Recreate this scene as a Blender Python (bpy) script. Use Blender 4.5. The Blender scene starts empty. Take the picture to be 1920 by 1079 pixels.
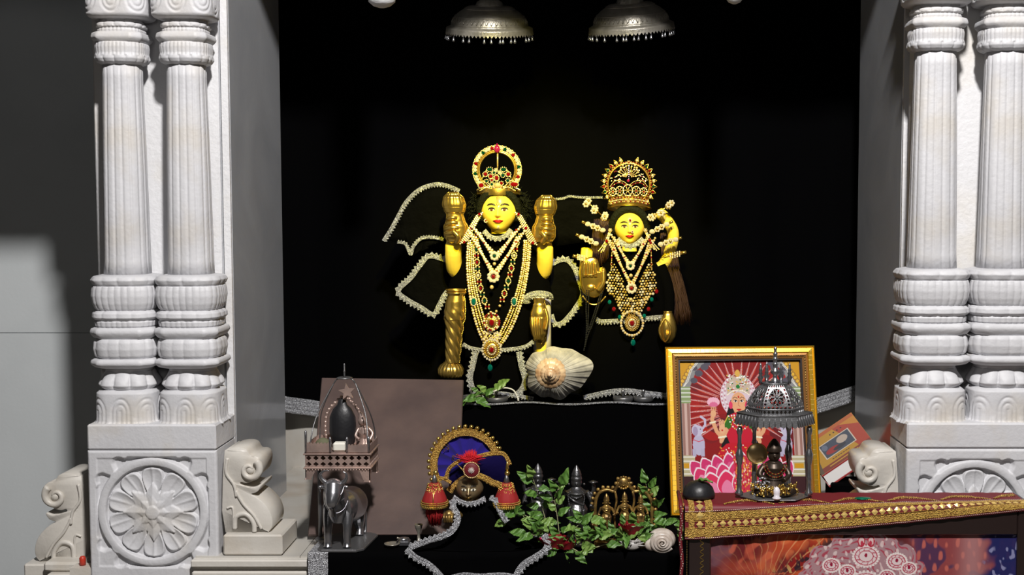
import bpy, math, random
import numpy as np
from mathutils import Vector, Matrix, noise
random.seed(7); PI = math.pi; sin = math.sin; cos = math.cos
SC = bpy.context.scene; COL = SC.collection
# ---------------------------------------------------------------- camera
PITCH = math.atan(168/2400); FL = 2400.0; CX = 1110.0; CY = 539.5
CAM = Vector((0, 0, 1.45))
def P(px, py, Y):
    u = (px-CX)/FL; v = (CY-py)/FL
    d = Vector((u, cos(PITCH)+v*sin(PITCH), -sin(PITCH)+v*cos(PITCH)))
    return CAM + d*(Y/d.y)
def PZ(px, py, z):
    u = (px-CX)/FL; v = (CY-py)/FL
    d = Vector((u, cos(PITCH)+v*sin(PITCH), -sin(PITCH)+v*cos(PITCH)))
    return CAM + d*((z-CAM.z)/d.z)
def mpp(Y): return Y/2400.0
cam_d = bpy.data.cameras.new('camera'); cam = bpy.data.objects.new('camera', cam_d); COL.objects.link(cam)
cam.location = CAM; cam.rotation_euler = (PI/2-PITCH, 0, 0)
cam_d.sensor_width = 36; cam_d.lens = 45; cam_d.shift_x = -150/1920; cam_d.clip_start = .05
SC.camera = cam

# ---------------------------------------------------------------- materials
M = {}
def mat(name, col, rough=.5, metal=0, bump=None, bscale=200, bstr=.3, var=None, vscale=8, spec=None,
        trans=0, ior=None, voro=None, emis=None, coat=0, vdetail=5, sheen=0, vcol=None, sss=0, objcoord=True):
    m = bpy.data.materials.new(name); m.use_nodes = True; nt = m.node_tree; N = nt.nodes; L = nt.links
    b = N['Principled BSDF']
    b.inputs['Base Color'].default_value = (*col, 1); b.inputs['Roughness'].default_value = rough
    b.inputs['Metallic'].default_value = metal
    if spec is not None: b.inputs['Specular IOR Level'].default_value = spec
    if trans: b.inputs['Transmission Weight'].default_value = trans
    if ior: b.inputs['IOR'].default_value = ior
    if coat: b.inputs['Coat Weight'].default_value = coat; b.inputs['Coat Roughness'].default_value = .08
    if sheen: b.inputs['Sheen Weight'].default_value = sheen
    if sss:
        b.inputs['Subsurface Weight'].default_value = sss; b.inputs['Subsurface Scale'].default_value = .01
        b.inputs['Subsurface Radius'].default_value = (1, .8, .5)
    tc = N.new('ShaderNodeTexCoord')
    if var:
        n = N.new('ShaderNodeTexNoise'); n.inputs['Scale'].default_value = vscale; n.inputs['Detail'].default_value = vdetail
        r = N.new('ShaderNodeValToRGB'); r.color_ramp.elements[0].position = .35; r.color_ramp.elements[1].position = .68
        r.color_ramp.elements[0].color = (*var, 1); r.color_ramp.elements[1].color = (*col, 1)
        L.new(tc.outputs['Object'], n.inputs['Vector']); L.new(n.outputs['Fac'], r.inputs['Fac']); L.new(r.outputs['Color'], b.inputs['Base Color'])
    if vcol:
        a = N.new('ShaderNodeVertexColor'); a.layer_name = vcol; L.new(a.outputs['Color'], b.inputs['Base Color'])
    if bump or voro:
        bp = N.new('ShaderNodeBump'); bp.inputs['Strength'].default_value = bstr; bp.inputs['Distance'].default_value = bump or voro
        if voro:
            t = N.new('ShaderNodeTexVoronoi'); t.inputs['Scale'].default_value = bscale; o = t.outputs['Distance']
        else:
            t = N.new('ShaderNodeTexNoise'); t.inputs['Scale'].default_value = bscale; t.inputs['Detail'].default_value = 4; o = t.outputs['Fac']
        L.new(tc.outputs['Object'], t.inputs['Vector']); L.new(o, bp.inputs['Height']); L.new(bp.outputs['Normal'], b.inputs['Normal'])
    if emis: b.inputs['Emission Color'].default_value = (*emis[:3], 1); b.inputs['Emission Strength'].default_value = emis[3]
    M[name] = m; return m
def marble(name, c1, c2, stain, rough, bstr=.25, sc=3.0):
    m = bpy.data.materials.new(name); m.use_nodes = True; nt = m.node_tree; N = nt.nodes; L = nt.links; b = N['Principled BSDF']
    tc = N.new('ShaderNodeTexCoord'); b.inputs['Roughness'].default_value = rough
    n1 = N.new('ShaderNodeTexNoise'); n1.inputs['Scale'].default_value = sc; n1.inputs['Detail'].default_value = 8; n1.inputs['Distortion'].default_value = 1.2
    r1 = N.new('ShaderNodeValToRGB'); r1.color_ramp.elements[0].position = .3; r1.color_ramp.elements[1].position = .7
    r1.color_ramp.elements[0].color = (*c2, 1); r1.color_ramp.elements[1].color = (*c1, 1)
    n2 = N.new('ShaderNodeTexNoise'); n2.inputs['Scale'].default_value = sc*1.7; n2.inputs['Detail'].default_value = 6
    r2 = N.new('ShaderNodeValToRGB'); r2.color_ramp.elements[0].position = .52; r2.color_ramp.elements[1].position = .72
    r2.color_ramp.elements[0].color = (0, 0, 0, 1); r2.color_ramp.elements[1].color = (.75, .75, .75, 1)
    mx = N.new('ShaderNodeMix'); mx.data_type = 'RGBA'; mx.inputs['B'].default_value = (*stain, 1)
    for a in (n1, n2): L.new(tc.outputs['Object'], a.inputs['Vector'])
    L.new(n1.outputs['Fac'], r1.inputs['Fac']); L.new(n2.outputs['Fac'], r2.inputs['Fac'])
    L.new(r1.outputs['Color'], mx.inputs['A']); L.new(r2.outputs['Color'], mx.inputs['Factor']); L.new(mx.outputs['Result'], b.inputs['Base Color'])
    n3 = N.new('ShaderNodeTexNoise'); n3.inputs['Scale'].default_value = 90; n3.inputs['Detail'].default_value = 5
    bp = N.new('ShaderNodeBump'); bp.inputs['Strength'].default_value = bstr; bp.inputs['Distance'].default_value = .003
    L.new(tc.outputs['Object'], n3.inputs['Vector']); L.new(n3.outputs['Fac'], bp.inputs['Height']); L.new(bp.outputs['Normal'], b.inputs['Normal'])
    M[name] = m; return m
marble('marble_carved', (.66, .66, .68), (.54, .54, .56), (.54, .48, .38), .55, .35)
marble('marble_panel', (.76, .76, .78), (.66, .66, .67), (.62, .57, .48), .6, .55)
marble('marble_scroll', (.66, .63, .58), (.52, .49, .44), (.46, .38, .28), .45)
marble('marble_jamb', (.42, .43, .45), (.34, .35, .37), (.36, .36, .37), .12, .05)
marble('marble_floor', (.55, .53, .49), (.42, .40, .36), (.34, .27, .20), .3, .1)
marble('wall_plaster', (.62, .65, .66), (.54, .57, .58), (.5, .53, .54), .6, .1, 1.2)
mat('velvet', (.0013, .0013, .0015), .95, bump=.002, bscale=40, bstr=.3, spec=.02)
mat('velvet_shine', (.0011, .0011, .001), .8, bump=.01, bscale=30, bstr=.6, spec=.04)
mat('silver_brocade', (.74, .75, .78), .38, .5, voro=.003, bscale=420, bstr=1, var=(.24, .24, .26), vscale=260)
mat('silver', (.36, .36, .38), .26, .9, bump=.001, bscale=60, bstr=.3)
mat('silver_dark', (.19, .19, .195), .40, .75, bump=.001, bscale=300, bstr=.4)
mat('silver_aged', (.46, .43, .37), .38, .65, bump=.0015, bscale=160, bstr=.6, var=(.30, .28, .23), vscale=30)
mat('copper_silver', (.56, .40, .34), .38, .55, bump=.001, bscale=200, bstr=.4, var=(.34, .25, .22), vscale=18)
mat('gold', (.72, .49, .13), .28, .95, bump=.001, bscale=90, bstr=.35)
mat('gold_dark', (.50, .33, .10), .34, 1, bump=.001, bscale=200, bstr=.5)
mat('gold_aged', (.52, .33, .09), .36, .7, var=(.13, .08, .03), vscale=60)
mat('gold_brocade', (.88, .58, .13), .42, .35, voro=.004, bscale=420, bstr=1, var=(.44, .22, .05), vscale=260)
mat('pearl', (.74, .54, .26), .26, .5)
mat('stone_clear', (.95, .85, .78), .08, .55)
mat('gem_red', (.17, .002, .004), .07, .1, coat=1)
mat('gem_ruby_pink', (.34, .01, .09), .07, .2, coat=1)
mat('gem_green', (.0, .035, .018), .07, .1, coat=1)
mat('gem_teal', (.0, .11, .10), .05, .2, coat=1)
mat('skin_marble', (.84, .62, .09), .32, coat=.15)  # the spotlight's yellow cast is put into this base colour too
mat('lip_paint', (.65, .02, .03), .35)
mat('brow_paint', (.02, .015, .01), .5)
mat('eye_white', (.75, .70, .55), .3)
mat('eye_brown', (.10, .04, .02), .3)
mat('tilak_red', (.6, .05, .03), .5)
mat('hair_black', (.009, .010, .006), .7, bump=.004, bscale=160, bstr=1, spec=.1)
mat('hair_brown', (.055, .022, .012), .55)
mat('shell', (.56, .53, .50), .42, var=(.26, .25, .24), vscale=22, bump=.002, bscale=60, bstr=.5)
mat('shell_spire', (.78, .58, .40), .35, var=(.45, .26, .14), vscale=50, bump=.001, bscale=60, bstr=.5)
mat('shell_white', (.68, .62, .56), .32, var=(.42, .34, .28), vscale=40)
mat('board_brown', (.115, .076, .064), .42, bump=.001, bscale=120, bstr=.3, var=(.075, .050, .045), vscale=9)
mat('leaf', (.13, .26, .045), .45, var=(.05, .13, .02), vscale=60, bump=.001, bscale=150, bstr=.3)
mat('leaf_light', (.22, .34, .08), .45, var=(.12, .22, .04), vscale=60)
mat('stem', (.30, .30, .16), .6)
mat('petal_red', (.24, .004, .012), .55)
mat('petal_pink', (.42, .01, .07), .5)
mat('velvet_blue', (.020, .012, .19), .85, sheen=.25, bump=.003, bscale=60, bstr=.5, spec=.1)
mat('velvet_navy', (.006, .004, .040), .9, bump=.003, bscale=60, bstr=.5, spec=.05)
mat('red_cloth', (.30, .010, .010), .75)
mat('fur_red', (.62, .01, .02), .8)
mat('tassel_red', (.33, .008, .01), .7)
mat('brass_face', (.26, .19, .10), .36, .6)
mat('maroon', (.14, .006, .012), .6)
mat('figure_silver', (.15, .15, .155), .36, .9, bump=.0012, bscale=260, bstr=.6)
mat('gold_bright', (.88, .62, .20), .30, .45, bump=.001, bscale=300, bstr=.5)
mat('dark_bronze', (.05, .034, .024), .4, .6)
mat('black_stone', (.012, .012, .014), .42, bump=.002, bscale=80, bstr=.4)
mat('black_frame', (.02, .012, .011), .25, coat=.3)
mat('frame_gold', (.80, .50, .05), .28, .85)
mat('frame_inner', (.42, .20, .06), .35, .6)
mat('glass_clear', (1, 1, 1), .02, 0, trans=1, ior=1.45)
mat('book_pages', (.72, .70, .68), .7)
mat('book_red', (.28, .02, .02), .45)
mat('cushion_olive', (.11, .11, .06), .8)
mat('white_cloth', (.72, .70, .62), .7)
mat('plastic_red', (.5, .04, .02), .4)
mat('bead_black', (.012, .012, .012), .15, coat=.6)
mat('printed', (1, 1, 1), .5, vcol='print', spec=.12)
mat('printed_matte', (1, 1, 1), .45, vcol='print', spec=.15)
mat('green_sequin', (.0, .16, .08), .3, .4)
mat('crystal', (.9, .85, .9), .05, .2, coat=1)
mat('mortar', (.10, .085, .07), .9)

# ---------------------------------------------------------------- mesh builder
class MB:
    def __init__(s): s.v = []; s.f = []; s.m = []; s.sm = []; s.T = Matrix.Identity(4)
    def add(s, vs, fs, mi=0, smooth=True):
        o = len(s.v); T = s.T
        s.v.extend([T @ Vector(v) for v in vs])
        for f in fs: s.f.append(tuple(i+o for i in f)); s.m.append(mi); s.sm.append(smooth)
    def box(s, x0, x1, y0, y1, z0, z1, mi=0, bev=0):
        if bev:
            b = bev
            pr = [(x0+b, y0), (x1-b, y0), (x1, y0+b), (x1, y1-b), (x1-b, y1), (x0+b, y1), (x0, y1-b), (x0, y0+b)]
            ins = [(min(max(x, x0+b), x1-b), min(max(y, y0+b), y1-b)) for x, y in pr]
            vs = [(*p, z0) for p in ins]+[(*p, z0+b) for p in pr]+[(*p, z1-b) for p in pr]+[(*p, z1) for p in ins]
            fs = [tuple(range(7, -1, -1)), tuple(range(24, 32))]
            for k in range(3):
                for i in range(8): j = (i+1) % 8; fs.append((k*8+i, k*8+j, k*8+8+j, k*8+8+i))
            s.add(vs, fs, mi, False); return
        vs = [(x, y, z) for z in (z0, z1) for x, y in ((x0, y0), (x1, y0), (x1, y1), (x0, y1))]
        s.add(vs, [(3, 2, 1, 0), (4, 5, 6, 7), (0, 1, 5, 4), (1, 2, 6, 5), (2, 3, 7, 6), (3, 0, 4, 7)], mi, False)
    def grid(s, fn, nu, nv, cu=False, cv=False, mi=0, smooth=True):
        vs = [fn(i/(nu if cu else nu-1), j/(nv if cv else nv-1)) for j in range(nv) for i in range(nu)]
        fs = []
        for j in range(nv if cv else nv-1):
            for i in range(nu if cu else nu-1):
                a = j*nu+i; b = j*nu+(i+1) % nu; c = ((j+1) % nv)*nu+(i+1) % nu; d = ((j+1) % nv)*nu+i
                fs.append((a, b, c, d))
        s.add(vs, fs, mi, smooth)
    def lathe(s, prof, segs=32, c=(0, 0, 0), axis='z', fn=None, mi=0, cap=True, smooth=True):
        """prof: [(r,z)...] bottom to top; fn(theta,k,r)->r"""
        vs = []; fs = []; n = len(prof)
        for k, (r, z) in enumerate(prof):
            for i in range(segs):
                t = 2*PI*i/segs; rr = fn(t, k/(max(1, n-1)), r) if fn else r
                p = (rr*cos(t), rr*sin(t), z)
                if axis == 'y': p = (rr*cos(t), z, rr*sin(t))
                elif axis == 'x': p = (z, rr*cos(t), rr*sin(t))
                vs.append((p[0]+c[0], p[1]+c[1], p[2]+c[2]))
        for k in range(n-1):
            for i in range(segs): j = (i+1) % segs; fs.append((k*segs+i, k*segs+j, (k+1)*segs+j, (k+1)*segs+i))
        if cap: fs += [tuple(range(segs-1, -1, -1)), tuple((n-1)*segs+i for i in range(segs))]
        s.add(vs, fs, mi, smooth)
    def sph(s, c, r, segs=10, rings=6, sc=(1, 1, 1), mi=0, smooth=True):
        vs = [(c[0], c[1], c[2]-r*sc[2])]
        for k in range(1, rings):
            a = -PI/2+PI*k/rings
            for i in range(segs):
                t = 2*PI*i/segs; vs.append((c[0]+r*cos(a)*cos(t)*sc[0], c[1]+r*cos(a)*sin(t)*sc[1], c[2]+r*sin(a)*sc[2]))
        vs.append((c[0], c[1], c[2]+r*sc[2])); n = len(vs)-1; fs = []
        for i in range(segs):
            j = (i+1) % segs; fs.append((0, 1+j, 1+i)); fs.append((n, n-segs+i, n-segs+j))
        for k in range(rings-2):
            for i in range(segs): j = (i+1) % segs; fs.append((1+k*segs+i, 1+k*segs+j, 1+(k+1)*segs+j, 1+(k+1)*segs+i))
        s.add(vs, fs, mi, smooth)
    def tube(s, pts, r, segs=8, mi=0, closed=False, flat=1.0, smooth=True):
        pts = [Vector(p) for p in pts]; n = len(pts)
        if not hasattr(r, '__len__'): r = [r]*n
        vs = []; up = None
        for k, p in enumerate(pts):
            if closed: t = pts[(k+1) % n]-pts[k-1]
            else: t = pts[min(k+1, n-1)]-pts[max(k-1, 0)]
            if t.length < 1e-9: t = Vector((0, 0, 1))
            t.normalize()
            if up is None:
                up = Vector((0, -1, 0)) if abs(t.y) < .9 else Vector((0, 0, 1))
            a = up-t*up.dot(t)
            if a.length < 1e-4: a = t.orthogonal()
            a.normalize(); up = a; b = t.cross(a)
            for i in range(segs):
                q = 2*PI*i/segs; vs.append(p+(a*cos(q)*flat+b*sin(q))*r[k])
        fs = []
        for k in range(n if closed else n-1):
            for i in range(segs):
                j = (i+1) % segs; k2 = (k+1) % n; fs.append((k*segs+i, k*segs+j, k2*segs+j, k2*segs+i))
        if not closed: fs += [tuple(range(segs-1, -1, -1)), tuple((n-1)*segs+i for i in range(segs))]
        s.add(vs, fs, mi, smooth)
    def prism(s, pts, d, mi=0, bev=0, smooth=False):
        """pts: 3D outline (planar), d: extrude Vector; triangulated caps"""
        from mathutils.geometry import tessellate_polygon
        pts = [Vector(p) for p in pts]; d = Vector(d); n = len(pts)
        tri = tessellate_polygon([pts])
        if bev:
            c = sum(pts, Vector())/n; ins = []
            nrm = d.normalized()
            for i in range(n):
                e = (pts[(i+1) % n]-pts[i-1]); e -= nrm*e.dot(nrm)
                if e.length < 1e-9: ins.append(pts[i]); continue
                e.normalize(); ins.append(e.cross(nrm)*bev)
            area = sum((pts[i]-c).cross(pts[(i+1) % n]-c).dot(nrm) for i in range(n))
            sg = -1 if area > 0 else 1
            fr = [pts[i]+ins[i]*sg for i in range(n)]
            vs = fr+[p+nrm*bev for p in pts]+[p+d-nrm*bev for p in pts]+[p+d for p in fr]
            fs = [tuple(t) for t in tri]+[tuple(3*n+i for i in reversed(t)) for t in tri]
            for k in range(3): fs += [(k*n+i, k*n+(i+1) % n, (k+1)*n+(i+1) % n, (k+1)*n+i) for i in range(n)]
        else:
            vs = pts+[p+d for p in pts]
            fs = [tuple(t) for t in tri]+[tuple(n+i for i in reversed(t)) for t in tri]
            fs += [(i, (i+1) % n, n+(i+1) % n, n+i) for i in range(n)]
        s.add(vs, fs, mi, smooth)
    def build(s, name, mats, parent=None, loc=None, fix=True, link=True):
        if isinstance(mats, str): mats = [mats]
        off = Vector(loc) if loc is not None else (wloc(parent) if parent is not None else Vector())
        me = bpy.data.meshes.new(name)
        me.from_pydata([v-off for v in s.v], [], s.f)
        for x in mats: me.materials.append(M[x])
        me.polygons.foreach_set('material_index', s.m); me.polygons.foreach_set('use_smooth', s.sm)
        me.validate()
        if fix:
            import bmesh
            bm = bmesh.new(); bm.from_mesh(me); bmesh.ops.recalc_face_normals(bm, faces=bm.faces); bm.to_mesh(me); bm.free()
        me.update()
        o = bpy.data.objects.new(name, me); COL.objects.link(o)
        if parent is not None: o.parent = parent; o.location = (0, 0, 0) if loc is None else Vector(loc)-wloc(parent)
        else: o.location = off
        return o
def wloc(o):
    p = Vector(o.location)
    while o.parent: o = o.parent; p += Vector(o.location)
    return p
def tag(o, label, cat, group=None, kind=None):
    if label: o['label'] = label
    if cat: o['category'] = cat
    if group: o['group'] = group
    if kind: o['kind'] = kind
    return o
def thing(name, label, cat, loc=(0, 0, 0), group=None):
    o = bpy.data.objects.new(name, None); o.empty_display_size = .05; COL.objects.link(o); o.location = loc
    return tag(o, label, cat, group)
def struct(name, mb, mats, loc=None):
    o = mb.build(name, mats, None, loc); o['kind'] = 'structure'; return o
def dup(root, loc, label=None, rotz=None, scale=None):
    kids = {}
    for o in bpy.data.objects:
        if o.parent: kids.setdefault(o.parent.name, []).append(o)
    def rec(o, par):
        c = o.copy(); COL.objects.link(c)
        if par is not None: c.parent = par
        for ch in kids.get(o.name, []): rec(ch, c)
        return c
    r = rec(root, None); r.location = loc
    if label: r['label'] = label
    if rotz is not None: r.rotation_euler.z = rotz
    if scale: r.scale = scale
    return r
def smooth_path(pts, n=8, closed=False):
    """Catmull-Rom through points"""
    pts = [Vector(p) for p in pts]; N = len(pts); out = []
    for i in range(N if closed else N-1):
        p0 = pts[i-1] if (closed or i > 0) else pts[0]; p1 = pts[i]; p2 = pts[(i+1) % N]; p3 = pts[(i+2) % N] if (closed or i+2 < N) else pts[-1]
        for k in range(n):
            t = k/n; out.append(.5*((2*p1)+(p2-p0)*t+(2*p0-5*p1+4*p2-p3)*t*t+(3*p1-p0-3*p2+p3)*t**3))
    if not closed: out.append(pts[-1])
    return out
def resample(pts, step, closed=False):
    pts = [Vector(p) for p in pts]
    if closed: pts = pts+[pts[0]]
    L = [0]
    for a, b in zip(pts, pts[1:]): L.append(L[-1]+(b-a).length)
    n = max(1, round(L[-1]/step)); out = []; k = 0
    for i in range(n+(0 if closed else 1)):
        t = L[-1]*i/n
        while k < len(L)-2 and L[k+1] < t: k += 1
        d = L[k+1]-L[k]; out.append(pts[k].lerp(pts[k+1], (t-L[k])/d if d > 1e-12 else 0))
    return out
def PP(lst, Y, dY=0): return [P(a[0], a[1], (a[2] if len(a) > 2 else Y)+dY) for a in lst]
def trim(mb, path, w, zig=.5, out=None, step=None, mi=0, th=.0015, nrm=Vector((0, -1, 0))):
    """lace ribbon along a world path: flat band plus triangular points on one side; out: +1/-1 side of points"""
    step = step or w*.9; pts = resample(path, step/2); n = len(pts); vs = []; fs = []; side = out or 1
    for k, p in enumerate(pts):
        t = (pts[min(k+1, n-1)]-pts[max(k-1, 0)]).normalized(); s_ = t.cross(nrm).normalized()*side
        j = (random.random()-.5)*w*.10; nn = nrm.normalized()
        tip = w*(.5+(zig if k % 2 else 0))+j
        for q, h in ((-.5*w, .2), (-.25*w, 1), (0, .35), (.28*w, 1.2), (tip, .1)):
            vs.append(p+s_*q+nn*(th*h*(1+random.random()*.9)))
        vs.append(p+s_*tip-nn*th*.3); vs.append(p-s_*.5*w-nn*th*.3)
    for k in range(n-1):
        for i in range(7): j = (i+1) % 7; fs.append((k*7+i, k*7+j, (k+1)*7+j, (k+1)*7+i))
    fs += [tuple(range(6, -1, -1)), tuple((n-1)*7+i for i in range(7))]
    mb.add(vs, fs, mi, False)
def cloth(mb, outline, th=.004, mi=0, wave=.004, f=25):
    """velvet panel: filled polygon with thickness and soft waves"""
    import bmesh
    bm = bmesh.new(); vs = [bm.verts.new(p) for p in outline]; fc = bm.faces.new(vs)
    bmesh.ops.triangulate(bm, faces=[fc])
    bmesh.ops.subdivide_edges(bm, edges=bm.edges[:], cuts=3, use_grid_fill=True)
    bm.verts.ensure_lookup_table(); bm.verts.index_update()
    A = []
    for v in bm.verts:
        c = v.co.copy(); c.y += wave*(noise.noise(c*f)+.5*sin(c.x*90+c.z*25)*.5); A.append(c)
    F = [tuple(v.index for v in f_.verts) for f_ in bm.faces]
    bd = [(e.verts[0].index, e.verts[1].index) for e in bm.edges if len(e.link_faces) == 1]
    n = len(A); B = [c+Vector((0, th, 0)) for c in A]
    mb.add(A+B, F+[tuple(n+i for i in reversed(f_)) for f_ in F]+[(a, b, n+b, n+a) for a, b in bd], mi, True); bm.free()
def beads(mb, path, r, step=None, mi=0, mis=None, facet=True, segs=7, rings=4, closed=False, sc=(1, .7, 1)):
    for k, p in enumerate(resample(path, step or 2.05*r, closed)):
        mb.sph(p, r, segs, rings, sc, (mis[k % len(mis)] if mis else mi), not facet)
def flower(mb, c, R, r, n=8, mi=0, mc=1, rc=None):
    """bead rosette facing the viewer"""
    c = Vector(c)
    for k in range(n): a = 2*PI*k/n; mb.sph(c+Vector((R*cos(a), 0, R*sin(a))), r, 7, 4, (1, .7, 1), mi, False)
    mb.sph(c+Vector((0, -r*.5, 0)), rc or r*1.2, 8, 5, (1, .7, 1), mc, True)
def img_plane(name, img, origin, ux, uz, mat_, parent, nrm):
    """img: H x W x 3 (linear, row 0 = top); a finely divided sheet coloured per vertex"""
    H, W = img.shape[:2]
    jj, ii = np.meshgrid(np.arange(H), np.arange(W), indexing='ij')
    o = np.array(origin); ux = np.array(ux); uz = np.array(uz)
    co = o+(ii/(W-1))[..., None]*ux+(1-jj/(H-1))[..., None]*uz
    co = co.reshape(-1, 3)-np.array(wloc(parent))
    me = bpy.data.meshes.new(name); nf = (H-1)*(W-1)
    a = (jj*W+ii)[:-1, :-1].reshape(-1); f = np.stack([a, a+W, a+W+1, a+1], 1)
    me.vertices.add(H*W); me.vertices.foreach_set('co', co.astype(np.float32).ravel())
    me.loops.add(nf*4); me.loops.foreach_set('vertex_index', f.astype(np.int32).ravel())
    me.polygons.add(nf); me.polygons.foreach_set('loop_start', np.arange(nf, dtype=np.int32)*4)
    me.update(calc_edges=True)
    ca = me.color_attributes.new('print', 'FLOAT_COLOR', 'POINT')
    rgba = np.ones((H*W, 4), np.float32); rgba[:, :3] = img.reshape(-1, 3); ca.data.foreach_set('color', rgba.ravel())
    me.materials.append(M[mat_]); ob = bpy.data.objects.new(name, me); COL.objects.link(ob); ob.parent = parent
    return ob
class Art:
    """small painter on a numpy canvas, px coordinates given by the caller's scale"""
    def __init__(s, W, H, x0, y0, x1, y1, bg):
        s.a = np.ones((H, W, 3), np.float32)*np.array(s.lin(bg), np.float32)
        s.X, s.Y = np.meshgrid(np.linspace(x0, x1, W), np.linspace(y0, y1, H))
    @staticmethod
    def lin(c): return [((x/255)/12.92 if x/255 < .04045 else ((x/255+.055)/1.055)**2.4) for x in c]
    def put(s, m, c): s.a[m] = s.lin(c)
    def ell(s, cx, cy, rx, ry, c, ang=0):
        dx = s.X-cx; dy = s.Y-cy; ca, sa = math.cos(ang), math.sin(ang)
        s.put(((dx*ca+dy*sa)/rx)**2+((-dx*sa+dy*ca)/ry)**2 < 1, c)
    def ring(s, cx, cy, r, w, c, ry=None):
        ry = ry or r; d = np.sqrt(((s.X-cx)/r)**2+((s.Y-cy)/ry)**2); s.put(np.abs(d-1) < w/r, c)
    def poly(s, pts, c):
        m = np.zeros(s.X.shape, bool); n = len(pts)
        for i in range(n):
            x1, y1 = pts[i]; x2, y2 = pts[(i+1) % n]
            if y1 == y2: continue
            m ^= ((s.Y < y1) != (s.Y < y2)) & (s.X < (x2-x1)*(s.Y-y1)/(y2-y1)+x1)
        s.put(m, c)
    def line(s, pts, w, c):
        for (x1, y1), (x2, y2) in zip(pts, pts[1:]):
            L = (x2-x1)**2+(y2-y1)**2+1e-9; t = np.clip(((s.X-x1)*(x2-x1)+(s.Y-y1)*(y2-y1))/L, 0, 1)
            s.put((s.X-x1-t*(x2-x1))**2+(s.Y-y1-t*(y2-y1))**2 < (w/2)**2, c)
    def rect(s, x0, y0, x1, y1, c): s.put((s.X > x0) & (s.X < x1) & (s.Y > y0) & (s.Y < y1), c)
# ================================================================ the setting
FZ = PZ(500, 1045, 0.0).z
ZF = P(500, 1045, 2.99).z            # sanctum floor level
ZL = P(1100, 757, 3.50).z            # idol ledge top
ZP = ZF+.015                         # cloth-covered low plank top
XL, XR = -.890, .763                 # jamb faces
YJ0, YJ1, YB = 3.16, 3.68, 4.0
mb = MB()
for k in range(7):
    x0 = -.945+k*.25
    for (y0, y1) in ((2.995, 3.30), (3.302, 3.62), (3.622, 3.90), (3.902, 4.12)):
        mb.box(x0+.0008, min(x0+.2492, .80), y0, y1, ZF-.02, ZF)
mb.box(-.945, .80, 3.0, 4.12, ZF-.06, ZF-.0205, 1)
struct('floor', mb, ['marble_floor', 'mortar'])
mb = MB()
mb.box(-.95, .80, 2.975, 3.0, ZF-.022, ZF-.004, 0, .003); mb.box(-.95, .80, 2.992, 3.02, ZF-.032, ZF-.0222)
for k in range(6): mb.box(-.95+k*.3, -.652+k*.3, 2.98, 3.02, ZF-.62, ZF-.033, 0, .004)
struct('trim_1', mb, 'marble_scroll')
mb = MB(); mb.box(-4, 4, -1.2, 6, -.03, 0); struct('floor_hall', mb, 'mortar')
mb = MB(); mb.box(-1.3, 1.2, YB, YB+.1, .0, 2.7); struct('wall_back', mb, 'marble_floor')
for nm, s in (('wall_left', -1), ('wall_right', 1)):
    mb = MB(); x = XL if s < 0 else XR
    mb.box(min(x, x+s*.05), max(x, x+s*.05), YJ0+.012, YJ1, ZF-.6, 2.75, 0)
    mb.box(min(x+s*.001, x+s*.018), max(x+s*.001, x+s*.018), YJ0, YJ0+.02, ZF+.02, 2.75, 1)
    mb.box(min(x+s*.0505, x+s*.3), max(x+s*.0505, x+s*.3), YJ1-.1, YJ1, ZF-.6, 2.75)
    mb.box(min(x+s*.28, x+s*.33), max(x+s*.28, x+s*.33), YJ1, YB, ZF-.6, 2.75)
    struct(nm, mb, ['marble_jamb', 'marble_panel'])
mb = MB(); mb.box(-1.3, 1.2, YJ0, YB+.1, 2.70, 2.8); struct('ceiling', mb, 'marble_jamb')
# panels behind the twin columns
for k, (x0, x1, y) in enumerate(((-1.222, -.915, YJ0), (.768, 1.45, YJ0-.08))):
    mb = MB(); mb.box(x0, x1, y, y+.05, ZF-.6, 2.6, 0, .004)
    if k == 0: mb.box(-.916, -.9085, y+.022, y+.05, ZF-.6, 2.6)
    struct('trim_%d' % (k+2), mb, 'marble_panel')
# far side wall seen past the left pillar, with a joint line
mb = MB(); zj = P(60, 624, 4.0).z
mb.box(-3.2, -1.31, 4.0, 4.1, -.02, zj-.002); mb.box(-3.2, -1.31, 4.0, 4.1, zj, 2.9); mb.box(-3.2, -1.31, 4.004, 4.09, zj-.002, zj)
struct('wall_far_left', mb, 'wall_plaster')
# lintel over the columns with two pendant cusps just showing at the top of the frame
mb = MB()
mb.box(-2.6, -.93, 2.90, 3.155, 2.03, 2.6, 0, .01); mb.box(-.9299, 2.2, 2.90, 3.07, 2.30, 2.6, 0, .01)
for px, w in ((716, 26), (1377, 18)):
    c = P(px, 2, 3.10); R = w*mpp(3.1)
    mb.lathe([(R*.2, -.010), (R*.6, -.006), (R*.95, .004), (R, .02), (R*.8, .05), (R*.9, .07), (R*1.1, .12), (R*1.3, .30)], 20, (c.x, 3.10, c.z-.006 if w > 20 else c.z+.003))
struct('trim_4', mb, 'marble_panel')

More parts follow.
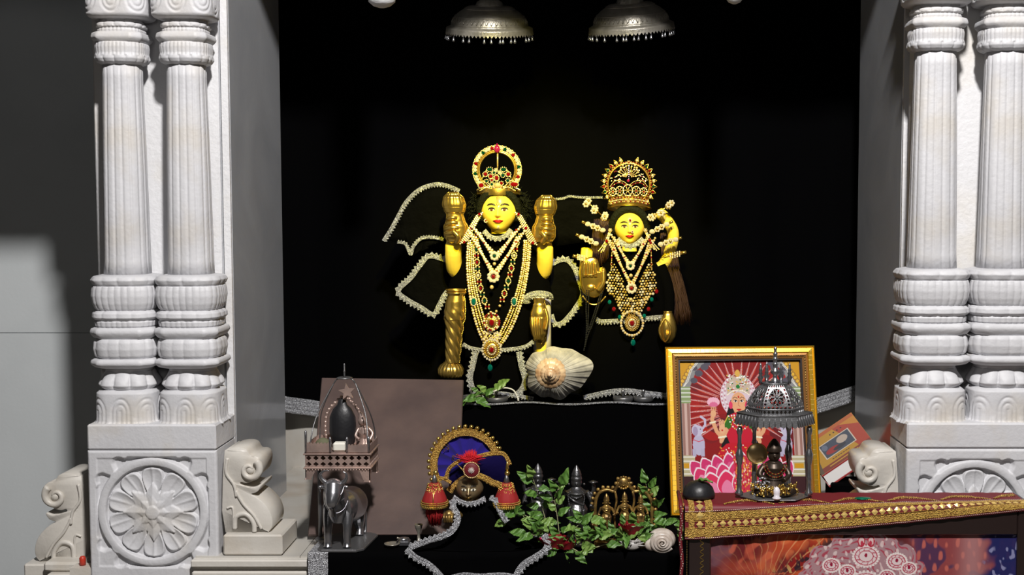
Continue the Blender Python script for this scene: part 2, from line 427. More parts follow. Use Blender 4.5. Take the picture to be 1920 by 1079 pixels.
# ---------------------------------------------------------------- carved columns
def sqr(t, a, n=3.2): return a/((abs(cos(t))**n+abs(sin(t))**n)**(1/n))
def octo(t, a, k=.68):
    c_, s_ = abs(cos(t)), abs(sin(t)); return min(a/max(c_, 1e-6), a/max(s_, 1e-6), a*(1+k)/(c_+s_))
def make_column(label):
    Yc = 3.085; U = mpp(3.03)
    base = P(350, 797, 3.03); bz = base.z
    def z(py): return P(350, py, 3.03).z-bz
    t = thing('marble_column', label, 'column', (0, 0, 0), 'carved marble columns flanking the shrine')
    def sec(mb, rows, fn=None, n=3.2, seg=128, fine=None, oc=False):
        pr = []
        for (y0, h0), (y1, h1) in zip(rows, rows[1:]):
            m = fine or 4
            for q in range(m): pr.append((h0+(h1-h0)*q/m, y0+(y1-y0)*q/m))
        pr.append((rows[-1][1], rows[-1][0]))
        ys = [p[1] for p in pr]; y0, y1 = ys[0], ys[-1]
        def f(th, k, r):
            y = y0+(y1-y0)*k
            rr = octo(th, r) if oc else sqr(th, r, n)
            return rr+(fn(th, (y-y0)/(y1-y0), r)*U if fn else 0)
        # k assumes even spacing: resample rows evenly
        N = len(pr); ev = []
        for i in range(N):
            yy = y0+(y1-y0)*i/(N-1); j = 0
            while j < N-2 and (ys[j+1]-yy)*(y1-y0) < 0: j += 1
            q = (yy-ys[j])/(ys[j+1]-ys[j]); ev.append(((pr[j][0]+(pr[j+1][0]-pr[j][0])*q)*U, z(yy)))
        mb.lathe(ev, seg, (0, 0, 0), fn=f)
    # base drum with arched leaf relief
    mb = MB()
    def arches(num, v0, v1, A=2.2, up=False):
        def f(th, v, r):
            u = (((th+PI/2)/(2*PI)*num+.5) % 1)*2-1; vv = (v-v0)/(v1-v0)
            if vv < -.1 or vv > 1.1: return 0
            if up: vv = 1-vv
            e = math.hypot(u*1.1, max(vv-.45, 0)*1.75)
            g = -math.exp(-((e-.80)/.08)**2)-.9*math.exp(-((e-.45)/.07)**2)-.8*math.exp(-(u/.08)**2)*(vv < .5)
            if vv < .3: g += .8*math.exp(-((abs(u)-1)/.15)**2)*(.3-vv)/.3*2
            return A*g
        return f
    sec(mb, [(797, 62), (790, 58), (783, 57.5), (752, 57), (738, 56), (733, 50), (731, 42)], arches(8, .02, .82, 1.7), 3.6, 192, 8)
    def lobes(num, A, p=.6):
        return lambda th, v, r: A*(abs(cos(th*num/2))**p)*(1-abs(2*v-1)**2)-A*.5
    sec(mb, [(734, 40), (731, 48), (724, 53), (716, 50), (706, 44), (699, 41)], lambda th, v, r: 8*(abs(cos(th*5+PI/2))**.6-.65)*math.exp(-((v-.38)/.33)**2)+2.2*abs(cos(th*5+PI/2))*v, 2.8, 200, 5)
    sec(mb, [(700, 42), (690, 43)], None, 2.6, 64)
    sec(mb, [(692, 44), (690, 54), (683, 61), (676, 60), (673, 54)], None, oc=True, seg=96, fine=2)
    mb.build('base', 'marble_carved', t)
    mb = MB()
    sec(mb, [(674, 52), (668, 58), (655, 60.5), (642, 59), (636, 55)], lambda th, v, r: 1.6*(abs(cos(th*9))**.5-.5)-2.4*math.exp(-((((th+PI/2)*4/(2*PI)) % 1-.5)/.03)**2), 3.2, 200, 5)
    sec(mb, [(637, 50), (633, 56), (624, 61), (617, 59), (614, 52)], None, oc=True, seg=96, fine=2)
    mb.build('ribbed_ring', 'marble_carved', t)
    mb = MB()
    sec(mb, [(615, 52), (612, 56), (604, 57), (601, 54), (600, 57), (596, 61), (588, 60), (584, 55), (582, 50)],
        lambda th, v, r: (1.5*(abs(cos(th*18))**.6-.5) if v < .45 else 2.6*(abs(cos(th*7+.3))**.5-.6)), 3.2, 224, 4)
    sec(mb, [(584, 50), (580, 55), (570, 59), (556, 61), (544, 60), (537, 58)], lambda th, v, r: 1.5*(abs(cos(th*16))**.7-.5), 3.4, 256, 4)
    sec(mb, [(538, 55), (534, 59), (526, 62), (519, 58), (516, 44)], lambda th, v, r: 3.2*(abs(cos(th*7))**.5-.6)*sin(PI*min(1, v*1.1)), 3.2, 160, 4)
    mb.build('fluted_cup', 'marble_carved', t)
    mb = MB()
    def flute(th, v, r):
        a = (th*16/(2*PI)) % 1; g = -1.7*math.exp(-((a-.5)/.16)**2)+.4*sin(th*3+v*4)
        return g*min(1, v*30, (1-v)*30)
    sec(mb, [(518, 42), (500, 41), (300, 38), (116, 34.5)], flute, 2.5, 256, 5)
    mb.build('shaft', 'marble_carved', t)
    mb = MB()
    sec(mb, [(119, 34), (115, 43), (108, 47), (103, 46.5), (98, 45), (86, 46), (78, 45), (76, 40)],
        lambda th, v, r: (3*(abs(cos(th*7))**.5-.7) if v < .38 else 1.2*(abs(cos(th*20))**.7-.5)), 2.8, 256, 4)
    sec(mb, [(78, 40), (76, 43), (69, 48), (60, 46), (57, 40)], None, oc=True, seg=96, fine=2)
    sec(mb, [(58, 40), (54, 41), (50, 39), (48, 43), (42, 43), (38, 37), (30, 36)], lambda th, v, r: (1.2*(abs(cos(th*18))**.6-.5) if v < .4 else 2.2*(abs(cos(th*7))**.5-.6)), 2.9, 224, 4)
    sec(mb, [(34, 38), (31, 52), (26, 56), (8, 57), (-10, 57), (-30, 58), (-34, 50)], arches(8, .12, .80, 2.0, True), 3.8, 192, 6)
    sec(mb, [(-33, 50), (-60, 54), (-90, 60)], None, oc=True, seg=64)
    mb.build('capital', 'marble_carved', t)
    return t, Yc, bz
col0, YC, BZ = make_column('fluted white marble column at the far left edge of the shrine, above the carved block')
for o in bpy.data.objects:
    if o.parent is col0: pass
def colx(px, Y): return P(px, 660, Y).x
col0.location = (colx(231, 3.04), YC, BZ)
dup(col0, (colx(351, 3.04), YC, BZ), 'fluted white marble column on the left block, next to the dark curtain side')
BZR = P(1750, 794, 2.94).z
dup(col0, (colx(1752, 2.95), YC-.095, BZR), 'fluted white marble column right of the curtain, inner one of the right pair', scale=(1.06, 1.0, 1.0))
dup(col0, (colx(1884, 2.95), YC-.095, BZR), 'fluted white marble column cut off by the right edge of the photo', scale=(1.06, 1.0, 1.0))

# ---------------------------------------------------------------- carved pedestal block
def rosette_h(x, z):
    """relief height, x,z in units where the outer ring has radius 1; 0 = block face, negative = carved in"""
    r = math.hypot(x, z); th = math.atan2(z, x)
    if max(abs(x), abs(z)) > 1.06: return 0.0
    def ss(a, b, v): v = min(1, max(0, (v-a)/(b-a))); return v*v*(3-2*v)
    if r > 1.0:
        # spandrels: recessed, with a small leaf in each corner and a cusped outer edge
        base = -ss(1.0, 1.04, r)*(1-ss(1.0, 1.05, max(abs(x), abs(z))))
        ax, az = abs(x), abs(z); d = math.hypot(ax-.92, az-.92)
        lobe = .8*(1-ss(.20, .30, d*(1+.25*cos(4*math.atan2(az-.92, ax-.92)))))
        edge = .9*(1-ss(.0, .05, abs(abs(ax-az)-.52)-.02)) if r > 1.12 else 0
        return min(0, base+max(lobe, edge*.7))
    if r > .88: return .10*sin(PI*(r-.88)/.12)
    h = -1.05*ss(.88, .85, r)
    # outer petals, dished with a raised rim
    n = 10; a = ((th-PI/2)/(2*PI)*n+.5) % 1-.5; a *= 2
    e = math.hypot((r-.56)/.285*(1+.12*math.cos(a*PI*.9)-.1), a*1.02)
    if e < 1.06: h = max(h, -1.05+.85*ss(1.06, .93, e)*(.35+.65*min(1, e)**3)+.18*math.exp(-(a/.12)**2)*ss(.3, .7, r))
    n = 8; a = ((th-PI/2)/(2*PI)*n+.5) % 1-.5; lat = abs(a)*2*PI/n*r
    for (R0, R1, W, H0, H1) in ((.12, .56, .15, -.35, .05), (.08, .31, .085, .0, .28)):
        if R0 < r < R1:
            q = (r-R0)/(R1-R0); w = W*min(1, (1-q)*2.1)*min(1, .5+q*1.6)
            if lat < w: h = max(h, H0+(H1-H0)*(1-lat/w)*(1-q*.4)-.15*q)
    if r < .125: h = max(h, .28+.15*math.sqrt(max(0, 1-(r/.125)**2)))
    return h
def make_block(x0, x1, yf, ytop, label, ring_px, ring_py, ring_r, sy=1):
    zt = P(300, ytop, yf).z; zj_ = zt-50*mpp(yf)
    t = thing('marble_pedestal', label, 'pedestal', ((x0+x1)/2, yf, .0), 'carved marble pedestals under the columns')
    mb = MB(); mb.box(x0, x1, yf, yf+.165, zj_+.0015, zt, 0, .004); mb.build('cap_slab', 'marble_carved', t)
    mb = MB(); mb.box(x0, x1, yf+.014, yf+.165, 0, zj_, 0)
    c = P(ring_px, ring_py, yf); R = ring_r*mpp(yf); Nn = 230
    zb = c.z-1.18*R-.25
    xs = [x0+(x1-x0)*i/(Nn-1) for i in range(Nn)]; zs = [zb+(zj_-zb)*j/259 for j in range(260)]
    vs = []; 
    for zz in zs:
        for xx in xs:
            h = rosette_h((xx-c.x)/R, (zz-c.z)/R); h += .02*noise.noise(Vector((xx*30, zz*30, 0)))
            ed = min(xx-x0, x1-xx, zj_-zz); 
            vs.append((xx, yf-.0115*h+max(0, .004-ed)*.8, zz))
    fs = [(j*Nn+i, j*Nn+i+1, (j+1)*Nn+i+1, (j+1)*Nn+i) for j in range(259) for i in range(Nn-1)]
    o = len(vs); bd = [j*Nn for j in range(259, -1, -1)]+list(range(1, Nn))+[j*Nn+Nn-1 for j in range(1, 260)]+[259*Nn+i for i in range(Nn-2, 0, -1)]
    vs += [(vs[i][0], yf+.0142, vs[i][2]) for i in bd]; nb = len(bd)
    fs += [(bd[i], bd[(i+1) % nb], o+(i+1) % nb, o+i) for i in range(nb)]
    m2 = MB(); m2.add(vs, fs); m2.build('carved_rosette', 'marble_carved', t)
    mb.box(x0, x1, yf, yf+.0139, 0, zb-.0005)
    mb.build('block', 'marble_carved', t)
    return t
xa = P(166, 940, 3.0).x; xb = P(407, 940, 3.0).x
make_block(xa, xb, 3.0, 797, 'white marble block with a carved round flower, under the left pair of columns', 286, 962, 103)
xc = P(1697, 860, 2.92).x
make_block(xc, xc+.36, 2.905, 794, 'white marble block with the top of a carved flower showing behind the brocade cloth', 1826, 966, 103)

# ---------------------------------------------------------------- scroll brackets
SCR = [(85, 806), (85, 300), (112, 248), (150, 234), (200, 231), (238, 244), (262, 284), (300, 288), (325, 308), (330, 360), (312, 420), (270, 458), (225, 470), (196, 462), (190, 478), (240, 496), (285, 500), (320, 486), (322, 504), (300, 532), (262, 545),
       (300, 566), (350, 610), (385, 660), (402, 720), (398, 770), (376, 800), (350, 806)]
def scroll(label, x, yf, zbase, sgn, H=.205, with_plinth=True, name='marble_scroll_bracket'):
    """sgn +1: volute points to +x"""
    s = H/(806-231); t = thing(name, label, 'bracket', (x, yf, zbase), 'marble scroll brackets beside the pedestals')
    def L(p, y=0): return Vector((x+sgn*(p[0]-85)*s, yf+y, zbase+(806-p[1])*s))
    mb = MB()
    out = smooth_path([(a, b, 0) for a, b in SCR], 3, True)
    mb.prism([L((p[0], p[1])) for p in out], (0, .115, 0), 0, .0012, True)
    mb.build('scroll_body', 'marble_scroll', t)
    # raised spiral, leaf veins and inner hook
    mb = MB(); sp = []
    for k in range(46):
        a = 2.2+k*.15; r = 74*(1-k/58); sp.append(L((258-cos(a)*r*1.0, 378-sin(a)*r), -.002))
    mb.tube(sp, [.0095*(1-k/80) for k in range(46)], 8)
    mb.sph(L((262, 380), 0), .010, 12, 8, (1, .7, 1))
    mb.tube([L(q, -.001) for q in smooth_path([(160, 520, 0), (210, 610, 0), (280, 690, 0), (330, 780, 0)], 6)], .004, 6)
    mb.tube([L(q, -.001) for q in smooth_path([(150, 780, 0), (160, 700, 0), (225, 680, 0), (275, 735, 0), (282, 800, 0)], 6)], .006, 8)
    mb.tube([L(q, -.001) for q in smooth_path([(110, 300, 0), (100, 400, 0), (150, 480, 0), (165, 560, 0)], 6)], .004, 6)
    mb.tube([L(q, -.001) for q in smooth_path([(100, 640, 0), (140, 640, 0), (140, 780, 0)], 6)], .003, 6)
    mb.build('spiral_carving', 'marble_scroll', t)
    if with_plinth:
        mb = MB(); w = P(535, 1000, 3.0).x-P(424, 1000, 3.0).x; xx = sorted((x, x+sgn*w))
        mb.box(xx[0], xx[1], yf-.022, yf+.135, zbase-.050, zbase, 0, .004); mb.build('plinth_slab', 'marble_scroll', t)
    return t
scroll('white marble scroll bracket on a square slab, between the left block and the shrine floor', P(423, 1000, 3.02).x, 3.018, ZF+.0515, 1)
scroll('white marble scroll bracket on the outer left side of the carved block', P(163, 1000, 3.12).x, 3.10, P(150, 1054, 3.1).z, -1, .22)
scroll('white marble scroll bracket beside the right pedestal, behind the brocade table', xc-.007, 2.97, P(1680, 1000, 2.98).z-.012, -1, .215, False)
# stepped stones low at the left
mb = MB(); a = P(90, 1052, 3.08); b = P(152, 1052, 3.08)
mb.box(a.x, b.x+.02, 3.05, 3.30, a.z-.02, a.z+.004, 0, .006); mb.box(a.x+.012, b.x+.03, 3.03, 3.30, a.z-.3, a.z-.021, 0, .006)
struct('trim_5', mb, 'marble_scroll')
c = P(155, 1056, 3.03); mb = MB()
mb.lathe([(.004, -.006), (.0075, -.005), (.0075, .012), (.005, .016), (.001, .017)], 16, (c.x, c.y, c.z))
tag(mb.build('bottle_cap', 'plastic_red', None, c), 'small red cap standing low beside the left marble block', 'cap')
a2 = P(150, 1056, 3.03)
mb = MB(); mb.box(a2.x-.015, xa-.001, 3.005, 3.05, a2.z-.3, a2.z-.006); struct('trim_6', mb, 'marble_scroll')

# ---------------------------------------------------------------- hangings, ledge and cloth-covered floor
def curtain_bottom(px):
    return 747+ (px-535)*.2 if px < 620 else (760 if px < 1500 else 760-(px-1500)*.33)
mb = MB()
def cf(u, v):
    px = 380+u*1380; pb = curtain_bottom(px); top = -260
    p = P(px, top+(pb-top)*v, 3.93); fold = .020*sin(px*.035+1.5*noise.noise(Vector((px*.01, v*2, 0))))+.012*noise.noise(Vector((px*.02, v*5, 3)))
    return (p.x, 3.93+fold*(.3+.7*v), p.z)
mb.grid(cf, 220, 50)
mb.grid(lambda u, v: (cf(u, v)[0], cf(u, v)[1]+.004, cf(u, v)[2]), 220, 50)
ct = thing('curtain', 'black velvet backdrop curtain with a silver brocade border along its bottom', 'curtain', P(1070, 700, 3.93))
mb.build('velvet_cloth', 'velvet', ct)
for (a, b) in ((500, 700), (1480, 1640)):
    mb = MB()
    def bf(u, v):
        px = a+(b-a)*u; p = P(px, curtain_bottom(px)-3+v*30, 3.915); y = cf((px-380)/1380, 1)[1]
        return (p.x, y-.004-.003*abs(sin(v*PI*4)), p.z)
    mb.grid(bf, 80, 17, smooth=False)
    mb.grid(lambda u, v: (bf(u, v)[0], bf(u, v)[1]+.003, bf(u, v)[2]), 80, 3)
    mb.build('brocade_border', 'silver_brocade', ct)
# ledge: stone block under black cloth
xl0, xl1 = P(640, 800, 3.5).x, P(1505, 800, 3.5).x
mb = MB(); mb.box(xl0+.01, xl1-.01, 3.52, 3.90, ZF, ZL-.006); struct('trim_7', mb, 'marble_floor')
mb = MB()
def lf(u, v):
    x = xl0+(xl1-xl0)*u; w = .004*noise.noise(Vector((x*12, v*3, 1)))+.003*sin(x*40+v)
    if v < .3: return (x, 3.90-(.40)*(v/.3), ZL+.001*noise.noise(Vector((x*30, v*30, 0))))
    q = (v-.3)/.7; return (x, 3.500-.006*q+w*q*1.5, ZL-(ZL-ZP-.003)*q)
mb.grid(lf, 160, 60); 
mb.grid(lambda u, v: (lf(u, v)[0], lf(u, v)[1]+.003, lf(u, v)[2]-.003), 160, 60)
lt = thing('ledge_cloth', 'black velvet cloth draped over the raised ledge under the two dressed idols', 'cloth', P(1090, 757, 3.5))
mb.build('velvet_cloth', 'velvet', lt)
mb = MB()
for a, b in ((870, 1250),):
    trim(mb, [P(a+(b-a)*k/30, 757+2*sin(k*.5), 3.495) for k in range(31)], .005, .2, 1, .008)
mb.build('silver_edging', 'silver_brocade', lt)
# low plank under black cloth, cloth falls over the front edge
x0, x1 = P(577, 1040, 2.97).x, .66
mb = MB(); mb.box(x0+.01, x1-.01, 2.985, 3.45, ZF, ZP-.006); struct('trim_8', mb, 'board_brown')
mb = MB()
def pf(u, v):
    x = x0+(x1-x0)*u
    if v < .35: return (x+(.018*(1-v/.35)*(1-u)), 3.50-.535*(v/.35), ZP+.0008*noise.noise(Vector((x*40, v*40, 0))))
    q = (v-.35)/.65; return (x, 2.965-.004*q+.004*sin(x*60)*q, ZP-.38*q)
mb.grid(pf, 160, 50); mb.grid(lambda u, v: (pf(u, v)[0], pf(u, v)[1]+.003, pf(u, v)[2]-.004), 160, 50)
pt = thing('floor_cloth', 'black velvet cloth spread on the shrine floor with silver brocade border hanging at left', 'cloth', (0, 2.97, ZP))
mb.build('velvet_cloth', 'velvet', pt)
mb = MB(); w = 38*mpp(2.97)
for k in range(3):
    o = .002+k*w/3
    mb.grid(lambda u, v: (lambda p: (p[0]+o+u*w/3.05-(0), p[1]-(.0035 if v > .35 else .001)-.0012*abs(sin(u*PI)), p[2]+(.0025 if v <= .35 else 0)))(pf(0, .12+v*.88) if v > 0 else pf(0, .12)), 5, 160, smooth=False)
mb.build('brocade_border', 'silver_brocade', pt)
# ================================================================ the two dressed idols
def face_grid(mb, c, w, h, d, mi=0, segs=96, rings=80, chin=.72, female=False):
    """head: c centre, w,h,d half sizes; sculpted face toward -y"""
    def f(u, v):
        th = 2*PI*u; ph = -PI/2+PI*v
        x = cos(ph)*sin(th); y = -cos(ph)*cos(th); z = sin(ph)
        n = 1+.05*(1-abs(z)); 
        taper = 1-(1-chin)*max(0, -z)**1.6
        X = x*taper*n; Z = z; Y = y
        if y < 0:
            fr = min(1, -y*1.6)
            g = lambda cx, cz, sx, sz: math.exp(-((X-cx)/sx)**2-((Z-cz)/sz)**2)
            o = 0
            o += .26*math.exp(-(X/.10)**2)*max(0, min(1, (.22-Z)/.42))*(1 if Z > -.20 else math.exp(-((Z+.20)/.05)**2))      # nose ridge
            o += .07*(g(-.12, -.17, .07, .06)+g(.12, -.17, .07, .06))                                                     # nostrils
            o -= .085*(g(-.36, .10, .17, .085)+g(.36, .10, .17, .085))                                                    # sockets
            o += .055*(g(-.36, .075, .12, .05)+g(.36, .075, .12, .05))                                                    # eyeballs
            o += .045*(g(-.40, -.28, .24, .20)+g(.40, -.28, .24, .20))                                                    # cheeks
            o += .10*g(0, -.395, .20, .045)+.09*g(0, -.475, .15, .045)-.04*g(0, -.435, .20, .018)                        # lips
            o += .10*g(0, -.74, .22, .13)-.03*g(0, -.58, .2, .06)
            o += .03*g(0, .55, .5, .25)
            Y -= o*fr
        return (c[0]+X*w, c[1]+Y*d, c[2]+Z*h)
    mb.grid(f, segs, rings, cu=True, mi=mi)
    def surf(X, Z, off=.0):
        """point on the face for relative coords"""
        best = None
        lo = math.asin(max(-1, min(1, Z))); n = 1+.05*(1-abs(Z)); tp = 1-(1-chin)*max(0, -Z)**1.6
        s_ = max(-1, min(1, X/(n*tp*max(1e-6, cos(lo))))); th = math.asin(s_)
        p = f(th/(2*PI) % 1, (lo+PI/2)/PI); return Vector((p[0], p[1]-off, p[2]))
    return surf
def paint_patch(mb, surf, pts, off, mi=0):
    """thin patch lying on the face, outline in relative face coords"""
    c = (sum(p[0] for p in pts)/len(pts), sum(p[1] for p in pts)/len(pts)); n = len(pts)
    vs = [surf(*c, off+.0004)]+[surf(c[0]+(p[0]-c[0])*.5, c[1]+(p[1]-c[1])*.5, off+.0003) for p in pts]+[surf(*p, off) for p in pts]+[surf(*p, -.001) for p in pts]
    fs = [(0, 1+i, 1+(i+1) % n) for i in range(n)]
    for k in range(2): fs += [(1+k*n+i, 1+(k+1)*n+i, 1+(k+1)*n+(i+1) % n, 1+k*n+(i+1) % n) for i in range(n)]
    mb.add(vs, fs, mi, True)
def elp(cx, cz, rx, rz, n=20, ang=0, pw=1): 
    return [(cx+rx*cos(2*PI*k/n)*cos(ang)-rz*sin(2*PI*k/n)*sin(ang), cz+rx*cos(2*PI*k/n)*sin(ang)+rz*sin(2*PI*k/n)*cos(ang)) for k in range(n)]
def arcband(cx, cz, rx, rz, a0, a1, w, n=12):
    A = [a0+(a1-a0)*k/n for k in range(n+1)]
    o = [(cx+rx*cos(a), cz+rz*sin(a)) for a in A]; i_ = [(cx+(rx)*cos(a), cz+(rz)*sin(a)-w*(sin(PI*k/n)*.9+.1)) for k, a in enumerate(A)]
    return o+i_[::-1]
def make_face_parts(par, surf, female):
    for s in (-1, 1):
        e = MB(); paint_patch(e, surf, elp(s*.36, .075, .185, .075), .0006); ew = e.build('eye', 'eye_white', par)
        e = MB(); paint_patch(e, surf, elp(s*.36, .080, .085, .072), .0014); e.build('iris', 'eye_brown', ew)
        e = MB(); paint_patch(e, surf, arcband(s*.36, .068, .215, .105, .02, PI-.02, .050), .0014)
        if female: paint_patch(e, surf, [(s*.50, .09), (s*.62, .16), (s*.50, .06)], .0012)
        e.build('eyeline', 'brow_paint', ew)
        e = MB(); paint_patch(e, surf, arcband(s*.38, .21, .26, .14, .2, PI-.2, .075), .001); e.build('eyebrow', 'brow_paint', par)
    e = MB(); L = []
    for k in range(9): t = -1+2*k/8; L.append((t*.29, -.400+.055*(1-abs(t))*(1-.25*math.exp(-(t/.15)**2))*1.1))
    for k in range(9): t = 1-2*k/8; L.append((t*.29, -.42-.090*(1-t*t)))
    paint_patch(e, surf, L, .0012); e.build('lips', 'lip_paint', par)
def body_obj(name, fill, parent, m, vox=.0022):
    o = fill.build(name, m, parent)
    r = o.modifiers.new('fuse', 'REMESH'); r.mode = 'VOXEL'; r.voxel_size = vox; r.use_smooth_shade = True
    s_ = o.modifiers.new('soft', 'SMOOTH'); s_.iterations = 2; s_.factor = .5
    return o
def pend(mb, c, rx, rz, gem=1, rings=((1.0, .0042, 2), (.62, .0026, 0)), gr=.32):
    """round pendant facing the viewer: gold disc, rings of stones, one gem"""
    c = Vector(c); mb.lathe([(rx*.9, .002), (rx*.95, 0), (rx*.5, -.003), (.001, -.004)], 24, c, axis='y', mi=0)
    for q, r, mi in rings:
        n = max(8, int(2*PI*rx*q/(r*2.05)))
        for k in range(n):
            a = 2*PI*k/n; mb.sph(c+Vector((rx*q*cos(a), -.004, rz*q*sin(a))), r, 7, 4, (1, .7, 1), mi, False)
    mb.sph(c+Vector((0, -.006, 0)), rx*gr, 10, 6, (1, .6, 1.15), gem, False)
JW = ['gold', 'gem_red', 'stone_clear', 'pearl', 'gem_green', 'gem_teal', 'gem_ruby_pink']
YD = 3.60                                    # dress front
# ------------------------------------------------------------ male idol
base = P(932, 742, 3.66); base.z = ZL
ID = thing('dressed_idol', 'taller yellow-lit idol at left with ring-shaped jewelled crown, gold arm covers and black velvet robes', 'idol', base)
fc = P(936, 396, 3.615); k36 = mpp(3.6)
mb = MB(); fw, fh = 33*k36, 43*k36
surf = face_grid(mb, fc, fw, fh, .052, chin=.66)
mb.lathe([(.03, 0), (.024, .03), (.024, .09)], 24, (fc.x, fc.y+.008, P(932, 466, 3.6).z))
tz = P(932, 470, 3.6).z
mb.lathe([(.04, ZL+.02), (.045, ZL+.15), (.045, tz-.15), (.050, tz-.06), (.036, tz-.005), (.022, tz+.012)], 32, (fc.x, 3.655, 0)); mb.tube([(fc.x, 3.65, tz-.02), (fc.x, fc.y+.012, tz+.03)], .022, 12)
for s, ax, ay in ((-1, 851, 478), (1, 1021, 482)):
    pts = [(fc.x+s*.055, fc.y+.02, tz-.045)]+PP([(ax-s*8, ay+30, 3.64), (ax, ay+16, 3.62), (ax+s*1, ay-10, 3.60), (ax, ay-40, 3.60), (ax, ay-80, 3.60)], 0)
    mb.tube(smooth_path(pts, 4), [.0235 if k < 14 else .020 for k in range(len(smooth_path(pts, 4)))], 16)
for s, pts in ((-1, [(872, 500, 3.64), (856, 550, 3.62), (852, 600, 3.60), (848, 680, 3.59)]), (1, [(998, 500, 3.64), (1008, 545, 3.62), (1014, 580, 3.60), (1016, 664, 3.60)])):
    mb.tube(smooth_path(PP(pts, 0), 4), .017, 14)
for s in (-1, 1):
    mb.sph((fc.x+s*fw*1.0, fc.y+.012, fc.z-.005), .011, 10, 8, (.6, .8, 1.4))
[mb.tube([(fc.x+q, 3.65, ZL+.06), (fc.x+q, 3.65, ZL+.008)], .018, 12) for q in (-.022, .022)]
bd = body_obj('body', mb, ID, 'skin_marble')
make_face_parts(ID, surf, False)
mb = MB()
for s in (-1, 1): mb.tube([surf(s*.07+.0, z_, .0012) for z_ in (.62, .5, .4, .3)], .0009, 5)
mb.tube([surf(-.07, .3, .0012), surf(0, .22, .0012), surf(.07, .3, .0012)], .0009, 5)
mb.tube([surf(0, z_, .0014) for z_ in (.66, .5, .36)], .0011, 5)
mb.build('forehead_mark', 'tilak_red', ID)
mb = MB(); pc = surf(-.72, -.42, .004); flower(mb, pc, .0042, .0018, 8, 2, 1, .0026); mb.build('cheek_stud', JW, ID); mb = MB(); pc = surf(0, -.68, .002)
for dx in (-.003, 0, .003): mb.tube([pc+Vector((dx, 0, -.005)), pc+Vector((dx*.6, 0, .004))], .0009, 5, 2)
mb.build('chin_mark', JW, ID)
# fuzzy black hair: many short tufts around the face
def hair(par, cx, cz, rx, rz, Y, n, ln, m='hair_black', seed=1):
    rnd = random.Random(seed); mb = MB()
    for k in range(n):
        a = rnd.uniform(-.55, PI+.55); q = math.sqrt(rnd.uniform(.25, 1))
        p = Vector((cx+rx*q*cos(a), Y+rnd.uniform(-.008, .03), cz+rz*q*sin(a)))
        pts = [p]; d = Vector((rnd.uniform(-1, 1), rnd.uniform(-.8, .3), rnd.uniform(-1, .6))).normalized()
        for i in range(4): d = (d+Vector((rnd.uniform(-.7, .7), rnd.uniform(-.5, .5), rnd.uniform(-.8, .5)))).normalized(); pts.append(pts[-1]+d*ln)
        mb.tube(pts, .0013, 3)
    return mb
mb = hair(ID, fc.x, fc.z+.008, .082, .062, fc.y+.018, 2600, .0050)
mb.sph((fc.x, fc.y+.045, fc.z+.006), 1, 24, 14, (.072, .028, .060))
mb.tube(smooth_path([(fc.x+fw*1.06*cos(a), fc.y-.010-.020*sin(a), fc.z+fh*.02+fh*.84*sin(a)) for a in [PI*k/12 for k in range(-2, 15)]], 2), .0125, 8)
hr = mb.build('hair', 'hair_black', ID)
# crown
def cpx(px, py, dy=0): return P(px, py, 3.585+dy)
cr = MB(); ccx = cpx(933, 360).x; ccy = 3.625
zb = cpx(933, 361).z; R = 38*k36
def tilt_ring(z, r, sag, n=40, full=True, a0=0, a1=2*PI):
    return [Vector((ccx+r*cos(a0+(a1-a0)*k/n), ccy+r*.8*sin(a0+(a1-a0)*k/n), z+sag*(-sin(a0+(a1-a0)*k/n)))) for k in range(n if full else n+1)]
cr.tube(tilt_ring(zb-.006, R*1.04, .008), .0035, 8, 0, True); cr.tube(tilt_ring(zb, R*1.03, .009), .0035, 8, 0, True)
beads(cr, tilt_ring(zb+.006, R*1.05, .009), .0028, mi=3, mis=[3, 2, 0], closed=True)
cr.lathe([(R*.96, zb-.008), (R*.98, zb+.004), (R*.96, zb+.010)], 32, (ccx, ccy, 0), mi=0, fn=lambda t, k, r: r, cap=False)
crown = cr.build('crown', JW, ID)
g = MB(); hc = cpx(932, 319, .005); Rh = 33.5*k36
g.tube([hc+Vector((Rh*cos(a), 0, Rh*sin(a))) for a in [2*PI*k/60 for k in range(60)]], .0030, 8, 0, True)
g.tube([hc+Vector((Rh*1.09*cos(a), .002, Rh*1.09*sin(a))) for a in [2*PI*k/60 for k in range(60)]], .0022, 8, 0, True)
n = 30
for k in range(n):
    a = -.62+(PI+1.24)*k/(n-1); c = hc+Vector((Rh*1.22*cos(a), -.001, Rh*1.22*sin(a))); q = k % 7
    g.sph(c, .0052, 9, 5, (1, .6, 1), (2, 2, 1, 2, 2, 4, 2)[q], False)
    for j in range(5): b = a-1.0+2.0*j/4; g.sph(c+Vector((.0072*cos(b), .001, .0072*sin(b))), .0018, 6, 4, (1, .7, 1), 2 if j % 2 else 0, False)
c = cpx(932, 280); g.sph(c, .0095, 12, 8, (.9, .8, 1.15), 6); g.sph(c+Vector((0, 0, .012)), .004, 8, 5, (.6, .6, 1.2), 6)
g.tube([cpx(933, 287, .004), cpx(933, 316, .004)], .0022, 8, 3)
g.build('ring_halo', JW, crown)
g = MB()
def gem(px, py, r, mi, rim=True, sx=1, Y=3.575, ang=0):
    c = P(px, py, Y); rr = r*k36
    g.sph(c, rr, 10, 6, (sx, .5, 1), mi, False)
    if rim:
        n = max(8, int(r*3.2))
        for j in range(n): a = 2*PI*j/n; g.sph(c+Vector(((rr*sx+.0016)*cos(a), .001, (rr+.0016)*sin(a))), .0016, 6, 4, (1, .7, 1), 3 if j % 2 else 2, False)
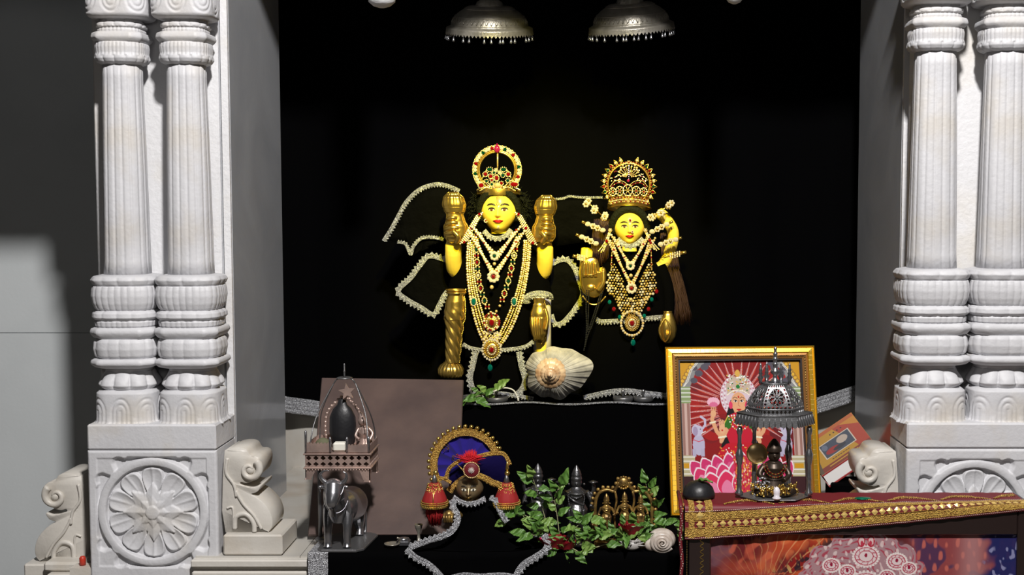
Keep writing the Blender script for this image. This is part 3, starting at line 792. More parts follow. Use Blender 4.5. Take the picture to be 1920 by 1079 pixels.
for a in ((918, 318, 3.2, 4, 1.5), (944, 318, 3.2, 4, 1.5), (910, 327, 3.6, 1, 1), (953, 327, 3.6, 1, 1), (920, 331, 3.4, 1, 1), (926, 324, 2.4, 4, 1), (943, 329, 3, 4, 1),
          (931, 334, 4.6, 1, .75), (922, 338, 2.2, 1, 1), (940, 344, 2.8, 1, 1), (902, 348, 4.2, 1, 1.1), (964, 346, 4.2, 1, 1.7), (912, 340, 2.5, 4, 1), (952, 339, 2.8, 4, 1), (922, 346, 2.4, 4, 1), (937, 324, 2.2, 2, 1), (930, 319, 2, 2, 1), (933, 348, 5, 3, 1.4)):
    gem(a[0], a[1], a[2], a[3], True, a[4])
for pts in ([(898, 352), (906, 340), (918, 346), (922, 356)], [(968, 352), (960, 338), (948, 348), (944, 356)], [(905, 334), (912, 320), (924, 324)], [(958, 334), (951, 320), (940, 324)], [(900, 358), (912, 352), (925, 357)], [(966, 358), (952, 351), (941, 357)]):
    beads(g, smooth_path(PP(pts, 3.577), 6), .0017, mis=[0, 3, 2], segs=6)
g.build('crown_gems', JW, crown)
# ears: long bead fringes
for s, top, mid, bot in ((-1, (899, 402), (884, 428), (870, 454)), (1, (972, 402), (986, 428), (999, 456))):
    g = MB()
    for j in range(5):
        o = (j-2)*3.1
        beads(g, smooth_path([P(top[0]+o*.9, top[1]+s*o*.45, 3.560), P(mid[0]+o*1.1, mid[1]+s*o*.6, 3.556), P(bot[0]+o*1.15, bot[1]+s*o*.55, 3.556)], 8), .0024, mis=[3, 3, 3, 2, 3, 0], segs=7, step=.0056)
    for q, (px, py) in enumerate((top, mid, bot)): c = P(px, py, 3.553); g.sph(c, .0045, 8, 5, (1, .6, 1), 1, False)
    g.build('earring', JW, ID)
# dress
def dress(par, pts_rows, Yf, name='dress', folds=.005, depth=.10):
    """rows: (py, pxL, pxR); tube-like garment, elliptical in plan"""
    mb = MB(); R_ = len(pts_rows)
    def f(u, v):
        t = v*(R_-1); i = min(R_-2, int(t)); q = t-i; a, b = pts_rows[i], pts_rows[i+1]
        py = a[0]+(b[0]-a[0])*q; l = a[1]+(b[1]-a[1])*q; r = a[2]+(b[2]-a[2])*q
        A = P(l, py, Yf+depth*.5); B = P(r, py, Yf+depth*.5); hw = (B.x-A.x)/2; th = 2*PI*u
        fo = 1+folds*4*sin(th*9+v*2)*v
        return ((A.x+B.x)/2+hw*fo*cos(th), Yf+depth*.5+depth*.5*fo*sin(th)*(1 if sin(th) < 0 else .6), A.z)
    mb.grid(f, 120, 60, cu=True); 
    return mb.build(name, 'velvet', par)
dress(ID, [(437, 905, 960), (450, 884, 988), (470, 870, 1003), (500, 856, 1020), (530, 842, 1030), (549, 838, 1034), (556, 860, 1012), (600, 868, 1004), (650, 872, 1000), (700, 872, 996), (731, 876, 992)], 3.575, depth=.14)
# sleeves (black velvet behind arms)
mb = MB()
cloth(mb, PP([(858, 362), (835, 350), (800, 348), (770, 372), (745, 402), (722, 448), (745, 456), (768, 462), (776, 478), (790, 448), (832, 452), (850, 440)], 3.70), .004)
lw = mb.build('upper_drape', 'velvet_shine', ID)
mb = MB(); trim(mb, smooth_path(PP([(862, 358), (835, 347), (812, 346), (785, 356), (762, 378), (748, 402), (734, 428), (719, 452)], 3.695), 6), .010, .55, -1)
trim(mb, smooth_path(PP([(745, 455), (760, 458), (770, 478), (776, 462), (790, 448), (810, 446), (832, 450)], 3.69), 6), .008, .55, -1)
mb.build('silver_trim', 'silver_brocade', lw)
mb = MB()
cloth(mb, PP([(868, 500), (838, 488), (800, 484), (772, 520), (752, 548), (780, 570), (812, 588), (828, 572), (838, 550), (870, 540)], 3.69), .004)
lw = mb.build('lower_drape', 'velvet_shine', ID)
mb = MB(); trim(mb, smooth_path(PP([(856, 497), (835, 488), (805, 481), (788, 498), (770, 522), (747, 546), (765, 563), (790, 577), (812, 590), (822, 575), (832, 555), (840, 546)], 3.685), 6), .013, .5, 1)
mb.build('silver_trim', 'silver_brocade', lw)
mb = MB()
cloth(mb, PP([(1008, 500), (1040, 492), (1066, 488), (1082, 512), (1090, 545), (1078, 575), (1055, 604), (1038, 600), (1030, 560), (1010, 545)], 3.69), .004)
lw = mb.build('lower_drape', 'velvet_shine', ID)
mb = MB(); trim(mb, smooth_path(PP([(1012, 510), (1030, 498), (1058, 487), (1075, 500), (1086, 528), (1092, 552), (1080, 576), (1066, 594), (1052, 607), (1040, 606), (1034, 590)], 3.685), 6), .013, .5, -1)
mb.build('silver_trim', 'silver_brocade', lw)
mb = MB()
cloth(mb, PP([(1025, 374), (1060, 376), (1128, 372), (1134, 395), (1128, 430), (1110, 452), (1070, 458), (1044, 462), (1030, 440)], 3.74), .004)
lw = mb.build('upper_drape', 'velvet_shine', ID)
mb = MB(); trim(mb, smooth_path(PP([(1022, 370), (1035, 374), (1055, 373), (1068, 369), (1090, 371), (1130, 371)], 3.735), 6), .006, .4, -1)
mb.build('silver_trim', 'silver_brocade', lw)
# skirt trims
mb = MB()
trim(mb, smooth_path(PP([(868, 645), (880, 652), (905, 657), (925, 657), (960, 655), (985, 650), (1000, 640)], 3.565), 6), .010, .35, 1)
trim(mb, smooth_path(PP([(893, 660), (886, 690), (882, 712), (890, 735), (905, 748)], 3.562), 6), .014, .5, 1)
trim(mb, smooth_path(PP([(972, 660), (978, 690), (984, 712), (978, 730), (965, 742)], 3.562), 6), .014, .5, -1)
trim(mb, smooth_path(PP([(905, 748), (935, 738), (965, 742), (1000, 748)], 3.548), 6), .010, .4, 1)
mb.build('skirt_trim', 'silver_brocade', ID)
# gold raised hands: moulded covers
def hand_cover(par, cx, y0, y1, w, Y, mirror=1, name='hand_cover'):
    mb = MB(); rows = [(0, .30), (.04, .55), (.12, .86), (.25, .98), (.36, .86), (.44, .68), (.55, .78), (.68, 1.02), (.85, 1.05), (.95, .85), (1, .5)]
    A = P(cx, y0, Y); B = P(cx, y1, Y); H = A.z-B.z; W = w*mpp(Y)/2
    def f(u, v):
        i = 0
        while i < len(rows)-2 and rows[i+1][0] < v: i += 1
        q = (v-rows[i][0])/(rows[i+1][0]-rows[i][0]); q = q*q*(3-2*q); r = rows[i][1]+(rows[i+1][1]-rows[i][1])*q
        th = 2*PI*u; lean = mirror*(-.18*(v-.5))*W*2
        rr = 1
        if sin(th) < 0:
            if .42 < v < .90: rr += .10*abs(sin((v-.42)/.48*PI*5))*max(0, -sin(th))*min(1, max(0, .6+mirror*cos(th)*1.2))
            if v < .34: rr += .05*abs(sin(th*8))*(.34-v)/.34*2
            if .30 < v < .36 or .38 < v < .40: rr += .05
            rr += .16*math.exp(-((cos(th)*1+.05)/.3)**2-((v-.85)/.08)**2)
        return (A.x+lean+W*r*rr*cos(th), Y+.020*r*rr*sin(th)*(1 if sin(th) < 0 else .6), A.z-H*v)
    mb.grid(f, 120, 90, cu=True)
    mb.tube([Vector(f(0, k/40))+Vector((.0005, 0, 0)) for k in range(41)], .0024, 6); mb.tube([Vector(f(.5, k/40)) for k in range(41)], .0024, 6)
    # curled fingers across the lower half
    for k in range(4):
        v = .50+k*.095; a = Vector(f(.70 if mirror > 0 else .80, v)); b = Vector(f(.93 if mirror > 0 else .57, v+.03)); m_ = (a+b)/2+Vector((0, -.007, .002))
        mb.tube(smooth_path([a, m_, b], 5), [.0045+.003*sin(PI*j/10) for j in range(11)], 8)
    mb.tube(smooth_path([f(.75, .97), Vector(f(.78, .86))+Vector((0, -.006, 0)), Vector(f(.72, .75))+Vector((0, -.004, 0))], 5), [.0085-.0003*j for j in range(11)], 10)
    return mb.build(name, 'gold', par)
hand_cover(ID, 853, 360, 457, 43, 3.572, -1); hand_cover(ID, 1021, 366, 457, 41, 3.572, 1)
# gold mace in lower left hand
mb = MB(); mx = P(855, 545, 3.56)
def mp(px, py): return P(px, py, 3.562)
rows = [(543, 855, 18), (548, 855, 17), (554, 855, 15), (566, 854, 18), (585, 853, 19), (600, 852, 17), (615, 852, 15), (640, 850, 14), (665, 849, 13), (680, 848, 12)]
def mf(u, v):
    t = v*(len(rows)-1); i = min(len(rows)-2, int(t)); q = t-i; a, b = rows[i], rows[i+1]; q2 = q
    py = a[0]+(b[0]-a[0])*q2; px = a[1]+(b[1]-a[1])*q2; hw = (a[2]+(b[2]-a[2])*q2)*k36; th = 2*PI*u
    sp = 1-.05*(py > 600)+(.17*abs(sin(th*3-py*.16))*(1 if py > 600 else max(0, (py-575)/25))) 
    c = mp(px, py); return (c.x+hw*sp*cos(th), c.y+hw*sp*.9*sin(th), c.z)
mb.grid(mf, 72, 110, cu=True)
c0 = mp(845, 709); c1 = mp(848, 681); H = c1.z-c0.z
mb.lathe([(.013, 0), (.030, H*.04), (.034, H*.3), (.034, H*.6), (.028, H*.85), (.019, H*1.0), (.018, H*1.05)], 96, (c0.x, c0.y+.006, c0.z), fn=lambda t, k, r: r*(1+.09*abs(cos(t*9))))
beads(mb, smooth_path([Vector(mf(0, k/30)) for k in range(31)], 2), .0022, mi=0); 
for py in (544, 549): mb.tube([mp(855, py)+Vector((18.5*k36*cos(a), 18*k36*sin(a), 0)) for a in [2*PI*k/24 for k in range(24)]], .0020, 6, 0, True)
mb.tube([c1+Vector((.0185*cos(a), .006+.017*sin(a), .002)) for a in [2*PI*k/24 for k in range(24)]], .0022, 6, 0, True)
mb.build('gold_mace', 'gold', ID)
# lower right hand: gold cover, silver cuff, pale staff below
mb = MB()
mb.lathe([(.0265, 0), (.0245, .05), (.0245, .15), (.026, .17)], 28, P(1017, 668, 3.60)+Vector((0, .012, 0))); mb.build('staff', 'marble_scroll', ID)
mb = MB(); A = P(1011, 560, 3.565); B = P(1011, 645, 3.565); H = A.z-B.z
hr_ = [(0, .62), (.10, .58), (.14, .70), (.35, .98), (.55, 1.0), (.75, .88), (.9, .60), (1, .22)]
def hf(u, v):
    i = 0
    while i < len(hr_)-2 and hr_[i+1][0] < v: i += 1
    q = (v-hr_[i][0])/(hr_[i+1][0]-hr_[i][0]); q = q*q*(3-2*q); r = (hr_[i][1]+(hr_[i+1][1]-hr_[i][1])*q)*17*k36; th = 2*PI*u
    if v > .42 and sin(th) < 0: r *= 1+.07*abs(cos(th*5))
    return (A.x+r*cos(th), A.y+r*.75*sin(th), A.z-H*v)
mb.grid(hf, 80, 60, cu=True)
for k in range(4):
    a = Vector(hf(.60+k*.055, .40)); b = Vector(hf(.63+k*.05, .90))+Vector((0, -.002, 0)); mb.tube(smooth_path([a, (a+b)/2+Vector((-.002, -.006, 0)), b], 6), [.0036+.0012*sin(PI*j/12) for j in range(13)], 8)
mb.tube(smooth_path([Vector(hf(.90, .22)), Vector(hf(.93, .45))+Vector((0, -.006, 0)), Vector(hf(.88, .68))+Vector((0, -.006, 0))], 6), .0052, 8)
beads(mb, smooth_path([Vector(hf(0, k/20)) for k in range(21)], 3), .0019)
mb.build('hand_cover', 'gold', ID)
mb = MB(); trim(mb, smooth_path(PP([(986, 570, 3.575), (990, 556, 3.56), (1010, 551, 3.55), (1030, 554, 3.56), (1032, 562, 3.575)], 0), 6), .017, .3, 1)
mb.build('sleeve_cuff', 'silver_brocade', ID)
# necklaces
def Yc_(py, d=0): return 3.566-.004*d
def vneck(name, L, B, R, Y, r, mis, rows=1, gap=4.5, curve=.0, extra=None):
    g = MB()
    for j in range(rows):
        o = (j-(rows-1)/2)*gap
        pts = []
        for k in range(13): q = k/12; pts.append(P(L[0]+(B[0]-L[0])*q+o*(1-q)*.9+curve*sin(PI*q)*-1, L[1]+(B[1]-L[1])*q**1.0+o*.75, Y))
        for k in range(1, 13): q = k/12; pts.append(P(B[0]+(R[0]-B[0])*q-o*q*.9+curve*sin(PI*q), B[1]+(R[1]-B[1])*q+o*.75, Y))
        beads(g, pts, r, mis=mis[j % len(mis)] if isinstance(mis[0], list) else mis, step=r*2.02)
    if extra: extra(g)
    return g.build(name, JW, ID if name else ID)
vneck('necklace', (893, 432), (930, 483), (968, 432), 3.548, .0041, [[2, 3, 3], [3, 2, 0, 2, 3, 1], [3, 2, 2]], 3, 8.2, 2,
      lambda g: (flower(g, P(927, 480, 3.540), .009, .0048, 8, 2, 4, .0055), g.sph(P(927, 495, 3.54), .0048, 10, 6, (1, 1, 1), 3)))
vneck('necklace', (885, 440), (927, 516), (976, 440), 3.554, .0041, [[2, 3, 3], [2, 3, 0, 3, 3, 1], [3, 3, 2]], 3, 8.2, 2,
      lambda g: (flower(g, P(925, 519, 3.546), .0125, .0058, 9, 2, 1, .0062), g.sph(P(922, 539, 3.546), .0058, 10, 6, (1, 1, 1.05), 3)))
# collar of silver thread
g = MB(); trim(g, smooth_path(PP([(908, 432, 3.575), (918, 443, 3.556), (932, 447, 3.55), (948, 442, 3.556), (958, 430, 3.575)], 0), 5), .012, .4, 1); g.build('neck_trim', 'silver_brocade', ID)
# long string of medallions with small pearls
g = MB()
path = smooth_path(PP([(894, 443), (893, 470), (897, 520), (905, 555), (915, 578), (924, 588), (935, 578), (946, 550), (955, 520), (966, 470), (970, 443)], 3.560), 8)
pts = resample(path, .0185)
for k, p in enumerate(pts):
    if abs(k-len(pts)/2) < 1.2: g.sph(p, .004, 8, 5, (1, 1, 1), 3); continue
    if k % 2 == 0:
        g.sph(p+Vector((0, -.003, 0)), .0042, 8, 5, (.9, .6, 1.2), (1, 4, 1, 2)[k//2 % 4], False)
        for j in range(12): a = 2*PI*j/12; g.sph(p+Vector((.0068*cos(a), 0, .0092*sin(a))), .0021, 6, 4, (1, .7, 1), 3 if j % 3 else 2, False)
    else:
        for dx in (-.0048, .0048):
            for dz in (-.005, .005): g.sph(p+Vector((dx, 0, dz)), .0029, 7, 4, (1, .8, 1), 3)
            g.sph(p+Vector((dx*.8, 0, 0)), .0034, 7, 4, (1, .8, 1), 1 if (k//2) % 2 else 4, False)
c = P(922, 606, 3.548)
for j in range(26):
    a = 2*PI*j/26; rr = .0225*(1+.16*sin(a)); g.sph(c+Vector((rr*cos(a)*.95, 0, rr*sin(a)*1.05)), .0033, 7, 4, (1, .7, 1), (2, 1, 3)[j % 3] if j % 9 else 1, False)
for j in range(18): a = 2*PI*j/18; g.sph(c+Vector((.0145*cos(a), -.001, .0165*sin(a))), .0028, 7, 4, (1, .7, 1), 0 if j % 2 else 2, False)
g.lathe([(.022, .002), (.021, 0), (.01, -.002), (.001, -.003)], 20, c, axis='y', mi=0); g.sph(c+Vector((0, -.005, .001)), .0085, 12, 7, (.85, .6, 1.15), 1, False); g.sph(c+Vector((0, -.003, .019)), .0045, 8, 5, (.8, .6, 1.2), 1, False)
g.build('long_necklace', JW, ID)
# widest haar: multi-row band each side joining a big pendant
g = MB()
Lp = [(880, 452), (878, 490), (880, 530), (886, 570), (896, 610), (908, 640), (918, 655)]; Rp = [(992, 452), (990, 490), (984, 530), (975, 570), (960, 610), (943, 640), (930, 655)]
for s, pp in ((1, Lp), (-1, Rp)):
    for j in range(4):
        pts = []
        for k, (px, py) in enumerate(pp):
            wd = (3.6, 3.7, 4.2, 5.2, 5.8, 5, 3)[k]; pts.append(P(px+s*(j*wd-2), py, 3.566-.002*(j % 2)))
        beads(g, smooth_path(pts, 8), (.0042, .0035, .0030, .0036)[j], mis=([2, 3, 2, 0], [0, 3, 0], [3, 0, 0], [2, 0, 3, 0])[j], step=(.0078, .0062, .0055, .0063)[j])
    c = P(888 if s > 0 else 964, 566, 3.556); g.sph(c, .0085, 10, 6, (.75, .5, 1.2), 5, False)
    for j in range(14): a = 2*PI*j/14; g.sph(c+Vector((.0080*cos(a), 0, .0115*sin(a))), .0020, 6, 4, (1, .7, 1), 2, False)
for k in range(70):
    px = random.uniform(905, 940); py = random.uniform(622, 640); g.sph(P(px, py, 3.558), random.uniform(.0024, .0034), 7, 4, (1, .6, 1), random.choice([2, 3, 0, 2]), False)
c = P(922, 656, 3.548); pend(g, c, .0255, .029, 1, ((1.0, .0036, 2), (.78, .0022, 0), (.46, .0023, 2)), .27)
g.tube([P(920, 676, 3.548), P(920, 682, 3.548)], .0012, 5, 0); g.sph(P(919, 690, 3.546), .0085, 12, 7, (.85, .6, 1.15), 5, False)
g.build('long_haar', JW, ID)

# ------------------------------------------------------------ female idol
base = P(1182, 742, 3.66); base.z = ZL
ID2 = thing('dressed_idol', 'shorter yellow-lit idol at right with spiked round crown, side hair pins and raised gold palm', 'idol', base)
f2 = P(1180, 427, 3.615); mb = MB(); w2, h2 = 28*k36, 36*k36
surf2 = face_grid(mb, f2, w2, h2, .046, chin=.62, female=True)
mb.lathe([(.026, 0), (.02, .03), (.02, .08)], 20, (f2.x, f2.y+.008, P(1182, 484, 3.6).z))
tz = P(1182, 486, 3.6).z
mb.lathe([(.04, ZL+.007), (.04, ZL+.1), (.04, tz-.12), (.042, tz-.05), (.03, tz-.005), (.02, tz+.01)], 32, (f2.x, 3.65, 0)); mb.tube([(f2.x, 3.65, tz-.02), (f2.x, f2.y+.01, tz+.03)], .019, 12)
pts = smooth_path([(f2.x+.04, f2.y+.02, tz-.03)]+PP([(1240, 500, 3.64), (1258, 465, 3.63), (1262, 435, 3.62), (1246, 408, 3.62), (1236, 400, 3.63)], 0), 5); mb.tube(pts, .0165, 16)
pts = smooth_path([(f2.x-.04, f2.y+.02, tz-.03)]+PP([(1115, 520, 3.64), (1104, 545, 3.62), (1098, 520, 3.61), (1098, 500, 3.61), (1101, 466, 3.62)], 0), 5); mb.tube(pts, .0175, 16)
pts = smooth_path([(f2.x+.045, f2.y+.02, tz-.04)]+PP([(1246, 540, 3.64), (1253, 590, 3.61), (1253, 620, 3.60)], 0), 5); mb.tube(pts, .013, 14)
for s in (-1, 1): mb.sph((f2.x+s*w2*1.0, f2.y+.012, f2.z-.005), .010, 10, 8, (.6, .8, 1.4))
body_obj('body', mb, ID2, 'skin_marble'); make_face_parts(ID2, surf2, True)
mb = MB(); paint_patch(mb, surf2, elp(0.02, .38, .07, .09), .0008); 
for k in range(9):
    for s in (-1, 1): t = k/8; paint_patch(mb, surf2, elp(s*(.16+.5*t), .34-.02*math.sin(t*PI)*0+.05*math.sin(PI*(t+.15))-.10*t, .014, .018, 8), .0006)
mb.build('forehead_mark', 'tilak_red', ID2)
mb = MB(); flower(mb, surf2(.16, -.20, .004), .0028, .0013, 8, 2, 1, .0022); mb.build('nose_stud', JW, ID2); mb = MB(); flower(mb, surf2(.02, .38, .003), .0046, .0012, 12, 2, 1, .003); mb.build('forehead_jewel', JW, ID2)
mb = MB(); mb.sph((f2.x, f2.y+.042, f2.z+.002), 1, 28, 16, (.052, .030, .066))
mb.tube(smooth_path([(f2.x+w2*1.14*cos(a), f2.y-.006-.020*sin(a), f2.z+h2*.0+h2*.98*sin(a)) for a in [PI*k/12 for k in range(-1, 14)]], 2), .012, 10)
mb.build('hair', 'hair_black', ID2)
# brown strands falling at both sides
mb = MB(); rnd = random.Random(5)
for k in range(360):
    q = rnd.random(); x = 1238+q*30
    pts = PP([(x, 436+rnd.random()*20), (x+2+rnd.random()*4, 500), (x+8+10*q, 545+rnd.random()*8), (x+10+18*q*rnd.uniform(.8, 1.15), 590+rnd.random()*22)], 3.64+rnd.uniform(-.008, .01))
    mb.tube(smooth_path(pts, 3), [.0010]*9+[.0003], 3)
mb.build('long_hair', 'hair_brown', ID2); mb = MB()
for k in range(200):
    q = rnd.random(); x = 1108+q*34
    pts = PP([(x+6, 410+rnd.random()*10), (x+2, 445), (x-2, 480+rnd.random()*20)], 3.655+rnd.uniform(-.008, .01)); mb.tube(smooth_path(pts, 3), .0010, 3)
mb.build('long_hair', 'hair_brown', ID2)
# crown
cr = MB(); ccx = P(1180, 390, 3.6).x; ccy = 3.625; zb = P(1180, 383, 3.6).z; R = 41*k36*.98
def ring2(z, r, sag): return [Vector((ccx+r*cos(a), ccy+r*.75*sin(a), z-sag*sin(a))) for a in [2*PI*k/48 for k in range(48)]]
cr.lathe([(R*1.0, zb-.012), (R*1.01, zb), (R*.98, zb+.012)], 48, (ccx, ccy, 0), fn=lambda t, k, r: r, cap=False)
for v in cr.v: v.y = ccy+(v.y-ccy)*.75; v.z += .010*(-(v.y-ccy)/(R*.75))
for dz in (-.013, .013): cr.tube(ring2(zb+dz, R*1.01, .010), .0022, 6, 0, True)
crown = cr.build('crown', JW, ID2)
g = MB(); hc = P(1179, 346, 3.59); Rr = 39*k36
g.tube([hc+Vector((Rr*cos(a), 0, Rr*sin(a))) for a in [2*PI*k/64 for k in range(64)]], .0028, 8, 0, True)
beads(g, [hc+Vector((Rr*1.07*cos(a), 0, Rr*1.07*sin(a))) for a in [2*PI*k/64 for k in range(64)]], .0018, mi=1, mis=[1, 0], closed=True)
n = 22
for k in range(n):
    a = -.75+(PI+1.5)*k/(n-1); d = Vector((cos(a), 0, sin(a))); t_ = Vector((-sin(a), 0, cos(a)))
    if abs(a-PI/2) < .2: continue
    b = hc+d*Rr*1.10; tip = hc+d*Rr*1.36
    g.tube([b-t_*.001, b+t_*.0058+d*.004, tip, b-t_*.0058+d*.004], .0012, 5, 0, True)
    g.sph(b+d*.0060, .0036, 8, 5, (1, .6, 1), (2, 2, 1, 4)[k % 4], False)
g.build('spiked_halo', JW, crown)
g = MB()
for k, (x, rr) in enumerate(((1149, 6.5), (1162, 7.5), (1177, 9), (1193, 7.5), (1207, 6.5))):
    c = P(x, 357-(0 if k == 2 else -1.5*abs(k-2)), 3.568); n = int(rr*1.8); Rm = rr*k36
    g.tube([c+Vector((Rm*cos(a), 0, Rm*1.15*sin(a))) for a in [2*PI*j/24 for j in range(24)]], .0014, 6, 0, True)
    for j in range(n): a = 2*PI*j/n; g.sph(c+Vector((Rm*.95*cos(a), -.001, Rm*1.1*sin(a))), .0016, 6, 4, (1, .7, 1), 3, False)
    for j in range(6): a = 2*PI*j/6; g.tube([c, c+Vector((Rm*.8*cos(a), 0, Rm*.9*sin(a)))], .0010, 5, 3)
    g.sph(c, .0030, 8, 5, (1, .7, 1), 1 if k != 2 else 0, False)
for yy, w_, mis in ((372, 34, [1, 0]), (376, 35, [3, 0, 2]), (380, 35, [0, 3, 1])):
    beads(g, smooth_path([P(1179-w_, yy+3, 3.58), P(1160, yy-1, 3.566), P(1179, yy-2, 3.564), P(1198, yy-1, 3.566), P(1179+w_, yy+3, 3.58)], 8), .0021, mis=mis)
for s in (-1, 1):
    beads(g, smooth_path(PP([(1179+s*4, 350), (1179+s*12, 344), (1179+s*24, 344), (1179+s*33, 352)], 3.57), 8), .0019, mis=[1, 0, 1])
    beads(g, smooth_path(PP([(1179+s*3, 346), (1179+s*12, 340), (1179+s*26, 340), (1179+s*35, 350)], 3.57), 8), .0016, mis=[3, 0])
# fan of loops at the top
for k in range(11):
    a = PI*(.06+.88*k/10); c = P(1179, 333, 3.574); e = c+Vector((cos(a)*.030, 0, sin(a)*.032)); b = c+Vector((cos(a)*.008, 0, sin(a)*.008))
    beads(g, [b, e], .0014, mis=[3, 0]); g.sph(e, .0026, 7, 4, (1, .7, 1), 3 if k % 2 else 2, False)
for j in range(7): g.sph(P(1179, 336-j*4, 3.568), .0017, 6, 4, (1, .8, 1), 1, False)
for k in range(9):
    a = PI*k/8; c = P(1179, 318, 3.582); g.sph(c+Vector((.024*cos(a), 0, .022*sin(a)-.004)), .0033, 7, 4, (1, .7, 1), 3, False)
flower(g, P(1179, 305, 3.58), .0045, .0020, 6, 3, 1); flower(g, P(1178, 339, 3.566), .0, .0001, 1, 0, 6, .0042)
rnd = random.Random(9)
for k in range(90):
    a = rnd.uniform(.15, PI-.15); q = rnd.uniform(.45, .92); c = hc+Vector((Rr*q*cos(a), .004, Rr*q*sin(a))); g.sph(c, .0018, 6, 4, (1, .7, 1), rnd.choice([0, 3, 0, 1]), False)
g.build('crown_gems', JW, crown)
# side pins
def pin(pts, kind, nm='hair_pin'):
    g = MB(); A = P(*pts[0], 3.585); B = P(*pts[1], 3.575); d = (B-A)
    g.tube([A, B], .0016, 6, 0)
    if kind == 'flowers':
        for q in (.15, .5, .85):
            c = A+d*q
            for j in range(3):
                o = Vector((random.uniform(-.006, .006), -.004-j*.002, random.uniform(-.006, .006))); flower(g, c+o, .0066, .0036, 6, 2 if j else 3, 0, .0030)
    elif kind == 'stones':
        c = A+d*.12; g.sph(c, .0078, 9, 5, (1.1, .6, .9), 2, False); c = A+d*.80; g.sph(c, .0078, 9, 5, (1.1, .6, .9), 2, False)
        for q in (.36, .56):
            c = A+d*q; flower(g, c+Vector((0, -.003, 0)), .0058, .0036, 6, 2, 0)
        e = A+d*1.0; g.tube([e-d*.06, e+d*.08], .0045, 6, 0)
    else:
        for i in range(5):
            for j in range(4): g.sph(A+d*(.30+.10*i)+Vector((0, -.003, (j-1.5)*.0042)), .0024, 6, 4, (1, .7, 1), 3 if (i+j) % 2 else 2, False)
        g.tube([A+d*.75, A+d*1.0], .0050, 8, 0); g.tube([A+d*.3, A+d*.1+Vector((0, 0, .006)), A-d*.15, A+d*.0+Vector((0, 0, -.006))], .0012, 5, 0)
    g.build(nm, ['gold', 'gem_red', 'stone_clear', 'pearl'], ID2)
pin(((1137, 412), (1096, 374)), 'flowers'); pin(((1216, 412), (1262, 380)), 'flowers')
pin(((1135, 434), (1094, 417)), 'stones'); pin(((1218, 437), (1258, 417)), 'stones')
pin(((1122, 459), (1083, 441)), 'stones'); pin(((1234, 460), (1275, 447)), 'stones')
pin(((1105, 487), (1074, 480)), 'comb'); pin(((1244, 484), (1287, 473)), 'comb')
for s, top, bot in ((-1, (1144, 432), (1127, 473)), (1, (1210, 432), (1231, 470))):
    g = MB(); m_ = ((top[0]+bot[0])/2-s*2, (top[1]+bot[1])/2)
    for j in range(3):
        o = (j-1)*2.2; beads(g, smooth_path([P(top[0]+o*.6, top[1], 3.566), P(m_[0]+o, m_[1], 3.56), P(bot[0]+o*2, bot[1]-abs(j-1)*2, 3.56)], 7), .0020, mis=[3, 0, 2], segs=6)
    g.sph(P(m_[0], m_[1], 3.553), .0045, 8, 5, (1, .6, 1), 1, False); flower(g, P(top[0], top[1], 3.56), .004, .002, 6, 3, 2)
    g.build('earring', JW, ID2)
dress(ID2, [(470, 1158, 1205), (482, 1142, 1222), (500, 1130, 1236), (540, 1124, 1250), (582, 1120, 1257), (600, 1118, 1250), (604, 1110, 1250), (660, 1098, 1254), (716, 1086, 1250), (734, 1092, 1246)], 3.575, depth=.13)
mb = MB()
trim(mb, smooth_path(PP([(1118, 598, 3.62), (1128, 603, 3.59), (1150, 602, 3.572), (1180, 600, 3.568), (1212, 597, 3.572), (1234, 595, 3.585), (1248, 594, 3.61)], 0), 6), .011, .55, 1)
mb.build('belt_trim', 'silver_brocade', ID2)
mb = MB(); trim(mb, smooth_path(PP([(1094, 746, 3.56), (1120, 740, 3.55), (1150, 734, 3.545), (1180, 733, 3.543), (1215, 738, 3.545), (1252, 742, 3.56)], 0), 6), .013, .5, 1)
mb.build('hem_trim', 'silver_brocade', ID2)
mb = MB(); mb.tube(smooth_path(PP([(1236, 500, 3.63), (1250, 535, 3.62), (1254, 565, 3.61), (1253, 588, 3.605)], 0), 5), [.020, .020, .019, .019, .018, .018, .0175, .0175, .017, .017, .0165, .0165, .0165, .0165, .0165, .016], 16)
mb.build('sleeve', 'velvet', ID2)
# gold palm
mb = MB()
pal = [(1096, 548), (1090, 530), (1088, 505), (1092, 490), (1104, 483), (1116, 484), (1123, 494), (1126, 510), (1129, 503), (1134, 503), (1137, 512), (1136, 530), (1131, 548), (1120, 558), (1106, 558)]
mb.prism([P(p[0], p[1], 3.578) for p in smooth_path([(a, b, 0) for a, b in pal], 4, True)], (0, .018, 0), 0, .004, True)
for k in range(4):
    x = 1094.5+k*7; mb.tube(smooth_path(PP([(x+1, 520), (x+.5, 505), (x+2, 489+abs(k-1.5)*2)], 3.578), 5), [.0052, .0052, .0052, .005, .005, .005, .005, .0048, .0046, .0044, .003], 10, flat=.8)
mb.tube(smooth_path(PP([(1122, 545, 3.576), (1131, 530, 3.574), (1131, 508, 3.576)], 0), 6), [.0085-.0002*k for k in range(13)], 12)
mb.sph(P(1108, 540, 3.58), .012, 14, 10, (1.2, .5, 1)); mb.tube(PP([(1094, 517), (1106, 516), (1120, 514)], 3.573), .0012, 5)
mb.tube(smooth_path(PP([(1092, 555), (1106, 570), (1122, 570), (1136, 556)], 3.574), 6), .0024, 6)
mb.build('palm_cover', 'gold', ID2)
g = MB()
for a, b in (([(1100, 545), (1099, 580), (1100, 615), (1098, 640), (1095, 657)], .0024), ([(1130, 548), (1122, 575), (1110, 610), (1102, 630), (1097, 650)], .0024), ([(1104, 545), (1103, 590), (1102, 622)], .0022), ([(1126, 552), (1116, 582), (1104, 618)], .0022)):
    beads(g, smooth_path(PP(a, 3.566), 6), b)
g.build('black_bead_string', 'bead_black', ID2)
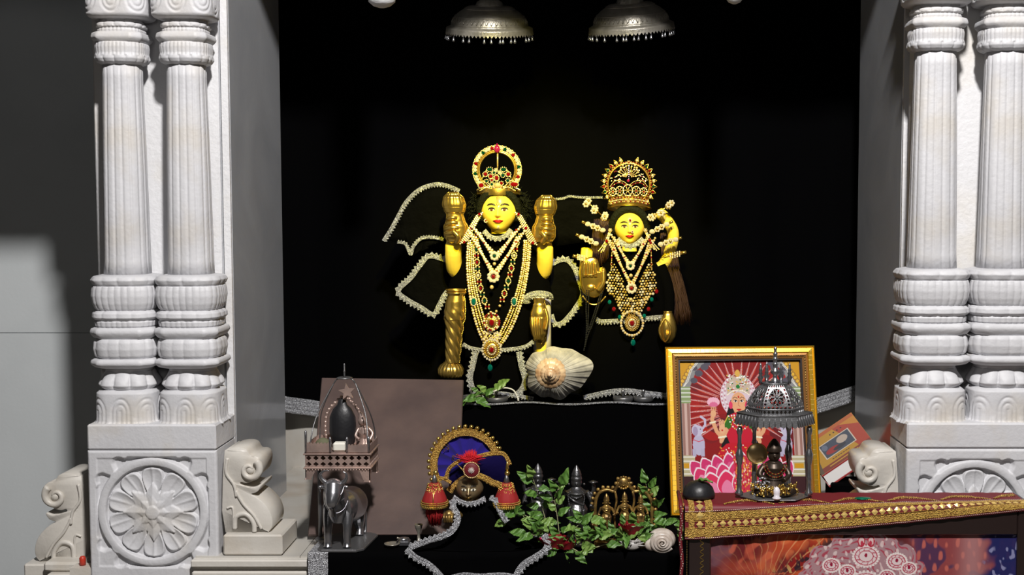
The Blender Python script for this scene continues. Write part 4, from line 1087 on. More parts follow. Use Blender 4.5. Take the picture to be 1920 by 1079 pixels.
mb = MB(); A = P(1252, 584, 3.575); B = P(1252, 645, 3.575); H = A.z-B.z
mb.lathe([(.004, 0), (.013, .004), (.021, H*.22), (.0245, H*.45), (.021, H*.68), (.014, H*.88), (.010, H)], 48, B, fn=lambda t, k, r: r*(1+.05*abs(sin(t*2.5+.7))))
for v in mb.v: v.y = A.y+(v.y-A.y)*.7
mb.tube([P(1252, 585, 3.575)+Vector((.011*cos(a), .008*sin(a), 0)) for a in [2*PI*k/20 for k in range(20)]], .0018, 6, 0, True)
for s in (-1, 1): mb.tube(smooth_path(PP([(1247, 596, 3.560), (1247+s*10, 616, 3.558), (1247+s*7, 634, 3.56), (1247, 643, 3.567)], 0), 5), [.001+.003*sin(PI*k/15) for k in range(16)], 8)
mb.build('lotus_bud', 'gold', ID2)
def vneck2(*a, **k):
    o = vneck(*a, **k); o.parent = None; 
    o.data.transform(Matrix.Translation(wloc(ID)-wloc(ID2))); o.parent = ID2; return o
vneck2('necklace', (1152, 446), (1182, 500), (1212, 446), 3.548, .0034, [[2, 3, 3], [3, 2, 0, 2, 1], [3, 2, 2]], 3, 6.6, 2,
      extra=lambda g: (flower(g, P(1182, 499, 3.541), .0088, .0044, 9, 2, 4, .0044), g.sph(P(1183, 517, 3.541), .0052, 10, 6, (1, 1, 1), 3)))
vneck2('necklace', (1144, 452), (1184, 536), (1222, 452), 3.554, .0034, [[2, 3, 3], [2, 3, 0, 3, 1], [3, 3, 2]], 3, 6.8, 2,
      extra=lambda g: (flower(g, P(1184, 541, 3.546), .0110, .0050, 9, 2, 1, .0055), g.sph(P(1183, 562, 3.546), .005, 10, 6, (1, 1, 1.05), 3)))
g = MB(); trim(g, smooth_path(PP([(1158, 448, 3.57), (1168, 456, 3.555), (1181, 462, 3.55), (1195, 456, 3.555), (1206, 447, 3.57)], 0), 5), .012, .4, 1); g.build('neck_trim', 'silver_brocade', ID2)
g = MB(); rnd = random.Random(3)
# bib of beads: outer edge points
def bib_edge(t):  # t 0 top .. 1 bottom -> half width in px
    return 40 if t < .0 else (39+8*sin(min(1, t/.45)*PI/2) if t < .45 else 47*(1-(t-.45)/.55*.72))
for s in (-1, 1):
    beads(g, smooth_path(PP([(1184+s*36, 452), (1184+s*37, 480), (1184+s*38, 505)], 3.562), 6), .0022, mis=[0, 3, 1, 0])
for r_ in range(21):
    py = 500+r_*5.0; t = r_/20; hw = bib_edge(t); inner = max(0, 30-r_*2.3)
    for k in range(-9, 10):
        dx = k*5.4+(2.7 if r_ % 2 else 0)
        if abs(dx) > hw or abs(dx) < inner: continue
        px = 1184+dx; yy = py+abs(dx)*-.10+rnd.uniform(-.6, .6)
        g.sph(P(px, yy, 3.567-.002*((k+r_) % 2)), rnd.choice([.0034, .0041, .0030]), 7, 4, (1, .7, 1), rnd.choice([2, 3, 0, 0]), False)
for px, py, mi in ((1231, 547, 1), (1222, 562, 5), (1143, 567, 5), (1151, 580, 1), (1216, 580, 1), (1162, 595, 5), (1208, 593, 5)): g.sph(P(px, py, 3.56), .0062, 9, 6, (.9, .7, 1.05), mi, False)
c = P(1185, 606, 3.55)
for j in range(28): a = 2*PI*j/28; g.sph(c+Vector((.0305*cos(a), 0, .034*sin(a)-.001)), .0040, 7, 4, (1, .7, 1), 2 if j % 2 else 3, False)
pend(g, c, .0190, .0215, 1, ((1.0, .0024, 0), (.80, .0020, 3), (.50, .0022, 2)), .36)
g.tube([P(1187, 633, 3.55)+Vector((.003*cos(a), 0, .004*sin(a))) for a in [2*PI*k/12 for k in range(12)]], .0010, 5, 0, True); g.sph(P(1187, 643, 3.548), .0085, 12, 7, (.85, .6, 1.1), 5, False)
g.build('bib_necklace', JW, ID2)
# ================================================================ hanging canopies
def canopy(label, cx, top, rim, hw, Y, tilt_x, tilt_y, seed):
    c = P(cx, rim, Y); R = hw*mpp(Y); t = thing('hanging_canopy', label, 'canopy', c, 'silver canopies hanging over the idols')
    H = (rim-top)*mpp(Y)
    Mx = Matrix.Translation(c) @ Matrix.Rotation(tilt_y, 4, 'Y') @ Matrix.Rotation(tilt_x, 4, 'X') @ Matrix.Translation(-c)
    mb = MB(); mb.T = Mx
    pr = [(1.0, .0), (1.0, .05), (.93, .10), (.90, .12), (.89, .16), (.86, .28), (.80, .42), (.70, .55), (.58, .65), (.56, .66), (.54, .70), (.50, .73), (.32, .75), (.31, .79), (.28, .87), (.20, .94), (.10, .99), (.03, 1.0), (.02, 1.02)]
    def fn(t_, k, r):
        q = r/R
        if .58 < q < .88: return r*(1+.010*abs(sin(t_*22))*(abs(sin(k*40))))
        if .1 < q < .32: return r*(1+.03*abs(cos(t_*8)))
        return r
    mb.lathe([(a*R, c.z+b*H) for a, b in pr], 144, (c.x, c.y, 0), fn=fn, cap=False)
    mb.lathe([(a*R*.985, c.z+b*H-.0015) for a, b in pr], 96, (c.x, c.y, 0), cap=False)
    for q, zz in ((.885, .17), (.80, .425), (.57, .665), (.315, .76)):
        mb.tube([(c.x+R*q*cos(a), c.y+R*q*sin(a), c.z+H*zz) for a in [2*PI*k/72 for k in range(72)]], .0016, 6, 0, True)
    # chased zigzag band
    for k in range(48):
        a = 2*PI*k/48; b = a+PI/48; p = (c.x+R*.885*cos(a), c.y+R*.885*sin(a), c.z+H*.22); q = (c.x+R*.835*cos(b), c.y+R*.835*sin(b), c.z+H*.37); r_ = (c.x+R*.885*cos(b+PI/48), c.y+R*.885*sin(b+PI/48), c.z+H*.22)
        mb.tube([p, q, r_], .0010, 4)
    mb.build('dome', 'silver_aged', t)
    mb = MB(); mb.T = Mx; n = 72
    for k in range(n):
        a0, a1 = 2*PI*k/n, 2*PI*(k+1)/n; am = (a0+a1)/2
        mb.prism([(c.x+R*1.0*cos(a0), c.y+R*sin(a0), c.z+.004), (c.x+R*1.01*cos(a0), c.y+R*1.01*sin(a0), c.z-.006), (c.x+R*1.02*cos(am), c.y+R*1.02*sin(am), c.z-.013), (c.x+R*1.01*cos(a1), c.y+R*1.01*sin(a1), c.z-.006), (c.x+R*cos(a1), c.y+R*sin(a1), c.z+.004)], (-.001*cos(am), -.001*sin(am), 0))
    mb.build('scalloped_edge', 'silver_aged', t)
    rnd = random.Random(seed)
    for k in range(44):
        a = 2*PI*k/44+rnd.uniform(-.04, .04)
        if rnd.random() < .2: continue
        b = Mx @ Vector((c.x+R*1.0*cos(a), c.y+R*1.0*sin(a), c.z-.008)); d = Vector((rnd.uniform(-.1, .1), rnd.uniform(-.1, .1), -1)).normalized()
        m2 = MB(); m2.tube([b, b+d*.007], .0007, 4); m2.tube([b+d*.006, b+d*.010, b+d*.015, b+d*.019, b+d*.021], [.0012, .0022, .0040, .0042, .0012], 8); m2.build('dangling_bell', 'silver', t)
    m2 = MB(); top_ = Mx @ Vector((c.x, c.y, c.z+H)); m2.sph(top_+Vector((0, 0, .004)), .006, 12, 8)
    zz = top_.z+.008; k = 0
    while zz < 2.69:
        e = Vector((1, 0, 0)) if k % 2 else Vector((0, 1, 0)); cc = Vector((top_.x, top_.y, zz+.006))
        m2.tube([cc+e*.0035*cos(a)+Vector((0, 0, .008*sin(a))) for a in [2*PI*j/10 for j in range(10)]], .0011, 4, 0, True); zz += .0125; k += 1
    m2.tube([(top_.x, top_.y, zz-.01), (top_.x, top_.y, 2.7)], .002, 6)
    m2.build('chain', 'silver', t)
canopy('silver hanging canopy with bell fringe, left one, above the taller idol', 918, -2, 55, 80, 3.66, math.radians(13), math.radians(1.2), 4)
canopy('silver hanging canopy with bell fringe, right one, tilted higher toward its right side', 1184, -8, 50, 79, 3.66, math.radians(13), math.radians(-4.5), 8)

# ================================================================ things on the ledge
def whorl_shell(name, label, c, R, mats, groups=None, tilt=0):
    pass
cs = P(1040, 760, 3.47); cs.z = ZL
CS = thing('conch_shell', 'large ribbed conch shell with orange spire, standing on the ledge between the idols', 'shell', cs)
o = P(1031, 699, 3.46); mb = MB(); u1 = mpp(3.46)
def cf2(u, v):
    # outer skirt: fluted disc with radial ribs and a flared lip to the right
    th = 2*PI*u; r = 20+(34+3*sin(th*5+1)+2*sin(th*9))*v
    if cos(th) > 0: r += v*v*24*max(0, cos(th-.15))**2.6
    zz = r*sin(th)
    if sin(th) < 0: zz *= 1.0
    zz *= 1-.20*max(0, sin(th))**.5*v
    x = r*cos(th)*(.86 if cos(th) < 0 else 1); d = 14-22*v+24*v*v*.6+1.8*sin(th*34)*v+1.2*sin(th*67+v*4)*v
    return (o.x+x*u1, o.y-.020+(.052*v*v)-.0016*sin(th*34)*v-.0008*sin(th*71), o.z+zz*u1)
mb.grid(cf2, 260, 24, cu=True)
mb.grid(lambda u, v: (lambda p: (p[0], p[1]+.006+.03*v*(1-v), p[2]))(cf2(u, v)), 120, 12, cu=True)
mb.sph((o.x, o.y+.018, o.z), .040, 24, 14, (1, .7, 1))
mb.build('outer_whorl', 'shell', CS)
mb = MB()
for k, (R, y0, h) in enumerate(((27.5, -.014, .016), (17.5, -.026, .013), (11, -.036, .009), (6, -.043, .007))):
    c = (o.x+(2-k*.3)*u1, 0, o.z)
    rr = R*u1
    mb.lathe([(rr*.98, o.y+.006), (rr*1.04, o.y+y0), (rr*.97, o.y+y0-h*.35), (rr*.62, o.y+y0-h*.75), (rr*.001, o.y+y0-h*.8)], 90, c, axis='y', fn=lambda t, k2, r, K=k: r*(1+.045*abs(sin(t*(9-K)))+.01*sin(t*31)), mi=0 if k < 2 else 1, cap=False)
mb.sph((o.x, o.y-.052, o.z), .0045, 12, 8)
mb.build('spire', ['shell_spire', 'shell_spire'], CS)
# round metal lids with knobs
def lid(label, px, py, hw, Y):
    c = P(px, py, Y); z = ZL+.0012; R = hw*mpp(Y); t = thing('lidded_dish', label, 'dish', (c.x, Y, z), 'round metal dishes on the ledge')
    mb = MB(); mb.lathe([(R*.92, 0), (R, .002), (R, .012), (R*.93, .0145), (R*.9, .0125), (.001, .0118)], 48, (c.x, Y, z)); mb.build('disc', 'silver_dark', t)
    mb = MB(); mb.lathe([(.003, .0115), (.003, .022), (.0052, .025), (.005, .031), (.001, .033)], 20, (c.x, Y, z)); mb.build('knob', 'silver', t)
lid('dark round metal dish with knob, on the ledge next to the brown board', 884, 755, 21, 3.535)
lid('dark round metal dish with knob, on the ledge left of the big shell', 931, 755, 22, 3.530)
lid('dark round metal dish with knob, below the right idol hem, left one', 1168, 758, 19, 3.530)
lid('dark round metal dish with knob, below the right idol hem, nearest the picture frame', 1206, 757, 19, 3.535)

# ================================================================ leafy sprigs
def leaf_mesh(seed, L=.030, W=.018, fold=.35, m='leaf'):
    rnd = random.Random(seed); mb = MB(); n = 12
    c1, c2 = rnd.uniform(-.5, .5), rnd.uniform(.2, 1.2)
    def f(u, v):
        s = u*2-1; w = W*.5*sin(PI*min(1, v**.75))**.8*(1+.06*sin(v*38))*(1-.25*v); y = v*L
        return (s*w, y, -abs(s)*-w*fold-c2*v*v*L*.35+.002*sin(v*14+s*3+seed))
    mb.grid(f, 9, n*2); 
    vs = len(mb.v); mb.grid(lambda u, v: (lambda p: (p[0], p[1], p[2]-.0005))(f(u, v)), 9, n*2)
    mb.tube([(0, -L*.22, .0), (0, 0, .0), f(.5, .3), f(.5, .6)], [.0007, .0007, .0005, .0003], 4)
    me = mb.build('leaf', m); me.hide_render = False; return me
LEAF = [leaf_mesh(k, .030+.004*(k % 3), .019+.003*(k % 2), .2+.15*(k % 3), 'leaf_light' if k % 4 == 3 else 'leaf') for k in range(8)]
def sprig(label, pts, Y, leaves, seed, size=1.0, group='green leafy sprigs around the small figurines', name='leafy_sprig'):
    rnd = random.Random(seed); path = smooth_path([P(p[0], p[1], Y+(p[2] if len(p) > 2 else 0)) for p in pts], 5)
    t = thing(name, label, 'sprig', path[0], group)
    mb = MB(); mb.tube(path, [.0014*(1-.5*k/len(path)) for k in range(len(path))], 6)
    N = len(path)
    for k in range(leaves):
        q = (k+1)/(leaves) if leaves > 1 else 1; i = min(N-1, int(q*(N-1))); b = path[i]
        d = (path[min(i+1, N-1)]-path[max(0, i-1)]).normalized()
        side = 1 if k % 2 else -1
        a = Vector((side*rnd.uniform(.4, 1), -rnd.uniform(.1, .9), rnd.uniform(-.5, .8))).normalized(); a = (a+d*.5).normalized()
        if k == leaves-1: a = (d+Vector((0, -.4, 0))).normalized()
        nrm = Vector((rnd.uniform(-.4, .4), -1, rnd.uniform(0, .8))); nrm = (nrm-a*nrm.dot(a)).normalized(); x = a.cross(nrm)
        s = size*rnd.uniform(.75, 1.25); src = LEAF[rnd.randrange(8)]
        lf_ = src.copy(); COL.objects.link(lf_); lf_.parent = t
        pet = b+a*.008*s; mb.tube([b, pet], .0008, 4)
        R = Matrix((x, a, nrm)).transposed().to_4x4()
        lf_.matrix_local = Matrix.Translation(pet-wloc(t)) @ R @ Matrix.Scale(s, 4)
    mb.build('stem', 'stem', t)
    return t
sprig('green leafy twig lying on the ledge beside the brown board', [(872, 752), (890, 745), (915, 738), (930, 728)], 3.50, 7, 2, 1.15, 'green twigs lying on the ledge')
sprig('small green twig lying on the ledge behind the two left lids', [(935, 748), (915, 742), (900, 735)], 3.53, 4, 5, 1.0, 'green twigs lying on the ledge')
mb = MB(); mb.tube(smooth_path(PP([(925, 735), (945, 728), (962, 732), (970, 745), (972, 752)], 3.49), 6), [.002]*20+[.0026]*5, 8)
rootb = P(950, 748, 3.49); tag(mb.build('flower_stalk', 'white_cloth', None, rootb), 'pale curved stalk lying on the ledge left of the big shell', 'stalk')
SP = [  # label bits, points, Y, leaves
 ('green sprig of leaves rising in front of the left silver figurine', [(1030, 1005), (1020, 965, .01), (1010, 930), (1000, 900, -.01)], 3.02, 10),
 ('green sprig of leaves spreading left toward the turbaned idol', [(1028, 995), (1000, 975), (975, 965), (955, 972)], 3.00, 10),
 ('low green sprig beside the dark red petals, left of the figurines', [(1040, 1010), (1010, 1005), (985, 1000)], 2.99, 8),
 ('green sprig of leaves standing between the two silver figurines', [(1050, 1015), (1045, 970), (1040, 935), (1048, 915)], 3.01, 11),
 ('green sprig of leaves at the feet of the right silver figurine', [(1060, 1020), (1080, 990), (1100, 975), (1085, 985)], 3.00, 9),
 ('green sprig lying in front of the right silver figurine', [(1070, 1030), (1095, 1015), (1120, 1005), (1138, 1000)], 2.985, 10),
 ('green sprig lying under the gold triple shrine', [(1115, 1028), (1145, 1018), (1170, 1008), (1185, 1000)], 2.985, 9),
 ('green sprig rising at the right end of the gold triple shrine', [(1225, 1010), (1222, 970), (1218, 935), (1212, 912)], 3.04, 11),
 ('green sprig curling over the red petals before the gold shrine', [(1150, 1010), (1165, 990), (1185, 985), (1195, 995)], 2.99, 7),
 ('green sprig lying beside the white snail shell near the picture', [(1225, 1005), (1240, 985), (1258, 980), (1268, 990)], 3.02, 9),
 ('green sprig lying lowest, just above the black cloth edge', [(1085, 1036), (1075, 1030), (1060, 1028), (1050, 1030)], 2.975, 6),
 ('loose green sprig behind the small grey shell', [(1150, 1030), (1170, 1020), (1190, 1014), (1200, 1005)], 3.0, 7)]
for k, (lb, pts, Y, n) in enumerate(SP):
    t_ = sprig(lb, pts, Y, n, 20+k)
for l in LEAF: bpy.data.objects.remove(l)
# red rose heads
def rose(label, px, py, Y, s, seed):
    rnd = random.Random(seed); c = P(px, py, Y); t = thing('rose_bloom', label, 'flower', c, 'dark red roses among the leaves')
    for k in range(13):
        a = k*2.4; q = .25+.75*k/13; mb = MB(); tilt = .05+.55*q
        def f(u, v):
            s_ = (u*2-1); w = .016*s*(.5+.5*q)*sin(PI*min(1, .12+v*.8))**.6
            r = (.004+.012*q)*s; h = v*.019*s
            ang = a+s_*.9*(1-.3*v); rr = r+sin(tilt)*h*(.8+.4*v*q); 
            return (c.x+rr*cos(ang)+.001*sin(s_*5+v*4+k), c.y-.006+rr*sin(ang)*.9, c.z-.006*s+cos(tilt)*h*(1-.25*s_*s_)+.0012*sin(s_*7+k))
        mb.grid(f, 9, 7); mb.grid(lambda u, v: (lambda p: (p[0], p[1]+.0003, p[2]-.0004))(f(u, v)), 9, 7)
        mb.build('petal', 'petal_pink' if k % 5 == 4 else 'petal_red', t)
rose('dark red rose lying low in front of the two silver figurines', 1040, 1018, 2.99, 1.5, 1)
rose('crimson rose lying beside the first, toward the silver figurines', 1062, 1022, 2.985, 1.1, 2)
rose('dark red rose lying in front of the gold triple shrine', 1185, 992, 3.0, 1.4, 3)

# snail shell and small rough shell
c = P(1241, 1015, 2.985); sn = thing('snail_shell', 'smooth white spiral snail shell at the foot of the leaves near the picture', 'shell', (c.x, c.y, ZP))
mb = MB(); u3 = mpp(2.985); mb.sph((c.x, c.y+.012, c.z), 27*u3, 32, 20, (1, .75, .82))
pts = []
for k in range(120): a = -.6-k*.20; r = 20*u3*(1-k/126); pts.append((c.x+r*cos(a), c.y-.008-.020*(k/120)**.8, c.z+r*sin(a)*.85))
mb.tube(pts, [6.2*u3*(1-k/135) for k in range(120)], 12); mb.sph((c.x-20*u3, c.y, c.z-8*u3), 12*u3, 16, 10, (1.1, .8, 1.0))
mb.build('spiral_body', 'shell_white', sn)
c = P(1185, 1023, 2.98); mb = MB(); rnd = random.Random(2)
mb.sph(c, 12*u3, 20, 12, (1.4, .8, .8))
for k in range(26):
    a = rnd.uniform(0, 2*PI); b = rnd.uniform(-.3, 1.2); d = Vector((cos(a)*cos(b)*1.4, -abs(sin(a)*cos(b)), sin(b)*.8)); mb.tube([c+d*8*u3, c+d*(15+rnd.random()*6)*u3], [.0035, .0008], 6)
tag(mb.build('spiny_shell', 'shell', None, Vector((c.x, c.y, ZP))), 'small rough spiny grey shell beside the white snail shell', 'shell')

# ================================================================ brown board
def quad_board(name, m, TL, TR, BR, BL, th, bev=.003):
    n = (TR-TL).cross(BL-TL).normalized(); n = n if n.y > 0 else -n
    mb = MB(); mb.prism([TL, TR, BR, BL], n*th, 0, bev); return mb, n
TL, TR, BR, BL = P(603, 708, 3.50), P(869, 712, 3.50), P(858, 1009, 3.13), P(577, 1008, 3.13)
BL.z = BR.z = ZP+.001
mb, n = quad_board('x', '', TL, TR, BR, BL, .014)
tag(mb.build('wooden_board', 'board_brown', None, (BL+BR)/2), 'plain brown board leaning against the ledge behind the silver bull', 'board')

# ================================================================ silver throne
def ringcell(mb, f, u0, u1, v0, v1, hole, th, mi=0, rot=False, n=8):
    """plate cell with a hole; f(u,v,w)->point"""
    out = [(0, 0), (.5, 0), (1, 0), (1, .5), (1, 1), (.5, 1), (0, 1), (0, .5)]
    inn = []
    for (x, y) in out:
        a = math.atan2(y-.5, x-.5); r = hole*(1/(abs(cos(a))+abs(sin(a))) if rot else 1); inn.append((.5+r*cos(a), .5+r*sin(a)))
    g = lambda p, w: f(u0+(u1-u0)*p[0], v0+(v1-v0)*p[1], w)
    vs = [g(p, 0) for p in out]+[g(p, 0) for p in inn]+[g(p, th) for p in out]+[g(p, th) for p in inn]
    fs = []
    for i in range(8):
        j = (i+1) % 8; fs += [(i, j, 8+j, 8+i), (16+i, 24+i, 24+j, 16+j), (8+i, 8+j, 24+j, 24+i)]
    mb.add(vs, fs, mi, False)
A = P(573, 898, 2.99); zf = A.z; y0, y1 = 2.985, 3.10
def zx(py): return P(630, py, 2.99).z
x0, x1 = P(573, 870, 2.99).x, P(694, 870, 2.99).x
TH = thing('miniature_throne', 'small silver and copper toned throne with arched wires, pierced base and dark stone on it', 'throne', ((x0+x1)/2, 3.04, zx(902)))
mb = MB(); zb0, zb1 = zx(876), zx(853); W = x1-x0; D = y1-y0
for side in range(4):
    L = W if side % 2 == 0 else D; nx = 9 if side % 2 == 0 else 8
    def f(u, v, w):
        z = zb0+(zb1-zb0)*v
        if side == 0: return (x0+W*u, y0+w, z)
        if side == 1: return (x1-w, y0+D*u, z)
        if side == 2: return (x0+W*u, y1-w, z)
        return (x0+w, y0+D*u, z)
    for i in range(nx):
        for j in range(2): ringcell(mb, f, i/nx, (i+1)/nx, j/2, (j+1)/2, .40, .002, rot=True)
mb.build('pierced_panel', 'copper_silver', TH)
mb = MB()
for zz, g in ((zb1, .004), (zb0-.004, .004)): mb.box(x0-g, x1+g, y0-g, y1+g, zz, zz+.004, 0, .0012)
mb.box(x0+.002, x1-.002, y0+.002, y1-.002, zb1+.004, zb1+.006)
for i in range(22):
    x = x0+W*(i+.5)/22; mb.sph((x, y0-.001, zb0-.006), .0022, 6, 4)
mb.build('seat_tray', 'copper_silver', TH)
for sx in (0, 1):
    for sy in (0, 1):
        mb = MB(); xa_, ya_ = (x1 if sx else x0), (y1 if sy else y0); dx = -1 if sx else 1; dy = -1 if sy else 1; zt_, zz = zb0-.004, zx(899 if not sx else 904)
        mb.prism([(xa_, ya_, zt_), (xa_+dx*.034, ya_, zt_), (xa_+dx*.024, ya_, zt_-.005), (xa_+dx*.016, ya_, zz+.006), (xa_+dx*.013, ya_, zz+.003), (xa_+dx*.016, ya_, zz), (xa_-dx*.002, ya_, zz), (xa_, ya_, zz+.004)], (0, dy*.002, 0))
        mb.prism([(xa_, ya_, zt_), (xa_, ya_+dy*.030, zt_), (xa_, ya_+dy*.022, zt_-.005), (xa_, ya_+dy*.014, zz+.006), (xa_, ya_+dy*.012, zz+.003), (xa_, ya_+dy*.014, zz), (xa_, ya_-dy*.002, zz), (xa_, ya_, zz+.004)], (dx*.002, 0, 0))
        mb.build('leg', 'copper_silver', TH)
mb = MB(); zr = zb1+.006
def crenel(xa, xb, y, hgt):
    n = 7; pts = [(xa, y, zr)]
    for i in range(n*4+1): q = i/(n*4); pts.append((xa+(xb-xa)*q, y, zr+hgt+.004*abs(sin(q*n*PI))))
    pts.append((xb, y, zr)); mb.prism(pts, (0, .0018, 0))
crenel(x0+.002, x0+W*.39, y0, .020); crenel(x0+W*.66, x1-.002, y0, .016); crenel(x0+.002, x1-.002, y1-.002, .018)
pts = [(x1, y0, zr)]+[(x1, y0+D*i/28, zr+.014+.004*abs(sin(i/4*PI))) for i in range(29)]+[(x1, y1, zr)]; mb.prism(pts, (-.0018, 0, 0)); mb.prism([(p[0]-W, p[1], p[2]) for p in pts], (.0018, 0, 0))
mb.build('rail', 'copper_silver', TH)
for px, top in ((x0+.002, 808), (x0+W*.39, 820), (x0+W*.65, 820), (x1-.002, 819)):
    mb = MB(); mb.tube([(px, y0+.001, zr), (px, y0+.001, zx(top)-.002), (px, y0+.001, zx(top)+.001)], [.0028, .0030, .001], 10); mb.build('rail_post', 'silver', TH)
zt = zx(716); ctr = P(646, 716, 3.04)
for sx, sy in ((0, 0), (1, 0), (0, 1), (1, 1)):
    mb = MB(); xb = x1-.006 if sx else x0+.012; yb = y1-.008 if sy else y0+.006; tx = ctr.x+(.014 if sx else -.014)
    mb.tube(smooth_path([(xb, yb, zr), (xb+(.0 if sx else .002), yb, zr+.035), (xb+(-.008 if sx else .012), (yb+3.04)/2, zr+.085), (tx+(.012 if sx else -.012), 3.04, zt-.012), (tx, 3.04, zt)], 6), .0016, 6); mb.build('arched_wire', 'silver_dark', TH)
mb = MB(); mb.lathe([(.018, 0), (.019, .002), (.015, .004)], 24, (ctr.x, 3.04, zt)); mb.lathe([(.0026, .004), (.0022, .016), (.003, .018), (.0018, .020), (.0020, .034), (.001, .037)], 10, (ctr.x, 3.04, zt)); mb.build('top_finial', 'silver_dark', TH)
mb = MB(); mb.tube([(x0+.012, 3.085, zb0-.01), (x0+.012, 3.085, ZP+.005)], .005, 12); mb.lathe([(.013, 0), (.013, .004), (.006, .008)], 24, (x0+.012, 3.085, ZP+.001)); mb.box(x0+.004, ctr.x+.016, 3.07, 3.095, zb0-.012, zb0-.0045); mb.build('stand_post', 'silver_dark', TH)
# copper back arch on the throne
mb = MB()
pts = smooth_path(PP([(612, 828), (610, 800), (614, 775), (628, 758), (645, 745), (662, 758), (674, 775), (678, 800), (676, 828)], 3.085), 5)
mb.tube(pts, .0035, 8, flat=.6)
for p in resample(pts, .011): mb.sph(p+Vector((0, -.001, .003)), .0040, 8, 5, (1, .5, 1))
mb.build('back_arch', 'copper_silver', TH)
c = P(643, 794, 3.05); mb = MB()
mb.lathe([(.020, zr+.001), (.028, zr+.012), (.0325, zr+.040), (.031, c.z+.016), (.022, c.z+.036), (.012, c.z+.046), (.009, c.z+.056), (.001, c.z+.062)], 40, (c.x, 3.045, 0), fn=lambda t, k, r: r*(1+.02*sin(t*3+k*5)))
for v in mb.v: v.y = 3.045+(v.y-3.045)*.62
tag(mb.build('dark_stone_idol', 'black_stone', None, Vector((c.x, 3.045, zr))), 'smooth black rounded stone standing on the miniature throne', 'stone')
c = P(651, 735, 3.03); pts = []
for k in range(10): a = PI/2+.12+2*PI*k/10; r = (17 if k % 2 == 0 else 7.5)*mpp(3.03); pts.append((c.x+r*cos(a), 3.026, c.z+r*sin(a)))
mb = MB(); mb.prism([Vector(p) for p in pts], (0, .005, 0), 0, .001); mb.tube([(c.x-.004, 3.034, c.z-.008), (c.x-.008, 3.05, c.z-.028)], .002, 6)
tag(mb.build('star_ornament', 'copper_silver', None, c), 'pale copper star on top of the black stone in the throne', 'ornament')
mb = MB(); c = P(606, 815, 3.02)
mb.sph((c.x, 3.015, zr+.013), .0195, 24, 14, (.95, .7, .85)); tag(mb.build('round_cushion', 'cushion_olive', None, Vector((c.x, 3.015, zr))), 'small olive brown round bundle at the left inside the throne', 'cushion')
mb = MB(); c = P(637, 828, 3.0); mb.box(c.x-.0155, c.x+.0155, 2.990, 3.012, zr+.0005, zr+.022, 0, .004); tag(mb.build('folded_cloth', 'white_cloth', None, Vector((c.x, 3.0, zr))), 'small off-white folded cloth at the front of the throne', 'cloth')
mb = MB(); c = P(682, 800, 3.05)
mb.lathe([(.018, 0), (.020, .008), (.014, .022), (.017, .034), (.014, .046), (.006, .052)], 24, (c.x, 3.06, zr)); mb.sph((c.x-.004, 3.055, zr+.062), .011, 16, 10); mb.tube(smooth_path([(c.x-.012, 3.05, zr+.046), (c.x-.018, 3.04, zr+.030), (c.x-.008, 3.035, zr+.022)], 4), .004, 8); mb.tube(smooth_path([(c.x+.012, 3.05, zr+.046), (c.x+.022, 3.045, zr+.034), (c.x+.016, 3.035, zr+.020)], 4), .004, 8)
mb.tube([(c.x-.006, 3.058, zr+.07), (c.x-.010, 3.058, zr+.084)], [.009, .003], 8)
fo = mb.build('seated_figurine', 'copper_silver', None, Vector((c.x, 3.06, zr))); r = fo.modifiers.new('f', 'REMESH'); r.mode = 'VOXEL'; r.voxel_size = .0012; r.use_smooth_shade = True
tag(fo, 'tiny copper toned seated figurine at the right side of the throne', 'figurine')

# ================================================================ silver bull
c = P(635, 1025, 3.02); BU = thing('bull_statue', 'polished silver bull statue with curved horns facing the viewer, under the throne', 'statue', (c.x, 3.03, ZP))
mb = MB(); a, b = P(592, 1030, 2.965), P(680, 1030, 2.965); zt = ZP+.008
pl = [(a.x+.012, 2.968), (b.x-.016, 2.968), (b.x, 2.985), (b.x+.012, 3.11), (b.x-.01, 3.13), (a.x+.03, 3.13), (a.x+.002, 3.10), (a.x, 2.985)]
mb.prism([Vector((x, y, ZP+.001)) for x, y in pl], (0, 0, .007), 0, .0015); mb.build('base_plate', 'silver_dark', BU)
mb = MB(); ZB = zt
def B(px, py, Y): return P(px, py, Y)
def tp(pts, rs, seg=48):
    p = smooth_path(pts, 5); n = len(p); R = []
    for k in range(n): q = k/5; i = min(len(rs)-2, int(q)); R.append(rs[i]+(rs[i+1]-rs[i])*(q-i))
    mb.tube(p, R, seg)
tp([B(632, 956, 2.992), B(639, 951, 3.02), B(649, 948, 3.06), B(658, 945, 3.09), B(662, 948, 3.105)], [.034, .042, .043, .043, .034])
tp([B(632, 918, 3.035), B(640, 912, 3.045)], [.020, .012])
for sx, px, fy in ((-1, 615, 2.990), (1, 651, 2.990)):
    f_ = B(px, 1024, fy); f_.z = ZB; tp([B(px+2-sx*2, 950, fy+.018), B(px+1, 970, fy+.008), B(px, 993, fy), Vector((f_.x, f_.y, ZB+.012)), Vector((f_.x, f_.y-.003, ZB))], [.018, .0135, .0098, .0088, .0112], 12)
for px, fy in ((652, 3.095), (674, 3.10)):
    f_ = B(px, 1010, fy); f_.z = ZB; tp([B(px-4, 950, fy), B(px-2, 970, fy-.006), B(px, 988, fy+.008), Vector((f_.x, f_.y+.004, ZB+.012)), Vector((f_.x, f_.y, ZB))], [.023, .017, .0105, .0090, .0112], 12)
tp([B(630, 938, 2.99), B(627, 925, 2.965), B(626, 918, 2.955)], [.029, .026, .022])
mb.sph(B(625, 912, 2.948), .0215, 24, 16, (1.05, .9, .85))
tp([B(625, 912, 2.945), B(624, 930, 2.930), B(622, 942, 2.922), B(622, 949, 2.922)], [.0205, .0190, .0145, .0115])
mb.sph(B(622, 946, 2.918), .0115, 18, 12, (1.05, .8, .85))
